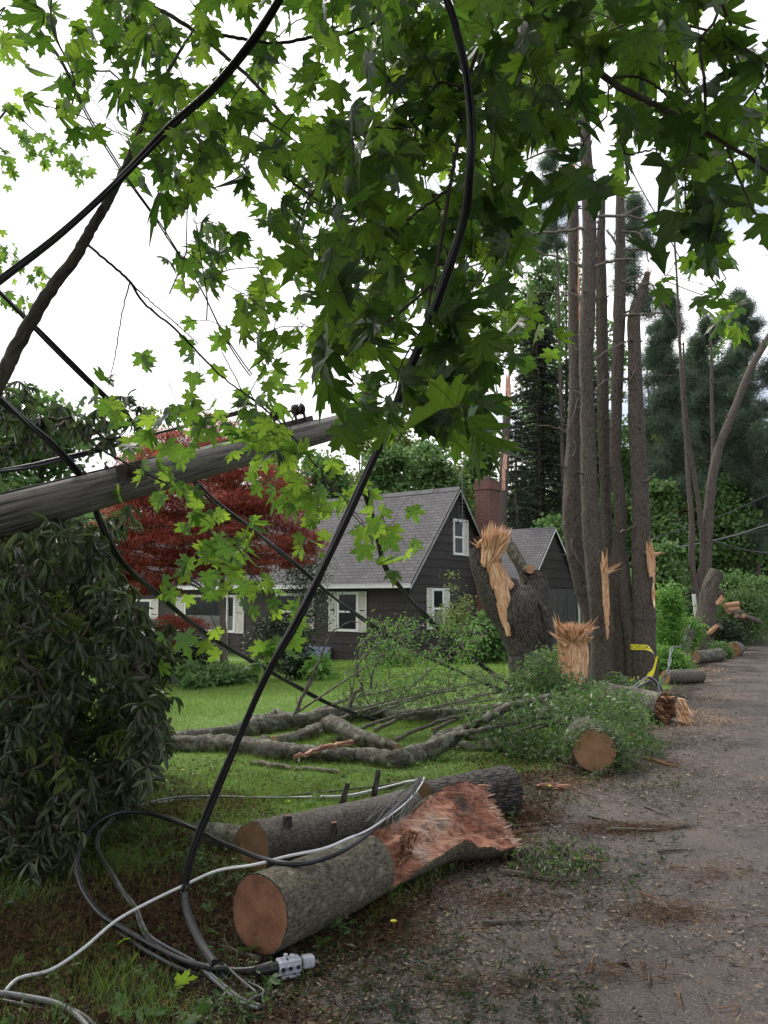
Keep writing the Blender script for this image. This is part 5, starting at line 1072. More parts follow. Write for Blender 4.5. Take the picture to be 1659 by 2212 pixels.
# splice box
sb_ = G(630, 2090, .05); bx = (G(668, 2076, .05) - G(600, 2090, .05)).normalized(); by = Vector((-bx.y, bx.x, 0))
osb = thing('splice_box', 'pale clear plastic cable splice box on the ground below the front log', 'splice box', (sb_.x, sb_.y, 0))
s0 = G(597, 2090, .045)
def bev_box(name, o_, l, w_, h_, m, bev=.006):
    mb = MB(); mb.box(o_ - by * (w_ / 2) - up * (h_ / 2), bx * l, by * w_, up * h_); ob = mb.build(name, M[m], osb)
    md = ob.modifiers.new('bevel', 'BEVEL'); md.width = bev; md.segments = 3; return ob
bev_box('body', s0 + bx * .005, .10, .055, .055, 'splice'); bev_box('end_block', s0 + bx * .115, .055, .045, .05, 'splice', .012); bev_box('tray', s0 + bx * .012 - up * .035, .085, .07, .012, 'splice', .003)
mb = MB(); mb.tube([s0 + bx * .10, s0 + bx * .118], .017, 12); mb.build('neck', M['cable'], osb)
for k, (dx, r_2) in enumerate(((.018, .013), (.050, .011), (.085, .011))):
    mb = MB(); c0_ = s0 + bx * dx - by * .026; mb.tube([c0_, c0_ - by * .012], [r_2, r_2 * .92], 14); mb.tube([c0_ - by * .013, c0_ - by * .003], [r_2 * .6, r_2 * .55], 12, mi=1, cap=(1, 0), capmi=1); mb.build('port', [M['splice'], M['dark']], osb)
mb = MB(); c0_ = s0 + bx * .04 + up * .027; mb.tube([c0_, c0_ + up * .02], .009, 10, cap=(0, 1), capmi=0); mb.tube([c0_ + bx * .03, c0_ + bx * .03 + up * .012], .012, 10, cap=(0, 1), capmi=0); mb.build('screw_cap', M['splice'], osb)
mb = MB(); mb.tube([s0 - bx * .09, s0 + bx * .012], [.021, .024], 14, cap=(1, 0), capmi=0); mb.build('boot', M['cable'], osb)
# grey cables over the mid debris toward the rotten log
span('grey_cable', 'bundle of grey wires draped from the tape knot to the debris heap', [(1180, 1515, 11.5), (1250, 1512, 11.2), (1300, 1520, 11.0), (1350, 1500, 11.0), (1385, 1475, 11.2), (1400, 1466, 11.4), (1420, 1478, 11.4), (1432, 1500, 11.3)], .012, 4, .03, m='cable_grey', mats=[M['cable'], M['cable_grey'], M['cable_grey'], M['cable']])
span('grey_cable', 'grey wires trailing over the dark log beyond the clump', [(1424, 1482, 13.0), (1436, 1462, 13.0), (1444, 1446, 13.2), (1452, 1400, 16), (1470, 1395, 19), (1496, 1340, 21)], .012, 2, .02, m='cable_grey')

# ------------------------------------------------------------------ caution tape, sign, post, rocks
def ribbon(px, Y, w0=.075):
    c = catmull([(a[0], a[1], a[2], a[3]) for a in px], 8); mb = MB(); pr2 = None; acc = 0; last = None; rows = []
    for q in c:
        p = P(q[0], q[1], Y + q[2]); a_ = q[3]; v = Vector((math.sin(a_) * .2, math.sin(a_), math.cos(a_))) * w0 / 2
        rows.append((p - v, p + v))
    for i in range(len(rows) - 1):
        a0, b0 = rows[i]; a1, b1 = rows[i + 1]
        if i > 0: a0, b0 = la, lb_
        d1 = (rows[min(i + 2, len(rows) - 1)][0] - rows[i][0]); mb.quad([a0, a1, b1, b0], 0, smooth=True); la, lb_ = a1, b1
    return mb, rows
tape = thing('caution_tape', 'torn yellow caution tape hanging around the rightmost trunk of the clump', 'tape', P(1395, 1440, 12.9))
mb, rows = ribbon([(1362, 1397, -.25, 0), (1372, 1398, -.3, .1), (1385, 1398, -.35, 0), (1398, 1399, -.3, .2), (1406, 1404, -.25, .9), (1413, 1414, -.2, 1.3), (1416, 1428, -.2, 1.4)], 13.2, .085); mb.build('tape_strip', M['tape'], tape)
mb = MB(); c = catmull([(1419, 1418, 1.0), (1417, 1427, 1.6), (1415, 1434, 1.5), (1411, 1448, 2.5), (1404, 1458, 5), (1398, 1466, 2), (1390, 1473, 2.5), (1380, 1478, 2), (1370, 1479, 4)], 8); pr2 = None
for q in c:
    p = P(q[0], q[1], 12.9); w_ = q[2] * 12.9 / FOC; cur = (p + Vector((-w_, 0, w_ * .5)), p + Vector((w_, -.02, -w_ * .5)))
    if pr2: mb.quad([pr2[0], cur[0], cur[1], pr2[1]], smooth=True)
    pr2 = cur
mb.build('tape_tail', M['tape'], tape)
mb = MB()
for i in range(26):
    q = P(1365 + random.uniform(-6, 5), 1474 + random.uniform(-8, 10), 12.85); d1 = Vector((random.uniform(-1, 1), random.uniform(-.5, .5), random.uniform(-1, 1))) * .05; d2 = Vector((random.uniform(-1, 1), random.uniform(-1, 1), random.uniform(-1, 1))) * .05
    mb.quad([q, q + d1, q + d1 + d2])
mb.build('tape_knot', M['tape'], tape)
def text(s_, name, loc, size, rot, m, parent=None, ext=.0015, mirror=False):
    cu = bpy.data.curves.new(name, 'FONT'); cu.body = s_; cu.size = size; cu.extrude = ext; cu.align_x = 'CENTER'; cu.align_y = 'CENTER'; cu.materials.append(m)
    o = bpy.data.objects.new(name, cu); sc.collection.objects.link(o)
    me = bpy.data.meshes.new_from_object(o); bpy.data.objects.remove(o); o = bpy.data.objects.new(name, me); sc.collection.objects.link(o)
    if parent is not None: o.parent = parent; o.location = Vector(loc) - OFF[parent.name]; OFF[name] = OFF[parent.name]
    else: o.location = loc
    o.rotation_euler = rot
    if mirror: o.scale.x = -1
    return o
tl = P(1383, 1398.5, 13.2 - .43); text('CAUTION', 'lettering', tl, .085, (R(90), 0, R(-4)), M['black'], tape, mirror=True)
sg = thing('street_sign', 'small dark street name sign with white border left of the forked tree', 'sign', P(1479, 1276, 24))
so = P(1479, 1276, 24.0); ux = Vector((1, 0, .11)).normalized(); uz = Vector((-.11, 0, 1)).normalized(); sw_, sh_ = .52, .15
mb = MB(); mb.box(so - ux * sw_ / 2 - uz * sh_ / 2, ux * sw_, Vector((0, .02, 0)), uz * sh_); pl = mb.build('plate', M['signgreen'], sg)
mb = MB(); e = .014
for (a_, l1, l2) in ((so - ux * sw_ / 2 - uz * sh_ / 2, sw_, e), (so - ux * sw_ / 2 + uz * (sh_ / 2 - e), sw_, e)): mb.box(a_ - Vector((0, .003, 0)), ux * l1, Vector((0, .0025, 0)), uz * l2)
for a_ in (so - ux * sw_ / 2 - uz * (sh_ / 2 - e), so + ux * (sw_ / 2 - e) - uz * (sh_ / 2 - e)): mb.box(a_ - Vector((0, .003, 0)), ux * e, Vector((0, .0025, 0)), uz * (sh_ - 2 * e))
mb.build('border', M['white'], sg); text('Summit Dr', 'lettering', so - Vector((0, .004, 0)), .115, (R(90), R(-6.2), 0), M['white'], sg)
mb = MB(); mb.tube([Vector((so.x, so.y + .05, float(gz(so.x, so.y)))), so + Vector((0, .05, .05))], .03, 10, cap=(0, 1), capmi=0); mb.build('post', M['iron'], sg)
pw = thing('white_post', 'slanted flat white post leaning at the foot of the forked tree', 'post', gbase(1505, 1350, 23))
mb = MB(); a_ = P(1507, 1352, 22.3); b_ = P(1499, 1283, 22.3); mb.box(a_ - Vector((.05, 0, 0)), Vector((.1, 0, 0)), Vector((0, .04, 0)), (b_ - a_)); mb.build('post', M['white'], pw)
def rock(label, px, py, r, seed, h=.5):
    c = G(px, py, r * .3); bm = [] ; mb = MB(); nU, nV = 18, 10; vs = []
    for j in range(nV + 1):
        for i in range(nU):
            th = math.pi * j / nV; ph = 2 * math.pi * i / nU; d = Vector((math.sin(th) * math.cos(ph), math.sin(th) * math.sin(ph), math.cos(th) * h)); vs.append(c + d * r * (1 + .35 * mnoise.noise(d * 1.7 + Vector((seed, 0, 0)))))
    mb.v = [tuple(v) for v in vs]; mb.t = mb.v[:]
    for j in range(nV):
        for i in range(nU): mb.f.append((j * nU + i, j * nU + (i + 1) % nU, (j + 1) * nU + (i + 1) % nU, (j + 1) * nU + i)); mb.m.append(0); mb.sm.append(True)
    tag(mb.build('rock', M['rock'], None, c), label, 'rock')
rock('rounded grey rock under the tape in front of the rightmost trunk', 1396, 1474, .17, 1, .8)
rock('low pale rock on the grass behind the rightmost trunk', 1428, 1448, .22, 2, .6)

# ------------------------------------------------------------------ overhanging maple foliage
GRID = ["164378713566478899868998999899731", "143678855436255899879999999997600", "022556655328444889978999579999977"[:33], "016634765345373799978989288888988", "025546765565655358999899938888788"[:33],
"013416878875578899987899914989988"[:33], "000016888875788899887884014689977"[:33], "000012577366688877678740376069958", "000003667353488877888741585028975", "000001545155668989889831443039975",
"000000157752878998988970000058980", "000000036756688887887961000058961", "000000004536468788998832000044353", "000000000255759988888874000000372", "000000003245689988898786000000571",
"000002523026589854898664000000250", "000023244557637748998300000000000", "000272066666217888888500000000000", "000052657767303885888300000000000", "000015332257630000176000000000000",
"000000440002555100000000000000000", "000006536004777520000000000000000", "000000206630464651000000000000000", "000000025751233565000000000000000", "000000036783002150000000000000000",
"000000043665000000000000000000000", "000000004667400000000000000000000", "000000044303500000000000000000000", "000000054306300000000000000000000"]
LIMBS = {  # name: (label, [limb polylines (px,py,depth,radius m)])
 'leftlimb': ('leaning maple limb crossing the upper left sky with hanging leaves above it', [
   [(-90, 985, 3.0, .033), (0, 822, 3.1, .030), (30, 760, 3.15, .029), (100, 640, 3.25, .027), (160, 560, 3.35, .025), (200, 490, 3.4, .023), (240, 420, 3.5, .021), (275, 350, 3.6, .017), (306, 273, 3.75, .013), (345, 187, 3.9, .010), (400, 94, 4.1, .008), (455, 10, 4.3, .007), (520, -90, 4.5, .006)],
   [(187, 527, 3.4, .006), (234, 566, 3.5, .006), (281, 608, 3.6, .0065), (310, 653, 3.8, .006), (389, 721, 4.1, .006), (461, 797, 4.5, .0055), (500, 830, 4.8, .005), (540, 858, 5.0, .006), (597, 905, 5.3, .006)],
   [(281, 610, 3.6, .004), (263, 678, 3.6, .003), (252, 750, 3.7, .0028), (234, 836, 3.8, .002)],
   [(288, 617, 3.6, .004), (330, 655, 3.8, .003), (382, 700, 4.0, .003), (428, 743, 4.3, .0025)],
   [(382, 700, 4.0, .002), (421, 693, 4.1, .002), (457, 695, 4.2, .0022), (520, 722, 4.4, .002), (561, 743, 4.6, .002)],
   [(330, 655, 3.8, .0015), (362, 635, 3.8, .0012), (394, 636, 3.9, .0008)], [(330, 660, 3.8, .0015), (320, 690, 3.8, .0012), (306, 718, 3.8, .0008)],
   [(430, 765, 4.3, .0018), (432, 820, 4.3, .0014), (437, 880, 4.4, .001)], [(395, 735, 4.1, .0012), (380, 780, 4.1, .001), (366, 830, 4.1, .0008)],
   [(112, -20, 4.3, .006), (113, 60, 4.2, .006), (160, 170, 4.2, .005), (150, 240, 4.2, .004), (120, 235, 4.2, .003), (55, 215, 4.2, .002)], [(150, 240, 4.2, .004), (200, 262, 4.2, .003), (250, 285, 4.2, .003), (300, 310, 4.2, .002)]]),
 'upper': ('maple bough slanting through the upper middle of the leaves', [
   [(270, -60, 4.3, .013), (313, 0, 4.3, .0125), (378, 40, 4.2, .012), (436, 79, 4.2, .0115), (490, 124, 4.1, .011), (547, 176, 4.0, .010), (594, 230, 3.9, .0095), (644, 284, 3.8, .009), (694, 338, 3.75, .0085), (748, 392, 3.7, .0075), (790, 440, 3.7, .006), (850, 500, 3.7, .005)],
   [(463, 72, 3.9, .009), (530, 85, 3.9, .009), (597, 94, 3.9, .0085), (669, 81, 3.9, .009), (741, 74, 3.9, .008), (820, 40, 3.9, .009), (880, -30, 3.9, .010)],
   [(597, 370, 3.8, .006), (640, 400, 3.8, .006), (684, 432, 3.8, .005), (720, 470, 3.8, .004)], [(547, 110, 3.9, .004), (580, 95, 3.9, .003), (650, 40, 3.9, .003), (700, 38, 3.9, .002)]]),
 'middle': ('maple bough with big dark leaves hanging in the centre before the cable bundle', [
   [(1010, -60, 2.9, .009), (1020, 10, 2.9, .009), (1045, 60, 2.9, .008), (1010, 180, 2.9, .008), (986, 324, 2.85, .008), (971, 407, 2.8, .0075), (957, 497, 2.8, .007), (935, 613, 2.8, .006), (918, 700, 2.8, .005)],
   [(971, 407, 2.8, .006), (905, 455, 2.8, .0055), (849, 500, 2.8, .005), (780, 560, 2.85, .003)], [(935, 613, 2.8, .006), (875, 665, 2.8, .0055), (813, 714, 2.8, .005), (770, 757, 2.8, .004)],
   [(935, 613, 2.8, .005), (960, 660, 2.75, .005), (985, 735, 2.7, .004), (985, 830, 2.65, .003), (990, 880, 2.6, .0028)], [(1040, 1130 - 800, 2.9, .003), (1080, 420, 2.9, .004), (1100, 520, 2.9, .003)],
   [(918, 700, 2.8, .004), (870, 780, 2.8, .003), (850, 850, 2.8, .003)]]),
 'right': ('thick dark maple bough running down to the right with very large leaves', [
   [(1090, -70, 2.35, .0125), (1148, 0, 2.35, .0115), (1177, 29, 2.35, .0115), (1242, 97, 2.35, .011), (1314, 171, 2.35, .0105), (1386, 212, 2.35, .0095), (1440, 240, 2.35, .009), (1494, 270, 2.35, .0085), (1545, 298, 2.35, .0075), (1609, 335, 2.35, .0065), (1690, 390, 2.35, .005)],
   [(1322, 168, 2.35, .004), (1370, 166, 2.35, .004), (1405, 178, 2.35, .004), (1440, 205, 2.35, .0035), (1486, 258, 2.35, .003)], [(1260, 115, 2.35, .004), (1256, 180, 2.35, .003), (1262, 230, 2.35, .003), (1292, 252, 2.35, .002)],
   [(1242, 60, 2.4, .004), (1252, 90, 2.38, .004), (1262, 120, 2.35, .003)], [(1314, 171, 2.35, .003), (1312, 250, 2.3, .002)], [(1500, 272, 2.35, .004), (1560, 262, 2.35, .003), (1600, 250, 2.35, .002)],
   [(1567, 310, 2.35, .004), (1590, 370, 2.35, .004), (1625, 450, 2.35, .003), (1650, 510, 2.35, .002)], [(1345, 300, 2.4, .003), (1353, 333, 2.4, .003), (1400, 325, 2.4, .003), (1440, 312, 2.4, .002)],
   [(1494, 270, 2.35, .004), (1480, 400, 2.4, .003), (1500, 520, 2.45, .003), (1560, 640, 2.5, .002)]]),
 'lower': ('light green maple branch trailing down in front of the leaning pole', [
   [(170, 930, 4.9, .009), (215, 968, 4.95, .008), (262, 995, 5.0, .008), (320, 1025, 5.1, .0075), (380, 1058, 5.2, .007), (420, 1105, 5.3, .0065), (459, 1155, 5.4, .006), (495, 1192, 5.5, .0055), (535, 1230, 5.6, .005), (598, 1297, 5.8, .0035), (640, 1350, 5.9, .002)],
   [(380, 1090, 5.2, .003), (400, 1180, 5.3, .0025), (418, 1270, 5.4, .002), (455, 1330, 5.5, .002), (475, 1380, 5.5, .002)]]),
 'lowright': ('leafy maple branch hanging below the pole top in front of the grey roof', [
   [(540, 858, 5.0, .006), (597, 905, 5.2, .006), (650, 965, 5.3, .006), (700, 1030, 5.4, .0055), (740, 1085, 5.5, .005), (790, 1140, 5.6, .0035), (860, 1180, 5.7, .002)],
   [(640, 880, 5.2, .004), (625, 950, 5.3, .004), (650, 1060, 5.4, .003), (700, 1130, 5.5, .002)], [(480, 760, 4.8, .003), (530, 860, 5.0, .004), (560, 930, 5.1, .003)]])}
limb_samples = {}
for k, (lb, ls) in LIMBS.items():
    S = []
    for l in ls:
        for q in catmull(l, 5): S.append((q[0], q[1], q[2]))
    limb_samples[k] = np.array(S)
leafrec = {k: [] for k in LIMBS}
def nearest_limb(px, py, Y, allowed):
    bk_, bd = None, 1e9
    for k in allowed:
        S = limb_samples[k]; d = (S[:, 0] - px) ** 2 + (S[:, 1] - py) ** 2 + ((S[:, 2] - Y) * 140) ** 2
        if d.min() < bd: bd = d.min(); bk_ = k
    return bk_
def cellsizes(c, r):
    if r >= 20: return [(37, .85, .115)]
    if r >= 14 and c <= 12: return [(43, .9, .12)]
    if c <= 11: return [(50, .95, .125)] if r < 10 else [(46, .95, .125)]
    if c >= 21 and 13 <= r <= 15: return [(46, 1.0, .13)]
    if c >= 24: return [(94, .62, .135), (54, .38, .13)]
    if c <= 13: return [(60, .72, .135), (40, .33, .12)]
    return [(80, .74, .13), (48, .40, .125)]
for r in range(-5, len(GRID)):
    row = GRID[max(r, 0)]
    for c in range(-2, 35):
        d = int(row[min(max(c, 0), 32)])
        if r < 0: d = min(8, d + 1) if c > 3 else d
        if d == 0: continue
        cov = min(d / 10 + (.02 if d < 9 else .06), .97)
        for (s_, share, phys) in cellsizes(c, r):
            tau = -math.log(1 - cov) * share * (1.25 if c <= 12 and r < 15 else (.88 if c >= 23 else 1.0)); nn = tau * 2500 / (.36 * s_ * s_ * .80)
            if r < 0: nn *= .35
            n = int(nn) + (random.random() < nn - int(nn))
            for _ in range(n):
                px, py = c * 50 + random.uniform(0, 50), r * 50 + random.uniform(0, 50) - s_ * .36
                cl = mnoise.noise(Vector((px / 62, py / 62, s_ * .1))) * 1.1
                if cl < -.12 - .30 * (d - 4) / 5: continue
                if random.random() < cl * .5: leafrec_extra = True
                ph = phys * random.uniform(.78, 1.12); Y = ph * FOC / s_ * random.uniform(.86, 1.14) * random.choice([1, 1, 1, 1.15])
                if s_ > 70: Y = max(Y, 2.55 if (850 < px < 1060) else 2.2)
                if 850 < px < 1030 and r < 14 and Y < 2.9 and s_ < 105: Y += .35
                if s_ <= 46 and r >= 14: al = ['lower', 'lowright', 'leftlimb'] if c <= 12 else ['lowright', 'lower', 'middle']
                elif s_ > 70: al = ['middle'] if c < 22 else ['right']
                else: al = ['leftlimb', 'upper', 'middle', 'right', 'lowright']
                k = nearest_limb(px, py, Y, al); leafrec[k].append((px, py, Y, ph))
leafrec['middle'].append((985, 880, 2.0, .165)); leafrec['middle'].append((1010, 900, 2.15, .15)); leafrec['lower'].append((398, 1368, 3.9, .14)); leafrec['lowright'].append((568, 1388, 4.3, .12)); leafrec['lower'].append((455, 1170, 5.0, .12))
def mst(nodes, roots):
    """grow twigs from the limb points to every node: parents[i] (index, -1-k for limb point k)"""
    n = len(nodes); D0 = np.linalg.norm(nodes[:, None] - roots[None], axis=2); best = D0.min(1) * 1.25; par = -1 - D0.argmin(1); done = np.zeros(n, bool); order = []
    for _ in range(n):
        i = int(np.argmin(np.where(done, 1e9, best))); done[i] = True; order.append(i)
        d = np.linalg.norm(nodes - nodes[i], axis=1); u = (~done) & (d < best); best[u] = d[u]; par[u] = i
    return par, order
nleaf = 0
for k, (lb, ls) in LIMBS.items():
    root_px = ls[0][0]; oL = thing('maple_bough', lb, 'tree branch', P(*ls[0][len(ls[0]) // 2][:3]), 'overhanging maple boughs')
    mb = MB(); roots = []
    for j, l in enumerate(ls):
        c = catmull(l, 8); pts_ = [P(q[0], q[1], q[2]) for q in c]; roots += pts_
        pts_ = [p + Vector((random.uniform(-1, 1), 0, random.uniform(-1, 1))) * .003 for p in pts_]
        mb.tube(pts_, [q[3] for q in c], 12 if j == 0 else 8, wob=.06, seed=j, cap=(0, 1), capmi=0)
    mb.build('limb', M['bark_maple'], oL)
    rec = leafrec[k]; base = np.array([tuple(P(a[0], a[1], a[2])) for a in rec]); n = len(base); nleaf += n
    # twig nodes: a sample of the leaf positions
    m_ = max(6, n // 4); idn = rng.permutation(n)[:m_]; nodes = base[idn] + np.array([0, 0, .05]) + rng.normal(size=(m_, 3)) * .02; rts = np.array([tuple(p) for p in roots])
    par, order = mst(nodes, rts); wgt = np.ones(m_)
    for i in order[::-1]:
        if par[i] >= 0: wgt[par[i]] += wgt[i]
    tw = MB()
    for i in order:
        a_ = Vector(nodes[par[i]]) if par[i] >= 0 else Vector(rts[-1 - par[i]]); b_2 = Vector(nodes[i]); L_ = (b_2 - a_).length
        if L_ > 1.0: continue
        mid = a_.lerp(b_2, .5) + Vector((random.uniform(-1, 1), random.uniform(-1, 1), random.uniform(-.2, 1))) * L_ * .08
        r1 = min(.0011 * math.sqrt(wgt[par[i]] if par[i] >= 0 else wgt[i] + 2), .005); r2 = min(.0011 * math.sqrt(wgt[i]), .005); tw.tube([a_, mid, b_2], [r1, (r1 + r2) / 2, r2], 5)
    D = np.linalg.norm(base[:, None] - nodes[None], axis=2); nn_ = D.argmin(1)
    for i in range(n):   # leaf stalks
        a_ = Vector(nodes[nn_[i]]); b_2 = Vector(base[i]); L_ = (a_ - b_2).length
        if L_ > .28: a_ = b_2 + (a_ - b_2) * (.12 / L_) + Vector((0, 0, .04))
        tw.tube([a_, a_.lerp(b_2, .5) + Vector((0, 0, .012)), b_2], [.0013, .0011, .0010], 4)
    tw.build('twigs', M['bark_maple'], oL)
    tip = np.stack([rng.normal(size=n) * .38, rng.normal(size=n) * .38, -np.ones(n)], 1); az = rng.normal(size=n) * 1.0 - math.pi / 2; nz_ = rng.normal(size=n) * .35 + .25
    nrm = np.stack([np.cos(az), np.sin(az), nz_], 1); flatm = rng.random(n) < .22
    tip[flatm] = rdir(flatm.sum(), -.35, .4); nrm[flatm] = rdir(flatm.sum(), 1.6, .5)
    size = np.array([a[3] for a in rec]) * .97; bend = rng.gamma(2.0, .24, n) * np.where(rng.random(n) < .18, 2.6, 1); fold = rng.normal(size=n) * .35 + .12; fold[rng.random(n) < .16] += 1.1
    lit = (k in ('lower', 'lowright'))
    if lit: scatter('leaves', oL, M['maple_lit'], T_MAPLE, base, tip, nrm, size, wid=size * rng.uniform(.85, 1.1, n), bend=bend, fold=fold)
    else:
        bright = (np.array([a[2] for a in rec]) > 2.6) & (rng.random(n) < .38)  # random deeper leaves get the lit copy, light painted in their colour
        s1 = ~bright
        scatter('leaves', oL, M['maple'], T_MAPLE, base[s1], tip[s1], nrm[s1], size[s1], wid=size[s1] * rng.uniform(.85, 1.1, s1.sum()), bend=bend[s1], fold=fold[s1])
        if bright.sum(): scatter('lit_leaves', oL, M['maple_lit'], T_MAPLE, base[bright], tip[bright], nrm[bright], size[bright], wid=size[bright] * rng.uniform(.85, 1.1, bright.sum()), bend=bend[bright], fold=fold[bright])
print('maple leaves', nleaf)

# ------------------------------------------------------------------ trees and shrubs by crown clumps
def clumps_tree(name, label, base, blobs, n, size, m, tmpl=T_BROAD, trunk=None, trunk_m=None, group=None, droop=.3, limb_r=.05, flat_=.0, cat='tree', shell=.5, trunk_top=None, wid=None, extra=None):
    """blobs: [(x,y,z,rx,ry,rz,weight)] in world metres; limbs reach from the trunk to each of them"""
    o = thing(name, label, cat, base, group); B = np.array([b[:6] for b in blobs]); wt = np.array([b[6] if len(b) > 6 else b[3] * b[5] for b in blobs]); wt = wt / wt.sum()
    # small clusters inside each blob, leaves gathered round the clusters
    nc = max(8, n // 40); bi = rng.choice(len(B), nc, p=wt); d = rdir(nc); rr_ = rng.random(nc) ** (1 / 3) * (1 - shell) + shell * rng.uniform(.75, 1.05, nc)
    cc_ = B[bi, :3] + d * rr_[:, None] * B[bi, 3:6]; cs = B[bi, 3:6].min(1) * .42 + .03
    li = rng.integers(0, nc, n); pos = cc_[li] + rng.normal(size=(n, 3)) * cs[li][:, None] * np.array([1, 1, .6 - .35 * flat_])
    tip = rdir(n, -droop, .7); nrm = rdir(n, .8, .8 + flat_ * 2)
    if flat_: tip = rdir(n, -.3, .4); nrm = rdir(n, .9, .8)
    scatter('crown', o, m, tmpl, pos, tip, nrm, size * rng.uniform(.7, 1.25, n), wid=None if wid is None else wid * rng.uniform(.7, 1.2, n), rnd=np.clip(rng.normal(size=n) * .22 + .5 + (rng.random(nc)[li] - .5) * .5, 0, 1))
    if trunk:
        mb = MB(); r0, top = trunk[0], Vector(trunk[1]); bs = Vector(base); pts_ = [bs + (top - bs) * (i / 8) + Vector((random.uniform(-1, 1), random.uniform(-1, 1), 0)) * r0 * .5 * (1 if 0 < i < 8 else 0) for i in range(9)]
        mb.tube(pts_, [r0 * (1.25 if i == 0 else 1) * (1 - .80 * i / 8) for i in range(9)], 10, wob=.1, seed=len(label))
        for b in (B if len(B) < 14 else B[:14]):
            c = Vector(b[:3]); t_ = min(max((c.z - bs.z) / max(top.z - bs.z, .1) - .22, .12), .9); a_ = bs + (top - bs) * t_; mid = a_.lerp(c, .5) + Vector((0, 0, (c - a_).length * .08)); mb.tube([a_, mid, c], [limb_r * (1 - t_ * .5), limb_r * .6, limb_r * .2], 6)
        for _ in range(min(nc, 60)):
            i = random.randrange(nc); b = Vector(B[bi[i], :3]); c = Vector(cc_[i]); mb.tube([b, b.lerp(c, .5) + Vector((0, 0, .05)), c], [limb_r * .35, limb_r * .22, limb_r * .08], 4)
        mb.build('trunk', trunk_m or M['bark_tall'], o)
    return o
def pb(px, py, Y, rpx, rpy=None, w_=None, ry=None):
    c = P(px, py, Y); rx = rpx * Y / FOC; rz = (rpy or rpx) * Y / FOC
    return (c.x, c.y, c.z, rx, ry or min(rx, 2.5), rz) + ((w_,) if w_ else ())
def gb(px, Y): p = P(px, 1290, Y); return Vector((p.x, p.y, float(gz(p.x, p.y))))
# red Japanese maple before the house
rmb = [pb(420, 945, 21, 75, 18), pb(500, 975, 21, 110, 22), pb(350, 990, 20.5, 60, 22), pb(400, 1040, 20.5, 130, 26), pb(560, 1040, 21, 90, 26), pb(330, 1100, 20.5, 110, 24), pb(470, 1120, 20.5, 120, 26), pb(600, 1110, 21, 70, 30),
       pb(270, 1150, 20, 80, 20), pb(400, 1175, 20, 130, 22), pb(540, 1175, 20.5, 110, 22), pb(640, 1200, 21, 50, 18), pb(250, 1220, 20, 70, 18), pb(360, 1230, 20, 110, 18), pb(500, 1225, 20, 90, 16), pb(270, 1265, 20, 70, 12), pb(350, 1275, 19.8, 40, 10), pb(650, 1165, 21, 50, 20), pb(310, 950, 21, 30, 10), pb(460, 915, 21.3, 60, 14), pb(400, 1010, 20.6, 150, 22), pb(300, 1065, 20.4, 90, 22), pb(420, 1085, 20.2, 150, 24), pb(350, 1140, 20.2, 130, 22), pb(560, 1080, 20.6, 90, 24), pb(440, 1150, 20.1, 130, 22), pb(320, 1200, 20.1, 110, 20), pb(450, 1205, 20.1, 120, 18), pb(560, 1215, 20.3, 80, 14), pb(230, 1185, 20, 50, 16), pb(225, 1245, 19.6, 55, 14), pb(330, 1255, 19.6, 90, 12), pb(200, 1215, 19.8, 40, 14)]
t_ = gb(492, 20.5)
clumps_tree('japanese_maple', 'deep red leaved maple with layered foliage in front of the house and behind the pole', t_, [b[:5] + (b[5] * 1.3,) for b in rmb], 95000, .115, M['redleaf'], T_STAR, trunk=(.11, (t_.x - .3, t_.y, 3.6)), trunk_m=M['bark_dead'], droop=.1, flat_=1, limb_r=.04)
t_ = gb(370, 18.5)
clumps_tree('japanese_maple', 'low mound of dark red leaves under the left window', t_, [pb(365, 1345, 18.5, 60, 16), pb(330, 1362, 18.3, 40, 14), pb(410, 1350, 18.5, 35, 16), pb(350, 1385, 18.3, 45, 14)], 6500, .075, M['redleaf'], T_STAR, trunk=(.03, (t_.x, t_.y, .6)), flat_=1, limb_r=.02, cat='shrub')
# shrubs along the house
def shrub(name, label, px, Y, py_top, rpx, n, size, m, tmpl=T_OVAL, group=None, sub=None, **k):
    b = gb(px, Y); top = P(px, py_top, Y).z; h = top - b.z; rx = rpx * Y / FOC; bl = []
    for i in range(10): bl.append((b.x + random.uniform(-.6, .6) * rx, b.y + random.uniform(-.5, .5) * min(rx, 1.2), b.z + h * random.uniform(.2, .85), rx * .5, min(rx, 1.2) * .5, h * .22))
    bl.append((b.x, b.y, b.z + h * .35, rx * .75, min(rx, 1.4) * .8, h * .35)); bl.append((b.x, b.y, b.z + h * .8, rx * .35, rx * .35, h * .2))
    return clumps_tree(name, label, b, bl, n, size, m, tmpl, trunk=(.04 + h * .006, (b.x, b.y, b.z + h * .6)), cat='shrub', group=group, limb_r=.015, **k)
shrub('shrub', 'tall dark thin leaved shrub before the house between red maple and front window', 655, 22.4, 1150, 62, 5200, .075, M['yew'], T_OVAL)
shrub('shrub', 'dark shrub under the picture window beside the white downspout', 600, 21.8, 1330, 60, 5000, .08, M['yew'])
shrub('shrub', 'broad dark evergreen shrub left of the red maple trunk', 410, 20.6, 1375, 75, 8000, .09, M['yew'])
shrub('shrub', 'dark green shrub at the far left foot of the house', 290, 21, 1345, 80, 9000, .09, M['yew'])
shrub('shrub', 'low leafy hosta bed in front of the red maple trunk', 455, 17.6, 1440, 75, 3000, .16, M['bgleaf'], T_LANCE)
shrub('shrub', 'low hosta clump right of the red maple trunk', 520, 17.8, 1450, 38, 1200, .15, M['bgleaf'], T_LANCE)
shrub('shrub', 'dark low plants at the foot of the tall shrub', 650, 18.5, 1420, 35, 1500, .14, M['yew'], T_LANCE)
shrub('fern', 'pale fern tuft on the lawn edge below the front window', 690, 18.0, 1425, 24, 500, .22, M['fern'], T_LANCE)
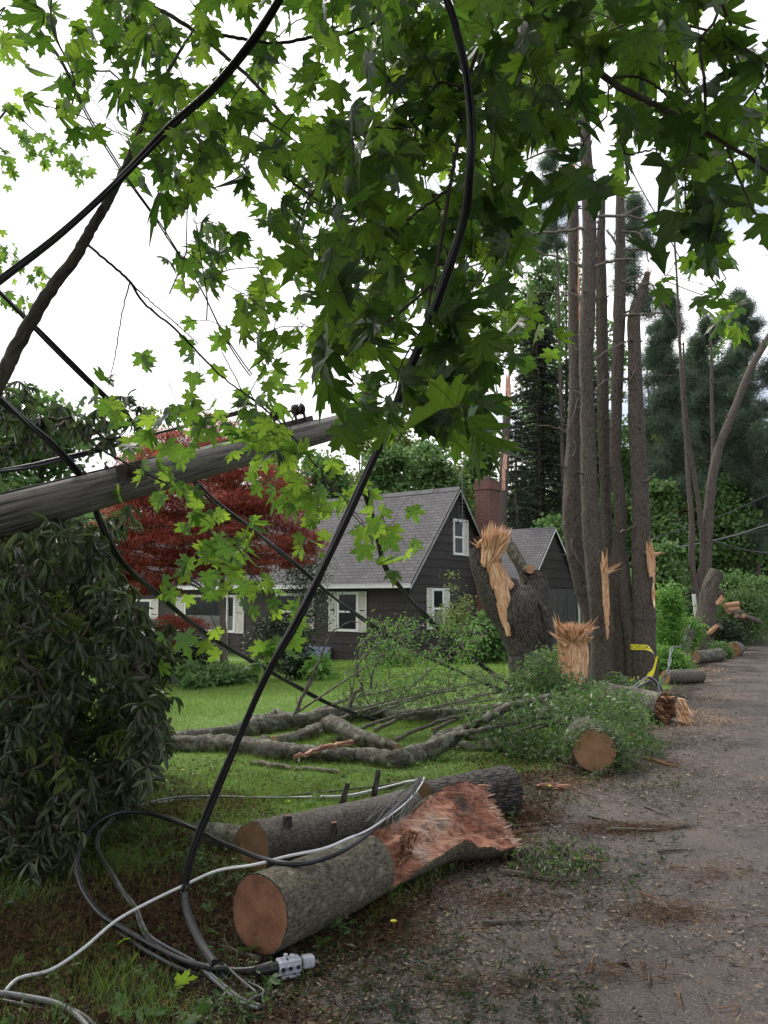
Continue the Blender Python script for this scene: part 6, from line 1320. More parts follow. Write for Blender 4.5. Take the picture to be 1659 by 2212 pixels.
shrub('shrub', 'green low shrub beside the blue basement hatch', 850, 21.6, 1390, 50, 3500, .10, M['bgleaf'], T_LANCE)
shrub('shrub', 'slender sparse shrub with reddish green leaves at the gable corner', 985, 22.0, 1200, 34, 1500, .08, M['bgyellow'])
shrub('shrub', 'dark leafy shrub between house and torn stump', 1055, 21, 1310, 45, 5000, .12, M['bgleaf'], T_BROAD)
shrub('shrub', 'dark green shrub beside the gable window at the ground', 990, 21.5, 1380, 34, 2500, .10, M['yew'])
# woods behind the house
def btree(label, px, Y, top, rpx, n, size, m, zb=.25, name='tree', tmpl=T_BROAD, tr=.14, group='trees behind the house', nb=18, **k):
    b = gb(px, Y); zt = P(px, top, Y).z; h = zt - b.z; rx = rpx * Y / FOC; bl = []
    for i in range(nb):
        t_2 = random.uniform(zb, .97); w_ = math.sin(min(1, (t_2 - zb) / (1 - zb) * .9 + .12) * math.pi) ** .6; a_ = random.uniform(0, 6.28); rr2 = random.uniform(.2, .75) * rx * w_
        bl.append((b.x + math.cos(a_) * rr2, b.y + math.sin(a_) * rr2, b.z + h * t_2, rx * random.uniform(.34, .5), rx * random.uniform(.34, .5), rx * random.uniform(.30, .5)))
    return clumps_tree(name, label, b, bl, n, size, m, tmpl, trunk=(tr, (b.x + random.uniform(-.5, .5), b.y, zt - h * .08)), group=group, limb_r=.06, **k)
btree('yellow green spring tree behind the house just right of the pole end', 765, 44, 915, 62, 7800, .20, M['bgyellow'])
btree('pale sparse spring tree rising behind the roof ridge', 850, 50, 905, 70, 6300, .22, M['bgyellow'])
btree('mid green tree behind the roof ridge left part', 700, 42, 1000, 75, 12000, .20, M['bgleaf'])
btree('rounded green tree behind the roof ridge middle part', 835, 40, 975, 75, 14250, .20, M['bgleaf'], zb=.15)
btree('full green tree behind the ridge beside the antenna', 935, 41, 960, 75, 15750, .20, M['bgleaf'], zb=.15)
btree('light green tree directly behind the brick chimney', 1040, 43, 940, 70, 13500, .20, M['bgleaf'], zb=.12)
btree('tall thin spring tree left of the dark hemlock', 1010, 55, 870, 70, 6300, .24, M['bgyellow'])
btree('green tree far left behind the red maple', 600, 46, 1010, 90, 12000, .22, M['bgleaf'])
btree('pale green tree behind the top of the red maple', 330, 44, 885, 60, 3750, .22, M['bgyellow'])
btree('bushy green tree at the left edge behind the rhododendron', 40, 16, 860, 150, 19500, .13, M['bgleaf'], zb=.1)
btree('dark leafy tree behind the left end of the house', 160, 38, 1010, 150, 18000, .2, M['bgleaf'], zb=.1)
btree('small green tree over the left roof end', 480, 40, 1030, 70, 6000, .2, M['bgleaf'])
btree('thin leaved tall tree behind the clump with airy pale foliage', 1170, 40, 480, 65, 3900, .17, M['bgleaf'], zb=.62, nb=16, group='woods at right')
btree('airy tall tree peeping right of the clump top', 1225, 44, 520, 70, 3900, .18, M['bgleaf'], zb=.55, group='woods at right')
btree('mid green tree filling the gap left of the clump foot', 1205, 34, 1120, 60, 10500, .17, M['bgleaf'], zb=.08, group='woods at right')
btree('leafy green tree between the trunks of the clump', 1330, 36, 1000, 85, 16500, .18, M['bgleaf'], zb=.08, group='woods at right')
btree('vine covered light green tree right of the clump', 1440, 33, 1030, 55, 15000, .17, M['bgleaf'], zb=.05, group='woods at right')
btree('yellow green cedar like tree right of the clump', 1455, 37, 900, 62, 12000, .16, M['bgyellow'], zb=.1, group='woods at right', tmpl=T_OVAL)
btree('dense green tree behind the forked tree', 1560, 36, 1040, 95, 19500, .18, M['bgleaf'], zb=.05, group='woods at right')
btree('green roadside tree at the right edge', 1660, 40, 1080, 90, 16500, .2, M['bgleaf'], zb=.03, group='woods at right')
btree('dark green tree closing the road at the far right', 1690, 62, 1080, 110, 15000, .28, M['bgleaf'], zb=.02, group='woods at right')
btree('tall dark leafy tree beyond the road bend', 1620, 55, 930, 110, 15000, .26, M['hemlock'], zb=.05, group='woods at right')

for i, (px_, Y_2, tp_, rp_, n_2, mm_, lb_2) in enumerate(((1120, 58, 960, 90, 9000, 'bgleaf', 'far green tree closing the gap behind chimney and hemlock'), (1230, 56, 900, 95, 9000, 'bgleaf', 'far tree behind the left side of the clump'), (1330, 58, 880, 95, 9000, 'bgleaf', 'far tree seen between the tall trunks'),
    (1420, 56, 900, 90, 9000, 'bgleaf', 'far tree just right of the bent trunk'), (1500, 60, 880, 95, 9000, 'bgleaf', 'far tree behind the forked tree stems'), (1590, 60, 900, 95, 9000, 'bgleaf', 'far tree behind the long leaning stem'), (1680, 58, 900, 100, 9000, 'bgleaf', 'far tree at the right frame edge'),
    (1180, 50, 760, 70, 2600, 'bgyellow', 'tall airy tree rising above the far trees left of the clump'), (1290, 52, 760, 80, 2600, 'bgleaf', 'tall airy tree rising between the clump trunks'))):
    btree(lb_2, px_, Y_2, tp_, rp_, n_2, .24, M[mm_], zb=.02 if n_2 > 5000 else .4, group='far trees')
btree('airy green tree filling the sky left of the tall trunks', 1165, 46, 600, 75, 6500, .19, M['bgleaf'], zb=.25, group='far trees')
btree('airy green tree seen high between the tall trunks', 1320, 48, 660, 75, 5500, .19, M['bgleaf'], zb=.25, group='far trees')
btree('airy green tree just right of the bent trunk top', 1425, 48, 730, 65, 5500, .19, M['bgleaf'], zb=.2, group='far trees')
btree('warm green tree high above the road bend', 1550, 50, 720, 85, 9000, .2, M['bgleaf'], zb=.15, group='far trees')
def hemlock(label, px, Y, top, rpx, levels=46, seed=1, m='hemlock', dens=1.0, zb=.06, group='dark evergreens'):
    b = gb(px, Y); zt = P(px, top, Y).z; h = zt - b.z; R0 = rpx * Y / FOC; o = thing('evergreen_tree', label, 'tree', b, group)
    mb = MB(); mb.tube([b + Vector((0, 0, h * i / 8)) for i in range(9)], [.17 * (1 - i / 8.6) for i in range(9)], 10); pos = []; tip = []; nrm = []; sz = []
    for i in range(levels):
        t_2 = zb + (1 - zb) * (i / levels) ** .9; z = b.z + h * t_2; Lr = R0 * (1 - t_2) ** .62 * random.uniform(.75, 1.15) + .15
        for k in range(5):
            a_ = random.uniform(0, 6.28); L_ = Lr * random.uniform(.7, 1.1); d = Vector((math.cos(a_), math.sin(a_), -.12)); e = Vector((b.x, b.y, z)) + d * L_ + Vector((0, 0, -.12 * L_)); s0 = Vector((b.x, b.y, z)); mb.tube([s0, s0.lerp(e, .5) + Vector((0, 0, .08 * L_)), e], [.03, .018, .005], 4)
            nn = int(75 * dens * L_ / 1.5) + 10
            tt = rng.random(nn) ** .6; side_ = np.array([-d.y, d.x, 0]); sw = rng.normal(size=nn) * .22 * L_
            q = np.array(s0)[None] + np.array(e - s0)[None] * tt[:, None] + side_[None] * sw[:, None]; q[:, 2] += .08 * L_ * np.sin(tt * 3.14) - np.abs(sw) * .25
            pos.append(q); tip.append(np.stack([d.x + side_[0] * np.sign(sw) * .8 + rng.normal(size=nn) * .2, d.y + side_[1] * np.sign(sw) * .8 + rng.normal(size=nn) * .2, -.45 + rng.normal(size=nn) * .2], 1)); nrm.append(rdir(nn, .5, .9)); sz.append(np.full(nn, .30) * rng.uniform(.6, 1.2, nn))
    mb.build('trunk', M['bark_tall'], o); sz = np.concatenate(sz)
    scatter('needles', o, M[m], T_STAR, np.concatenate(pos), np.concatenate(tip), np.concatenate(nrm), sz, wid=sz * .5)
    return o
hemlock('tall dark hemlock behind the splinter fan of the big stump', 1172, 39, 640, 112, 80, dens=1.5)
hemlock('dark hemlock half hidden behind the tall trunk clump', 1265, 41, 690, 110, 60, seed=2, dens=1.3)
hemlock('short dark evergreen between chimney and hemlock', 1120, 36, 880, 60, 40, seed=3)
hemlock('dark evergreen low behind the rightmost trunk', 1400, 40, 980, 70, 44, seed=4)
hemlock('broad blackish evergreen near the right edge', 1625, 42, 900, 95, 56, seed=5, dens=1.3)

def pine(label, px, Y, top, rpx, z0=.45, n_br=40, seed=0, tuft=44, tr=.13, group='pines at right', lean=0, dens=1.0):
    b = gb(px, Y); zt = P(px, top, Y).z; h = zt - b.z; R0 = rpx * Y / FOC; o = thing('pine_tree', label, 'tree', b, group); mb = MB()
    mb.tube([b + Vector((lean * i / 8, 0, h * i / 8)) for i in range(9)], [tr * (1 - i / 9) + .01 for i in range(9)], 10, wob=.06, seed=seed); C_ = []
    for i in range(n_br):
        t_2 = z0 + (1 - z0) * (i + random.random()) / n_br; z = b.z + h * t_2; a_ = random.uniform(0, 6.28); L_ = R0 * (1 - t_2 ** 2 * .75) * random.uniform(.5, 1.15); s0 = Vector((b.x + lean * t_2, b.y, z)); d = Vector((math.cos(a_), math.sin(a_), random.uniform(.0, .35))); e = s0 + d * L_
        md = s0.lerp(e, .5) - Vector((0, 0, .06 * L_)); mb.tube([s0, md, e], [.035, .022, .008], 5)
        for k in range(int(13 * dens)):
            u = random.uniform(.4, 1.05); q = s0.lerp(e, u); q2 = q + Vector((random.uniform(-.5, .5), random.uniform(-.5, .5), random.uniform(-.45, .5))) * L_ * .5; mb.tube([q, q2], [.008, .004], 3); C_.append(tuple(q2))
    mb.build('trunk', M['bark_tall'], o); C_ = np.array(C_); nt_ = len(C_)
    pos = np.repeat(C_, tuft, 0) + rng.normal(size=(nt_ * tuft, 3)) * .15; d = rdir(nt_ * tuft, .35, .8); sz = rng.uniform(.16, .30, nt_ * tuft)
    scatter('needles', o, M['pine'], T_BLADE, pos, d, rdir(nt_ * tuft), sz, wid=np.full(nt_ * tuft, .019 * Y / 30))
    return o
pine('blue green pine with thin visible trunk right of the clump', 1468, 34, 640, 75, .40, 46, dens=2.1)
pine('hazy pine standing behind the long leaning stem', 1545, 37, 700, 85, .30, 50, dens=2.1)
pine('dense pine at the right edge above the road', 1640, 35, 640, 90, .25, 56, dens=2.25)
pine('pine whose tufts show behind the top of the clump', 1222, 38, 250, 70, .72, 26, dens=1.8)
pine('tall pine with tufts beside the broken bent trunk', 1395, 30, 430, 75, .72, 22, dens=1.5)
pine('distant pine low between the right trunks', 1505, 46, 860, 90, .1, 50, dens=2.1)
pine('distant pine behind the broad evergreen', 1590, 50, 800, 95, .15, 50, dens=1.95)
# airy needles belonging to the clump's upper dead branches
# unseen maple the boughs would come from, added to shade near leaves and ground
o = thing('maple_tree', 'large unseen maple added behind and left of the viewpoint for shade', 'tree', (-3.2, -3.6, 0)); mb = MB()
mb.tube([Vector((-3.2, -3.6, -.1)), Vector((-3.2, -3.6, .4)), Vector((-3.15, -3.5, 2)), Vector((-3.0, -3.2, 4)), Vector((-2.7, -2.8, 6.5)), Vector((-2.5, -2.5, 9))], [.42, .33, .29, .25, .18, .08], 18, wob=.1)
for (ex_, ey_, ez_) in ((1.5, 1.5, 5.2), (-1, 2.2, 5.6), (3.5, -.5, 5.8), (.5, -4, 6.2), (-5, .5, 5.5), (-6, -5, 6), (3, 3.2, 5.0), (-2.5, 3.4, 5.4)):
    s0 = Vector((-3.05, -3.3, 3.6)); e = Vector((ex_, ey_, ez_)); mb.tube([s0, s0.lerp(e, .35) + Vector((0, 0, .5)), s0.lerp(e, .7) + Vector((0, 0, .35)), e], [.12, .085, .05, .015], 10, wob=.1)
mb.build('trunk', M['bark_maple'], o); n = 26000
q = np.stack([rng.uniform(-8, 6.5, n), rng.uniform(-8, 3.6, n), 0 * rng.random(n)], 1); q[:, 2] = 4.6 + .10 * np.abs(q[:, 0]) * 0 + rng.random(n) * 3.0 + .25 * np.clip(q[:, 1], 0, 9) + .5 * vnoise(q[:, 0], q[:, 1], 1.2, 3)
keep = (vnoise(q[:, 0], q[:, 1], 1.7, 11) + .35 * vnoise(q[:, 2] * 2, q[:, 0], 2, 3) > -.75) & ((q[:, 2] - 1.6) > .70 * q[:, 1] + .5); q = q[keep]; n = len(q)
scatter('crown', o, M['maple'], T_MAPLE, q, np.stack([rng.normal(size=n) * .5, rng.normal(size=n) * .5, -np.ones(n)], 1), rdir(n, .7, .8), rng.uniform(.12, .2, n), bend=rng.gamma(2, .2, n), fold=rng.normal(size=n) * .2)
pine('tall pine closing the sky right of the bent trunk', 1440, 44, 700, 85, .15, 60, dens=1.6)
pine('tall pine between the leaning stem and the right edge', 1610, 46, 690, 95, .12, 60, dens=1.6)
pine('pine behind the forked tree with pale green tufts', 1520, 48, 740, 90, .12, 60, dens=1.6)
btree('mid green broadleaf tree above the street sign', 1475, 50, 840, 80, 9000, .22, M['bgleaf'], zb=.05, group='far trees')
btree('mid green broadleaf tree above the cut leaning trunk', 1570, 52, 830, 90, 10000, .22, M['bgleaf'], zb=.05, group='far trees')
# far maple at the left of the sky
lb_ = [pb(10, 90, 9.5, 14, 40), pb(30, 245, 9.5, 30, 28), pb(45, 290, 9.5, 30, 30), pb(20, 350, 9.5, 26, 35), pb(68, 320, 9.5, 12, 24), pb(105, 310, 9.5, 22, 22), pb(135, 335, 9.5, 26, 16), pb(165, 345, 9.5, 22, 14), pb(190, 360, 9.5, 14, 22), pb(172, 375, 9.5, 12, 8), pb(100, 350, 9.5, 10, 6),
       pb(20, 540, 9.5, 26, 26), pb(45, 575, 9.5, 16, 20), pb(90, 580, 9.5, 20, 22), pb(70, 600, 9.5, 14, 12), pb(20, 640, 9.5, 18, 22), pb(48, 655, 9.5, 14, 24), pb(15, 590, 9.5, 16, 14)]
fm = thing('maple_tree', 'distant maple whose small leaved twigs enter at the left edge of the sky', 'tree', gb(-560, 11))
bq = []
for b in lb_:
    n = int(b[3] * b[5] * FOC * FOC / 90.25 / 75) + 3; c = np.array(b[:3]); bq.append(c + rng.normal(size=(n, 3)) * np.array([b[3], .25, b[5]]) * .5)
bq = np.concatenate(bq); n = len(bq); az = rng.normal(size=n) * 1.1 - math.pi / 2
scatter('crown', fm, M['maple_lit'], T_MAPLE, bq, np.stack([rng.normal(size=n) * .4, rng.normal(size=n) * .4, -np.ones(n)], 1), np.stack([np.cos(az), np.sin(az), rng.normal(size=n) * .3 + .2], 1), rng.uniform(.09, .13, n), bend=rng.uniform(.1, .5, n), fold=rng.normal(size=n) * .2)
mb = MB(); bt = gb(-560, 11); mb.tube([bt, bt + Vector((0, 0, 3)), bt + Vector((.2, 0, 6)), bt + Vector((.3, 0, 9))], [.2, .17, .13, .06], 14, wob=.1)
for (y0, pxs) in ((6.5, [(-60, 300), (20, 230), (60, 270), (130, 325), (190, 360)]), (5.2, [(-330, 590), (-60, 560), (20, 545), (60, 590)]), (5.4, [(-330, 560), (-40, 520), (30, 560), (95, 585)]), (7, [(-40, 60), (0, 40), (14, 100)])):
    q = [Vector((bt.x, bt.y, y0))] + [P(a_, b_2, 9.5) for a_, b_2 in pxs]; cq = catmull([tuple(v) for v in q], 6); mb.tube([Vector(v) for v in cq], [.022 * (1 - i / len(cq)) ** 1.6 + .002 for i in range(len(cq))], 6)
mb.build('trunk', M['bark_maple'], fm)

# ------------------------------------------------------------------ rhododendron thicket at the left
def in_poly(px, py, poly):
    c = False; j = len(poly) - 1
    for i in range(len(poly)):
        if (poly[i][1] > py) != (poly[j][1] > py) and px < (poly[j][0] - poly[i][0]) * (py - poly[i][1]) / (poly[j][1] - poly[i][1]) + poly[i][0]: c = not c
        j = i
    return c
def whorls(cent, axes, per, L_, spread=1.0, droopy=.5):
    n = len(cent); P_ = np.repeat(cent, per, 0); A_ = np.repeat(axes, per, 0); d = rdir(n * per); d = norm(d - A_ * (d * A_).sum(1, keepdims=True)); tip = norm(d + A_ * .25 * rng.normal(size=(n * per, 1)) + np.array([0, 0, -droopy]) * (rng.random((n * per, 1)) * 1.2 + np.repeat(rng.random((n, 1)) * 2.2, per, 0)))
    nrm = norm(A_ + d * .3 + rng.normal(size=(n * per, 3)) * .25); return P_, tip, nrm, L_ * rng.uniform(.55, 1.3, n * per)
def rhodo(label, poly, Y0, Y1, n, L_, stem_px, dens_low=1.0, m='rhodo', per=8, mix=0, name='rhododendron', cat='shrub'):
    C_ = []; tries = 0
    xs = [p[0] for p in poly]; ysx = [p[1] for p in poly]
    while len(C_) < n and tries < n * 30:
        tries += 1; px = random.uniform(min(xs), max(xs)); py = random.uniform(min(ysx), max(ysx))
        Y = random.uniform(Y0, Y1); jx = 85 * mnoise.noise(Vector((px / 70, py / 70, Y * 1.3))); jy = 70 * mnoise.noise(Vector((px / 70 + 9, py / 70, Y * 1.3)))
        if not in_poly(px + jx, py + jy, poly): continue
        p = P(px, py, Y)
        if mnoise.noise(p * 2.1) < -.06: continue
        if p.z < float(gz(p.x, p.y)) + .04: continue
        C_.append(tuple(p))
    C_ = np.array(C_); bs = G(*stem_px[:2]); o = thing(name, label, cat, (bs.x, bs.y, float(gz(bs.x, bs.y))))
    # stems: an open tree of branches through a sample of the whorls
    k = min(len(C_), 420); nodes = C_[rng.permutation(len(C_))[:k]]; rts = np.array([tuple(bs + Vector((dx, dy, z))) for dx, dy, z in ((0, 0, .1), (.2, .3, .5), (-.2, .5, .9), (.1, .6, 1.3), (-.4, .2, .7), (-.5, .4, 1.6), (.3, .1, .3))])
    par, order = mst(nodes, rts); wg = np.ones(k)
    for i in order[::-1]:
        if par[i] >= 0: wg[par[i]] += wg[i]
    mb = MB()
    for i in order:
        a_ = Vector(nodes[par[i]]) if par[i] >= 0 else Vector(rts[-1 - par[i]]); b_2 = Vector(nodes[i]); r1 = min(.0028 * math.sqrt(wg[par[i]] if par[i] >= 0 else wg[i] + 2), .028); r2 = min(.0028 * math.sqrt(wg[i]), .028); mid = a_.lerp(b_2, .5) - Vector((0, 0, (b_2 - a_).length * .12)); mb.tube([a_, mid, b_2], [r1, (r1 + r2) / 2, r2], 6, seed=i)
    for v in rts: mb.tube([bs - Vector((0, 0, .1)), Vector(v)], [.03, .018], 8)
    mb.build('stems', M['bark_maple'], o); D = np.linalg.norm(C_[:, None] - nodes[None], axis=2); nn_ = D.argmin(1); ax = norm(C_ - nodes[nn_] + np.array([.0, -.02, .06]) + rng.normal(size=C_.shape) * .03)
    tw = MB()
    for i in range(0, len(C_), 1):
        if .02 < D[i, nn_[i]] < .7: tw.tube([Vector(nodes[nn_[i]]), Vector(C_[i])], [.003, .002], 3)
    tw.build('twigs', M['bark_dead'], o)
    p_2, t_2, n_2, s_2 = whorls(C_, ax, per, L_, droopy=.55); nl = len(p_2); wd_ = s_2 * rng.uniform(.45, .85, nl); be_ = rng.uniform(-.05, .45, nl); fo_ = rng.uniform(0, .9, nl); nh = mix and np.array([mnoise.noise(Vector(v) * 1.6) for v in p_2]); sel = (nh > .16) if mix else np.zeros(nl, bool)
    scatter('leaves', o, M[m], T_LANCE, p_2[~sel], t_2[~sel], n_2[~sel], s_2[~sel], wid=wd_[~sel], bend=be_[~sel], fold=fo_[~sel])
    if mix: scatter('yellow_leaves', o, M['yellowleaf'], T_LANCE, p_2[sel], t_2[sel], n_2[sel], s_2[sel] * .8, wid=wd_[sel] * .8, bend=be_[sel], fold=fo_[sel])
    return o
main_poly = [(-120, 1080), (60, 1130), (150, 1120), (205, 1160), (225, 1225), (255, 1310), (318, 1370), (368, 1430), (352, 1500), (325, 1560), (300, 1620), (260, 1670), (200, 1690), (150, 1740), (110, 1820), (70, 1900), (20, 1950), (-120, 2020)]
rhodo('large dark rhododendron thicket filling the left side below the leaning pole', main_poly, 4.6, 7.6, 2100, .115, (40, 1850), per=7, mix=.25)
rhodo('back of the rhododendron reaching up behind the pole with drooping leaf sprays', [(-120, 1000), (30, 1120), (150, 1130), (240, 1090), (300, 1120), (275, 1180), (225, 1200), (240, 1330), (150, 1400), (-120, 1400)], 6.2, 8.0, 520, .125, (20, 1760))
rhodo('sprigs of rhododendron standing against the sky above the pole', [(-60, 820), (30, 815), (75, 850), (80, 890), (110, 900), (175, 905), (140, 925), (215, 850), (300, 830), (330, 870), (335, 925), (290, 935), (240, 925), (200, 955), (170, 965), (130, 960), (60, 985), (90, 1010), (-60, 1010)], 5.6, 7.0, 105, .125, (-40, 1800), per=9)
rhodo('loose outer sprays of rhododendron reaching over the lawn side', [(190, 1130), (250, 1230), (310, 1320), (368, 1410), (375, 1500), (345, 1620), (300, 1690), (225, 1720), (160, 1780), (120, 1870), (90, 1930), (60, 1880), (150, 1700), (260, 1600), (300, 1450), (200, 1300)], 4.5, 6.4, 330, .12, (60, 1850))
rhodo('yellow green laurel bush at the right edge of the rhododendron', [(250, 1490), (310, 1470), (355, 1500), (366, 1550), (362, 1610), (330, 1620), (290, 1640), (240, 1600), (180, 1560)], 5.6, 6.6, 420, .065, (300, 1680), m='yellowleaf', name='laurel_bush')

# ------------------------------------------------------------------ leafy debris
def debris(label, poly, Y0, Y1, n, size, stems, m='elm', tmpl=T_LANCE, wid=.55, hang=.6, group='leafy storm debris', name='leafy_branch', clump=7, floor_=.03):
    xs = [p[0] for p in poly]; ysx = [p[1] for p in poly]; C_ = []; tries = 0
    while len(C_) < n and tries < n * 40:
        tries += 1; px = random.uniform(min(xs), max(xs)); py = random.uniform(min(ysx), max(ysx))
        if not in_poly(px, py, poly): continue
        p = P(px, py, random.uniform(Y0, Y1)); gzv = float(top_z(p.x, p.y))
        if p.z < gzv + floor_: 
            p = G(px, py, .05)
            if not (Y0 - 1 < p.y < Y1 + 1): continue
        C_.append(tuple(p))
    C_ = np.array(C_); b = Vector(C_.mean(0)); o = thing(name, label, 'branch', (b.x, b.y, float(gz(b.x, b.y))), group); mb = MB(); S_ = []
    for s_ in stems:
        c = catmull(s_, 7); pts_ = [P(q[0], q[1], q[2]) for q in c]; mb.tube(pts_, [q[3] for q in c], 7, wob=.15, cap=(1, 1), capmi=0); S_ += pts_
    S_ = np.array([tuple(v) for v in S_]); k = min(len(C_), 260); nodes = C_[rng.permutation(len(C_))[:k]]; par, order = mst(nodes, S_)
    for i in order:
        a_ = Vector(nodes[par[i]]) if par[i] >= 0 else Vector(S_[-1 - par[i]]); b_2 = Vector(nodes[i])
        if (b_2 - a_).length < 1.6: mb.tube([a_, a_.lerp(b_2, .5) + Vector((0, 0, .03)), b_2], [.005, .004, .0025], 5)
    mb.build('stems', M['bark_dead'], o); nl = len(C_) * clump; p_2 = np.repeat(C_, clump, 0) + rng.normal(size=(nl, 3)) * size * .8
    scatter('leaves', o, M[m], tmpl, p_2, rdir(nl, -hang, .6), rdir(nl, .5, .8), size * rng.uniform(.6, 1.25, nl), wid=size * wid * 2 * rng.uniform(.7, 1.1, nl), bend=rng.uniform(-.1, .4, nl)); return o
debris('mass of drooping green leaves at the foot of the big torn stump', [(1095, 1490), (1120, 1450), (1150, 1412), (1180, 1405), (1205, 1440), (1225, 1462), (1262, 1470), (1290, 1490), (1290, 1520), (1230, 1545), (1150, 1540), (1110, 1520)], 10.8, 11.9, 480, .085, [[(1210, 1520, 11.4, .02), (1190, 1470, 11.3, .012), (1180, 1420, 11.2, .006)]])
debris('heap of dark green leaves behind the round sawn log', [(1000, 1545), (1100, 1520), (1200, 1500), (1300, 1490), (1350, 1490), (1390, 1530), (1400, 1560), (1420, 1600), (1360, 1640), (1335, 1590), (1285, 1562), (1238, 1580), (1212, 1640), (1120, 1640), (1040, 1600)], 8.0, 10.6, 640, .08, [[(1150, 1570, 8.6, .012), (1250, 1545, 9, .01), (1350, 1540, 9.4, .006)], [(1090, 1590, 8.2, .012), (1200, 1560, 8.6, .008), (1300, 1600, 8.0, .005)]])
debris('needle and leaf spray covering the top of the round sawn log', [(1215, 1600), (1240, 1570), (1300, 1562), (1345, 1590), (1350, 1650), (1338, 1655), (1330, 1600), (1290, 1572), (1250, 1580), (1225, 1625)], 7.3, 7.9, 190, .05, [[(1230, 1640, 7.4, .006), (1270, 1572, 7.5, .005), (1340, 1600, 7.4, .004)]])
debris('light green twiggy branch with oval leaves in front of the gable window', [(770, 1420), (800, 1340), (870, 1330), (930, 1320), (1000, 1340), (1060, 1370), (1040, 1420), (960, 1440), (950, 1480), (860, 1500), (760, 1500), (740, 1450)], 9.0, 10.2, 330, .055, [[(640, 1540, 9.2, .014), (700, 1500, 9.2, .012), (790, 1440, 9.4, .01), (870, 1380, 9.5, .008), (940, 1330, 9.6, .005)], [(870, 1500, 9.4, .01), (940, 1440, 9.5, .008), (1010, 1380, 9.8, .004)], [(760, 1500, 9.2, .008), (770, 1440, 9.2, .005), (800, 1350, 9.3, .003)]], m='fern', clump=5, wid=.5)
debris('sparse leafy twigs lying over the far edge of the fallen limbs', [(720, 1500), (900, 1460), (1000, 1440), (1090, 1450), (1110, 1500), (1000, 1530), (860, 1535), (740, 1530)], 9.0, 10.6, 420, .05, [[(780, 1530, 9.2, .01), (900, 1500, 9.6, .008), (1060, 1470, 10.2, .004)], [(800, 1545, 9.2, .01), (960, 1490, 9.8, .008), (1100, 1470, 10.4, .005)], [(860, 1540, 9.0, .01), (1000, 1520, 9.6, .008), (1150, 1500, 10.6, .005)]], m='elm', clump=4)
debris('leafy sprigs at the foot of the tall trunks', [(1290, 1480), (1330, 1460), (1370, 1475), (1400, 1500), (1390, 1530), (1300, 1520)], 11.6, 12.5, 240, .075, [[(1320, 1520, 12, .01), (1350, 1480, 12, .005)]])
debris('flat green leaf litter spray on the road beside the torn flare', [(1120, 1830), (1200, 1815), (1290, 1835), (1300, 1880), (1230, 1905), (1150, 1890), (1110, 1860)], 4.4, 5.3, 130, .04, [[(1120, 1870, 5.0, .004), (1220, 1850, 5.1, .003)]], clump=5, floor_=.5)
debris('green needle spray on the road right of the round log', [(1340, 1600), (1420, 1590), (1450, 1620), (1400, 1650), (1320, 1670), (1250, 1690), (1300, 1660)], 6.6, 8.6, 130, .045, [[(1340, 1640, 7.6, .004), (1420, 1610, 8, .003)]], clump=5, floor_=.5)
# bright green growth and brush at the right
shrub('shrub', 'bright lime green shrub right of the clump', 1447, 19.5, 1262, 34, 6500, .085, M['fern'], T_LANCE)
shrub('shrub', 'bright ferny growth at the foot of the rightmost trunk', 1440, 16.5, 1400, 34, 3800, .09, M['fern'], T_LANCE)
shrub('shrub', 'lime green undergrowth below the street sign', 1470, 21, 1330, 36, 4500, .09, M['fern'], T_LANCE)
shrub('shrub', 'mid green bush between the clump and the street sign', 1425, 24, 1180, 50, 9000, .12, M['bgleaf'], T_BROAD)
shrub('shrub', 'green bush right behind the cut leaning trunk', 1590, 29, 1235, 60, 9000, .12, M['bgleaf'], T_BROAD)
shrub('shrub', 'low green weeds between the two mossy logs', 1548, 21, 1385, 22, 1800, .08, M['bgleaf'], T_LANCE)
shrub('brush_heap', 'heap of cut leafy brush beside the road at right', 1595, 27, 1275, 48, 9500, .11, M['elm'], T_LANCE)
shrub('brush_heap', 'low brush pile spilling onto the road at right', 1565, 24.5, 1335, 34, 4500, .09, M['yew'], T_LANCE)
shrub('shrub', 'dark undergrowth beneath the street sign post', 1490, 25, 1300, 30, 4000, .1, M['yew'], T_OVAL)
sh = thing('root_tangle', 'dark root tangle hanging under the grey upturned log', 'roots', gb(1478, 18.6)); mb = MB()
for i in range(26):
    a_ = P(1480 + random.uniform(-6, 6), 1412 + random.uniform(-6, 6), 18.7); b_ = P(1478 + random.uniform(-32, 26), random.uniform(1420, 1462), 18.5 + random.uniform(-.2, .2)); m_ = a_.lerp(b_, .5) + Vector((random.uniform(-.1, .1), 0, random.uniform(-.05, .1))); mb.tube([Vector(q) for q in catmull([tuple(a_), tuple(m_), tuple(b_)], 4)], [.016 * (1 - .1 * j) for j in range(9)], 5)
mb.build('roots', M['bark_dead'], sh)

# ------------------------------------------------------------------ grass
def field(n, y0, y1, x0f, x1f, wfun, p_y=1.0):
    X = []; Y = []
    while sum(len(a) for a in X) < n:
        y = y0 + (y1 - y0) * rng.random(n) ** p_y; x = x0f(y) + (x1f(y) - x0f(y)) * rng.random(n); k = rng.random(n) < wfun(x, y); X.append(x[k]); Y.append(y[k])
    return np.concatenate(X)[:n], np.concatenate(Y)[:n]
def view_l(y): return -.52 * y - .6
def view_r(y): return .52 * y + .6
def grass_w(x, y):
    return np.clip(lawn_weight(x, y) * (.35 + .65 * np.clip(vnoise(x, y, 1.7, 9) * .6 + .6, 0, 1)) + .05 * (xedge(y) - x > .25), 0, 1)
gx_, gy_ = field(70000, 4.2, 10.5, view_l, lambda y: np.minimum(view_r(y), xedge(y) - .02), grass_w); gx2, gy2 = field(95000, 10, 25, view_l, lambda y: np.minimum(view_r(y), xedge(y)), grass_w)
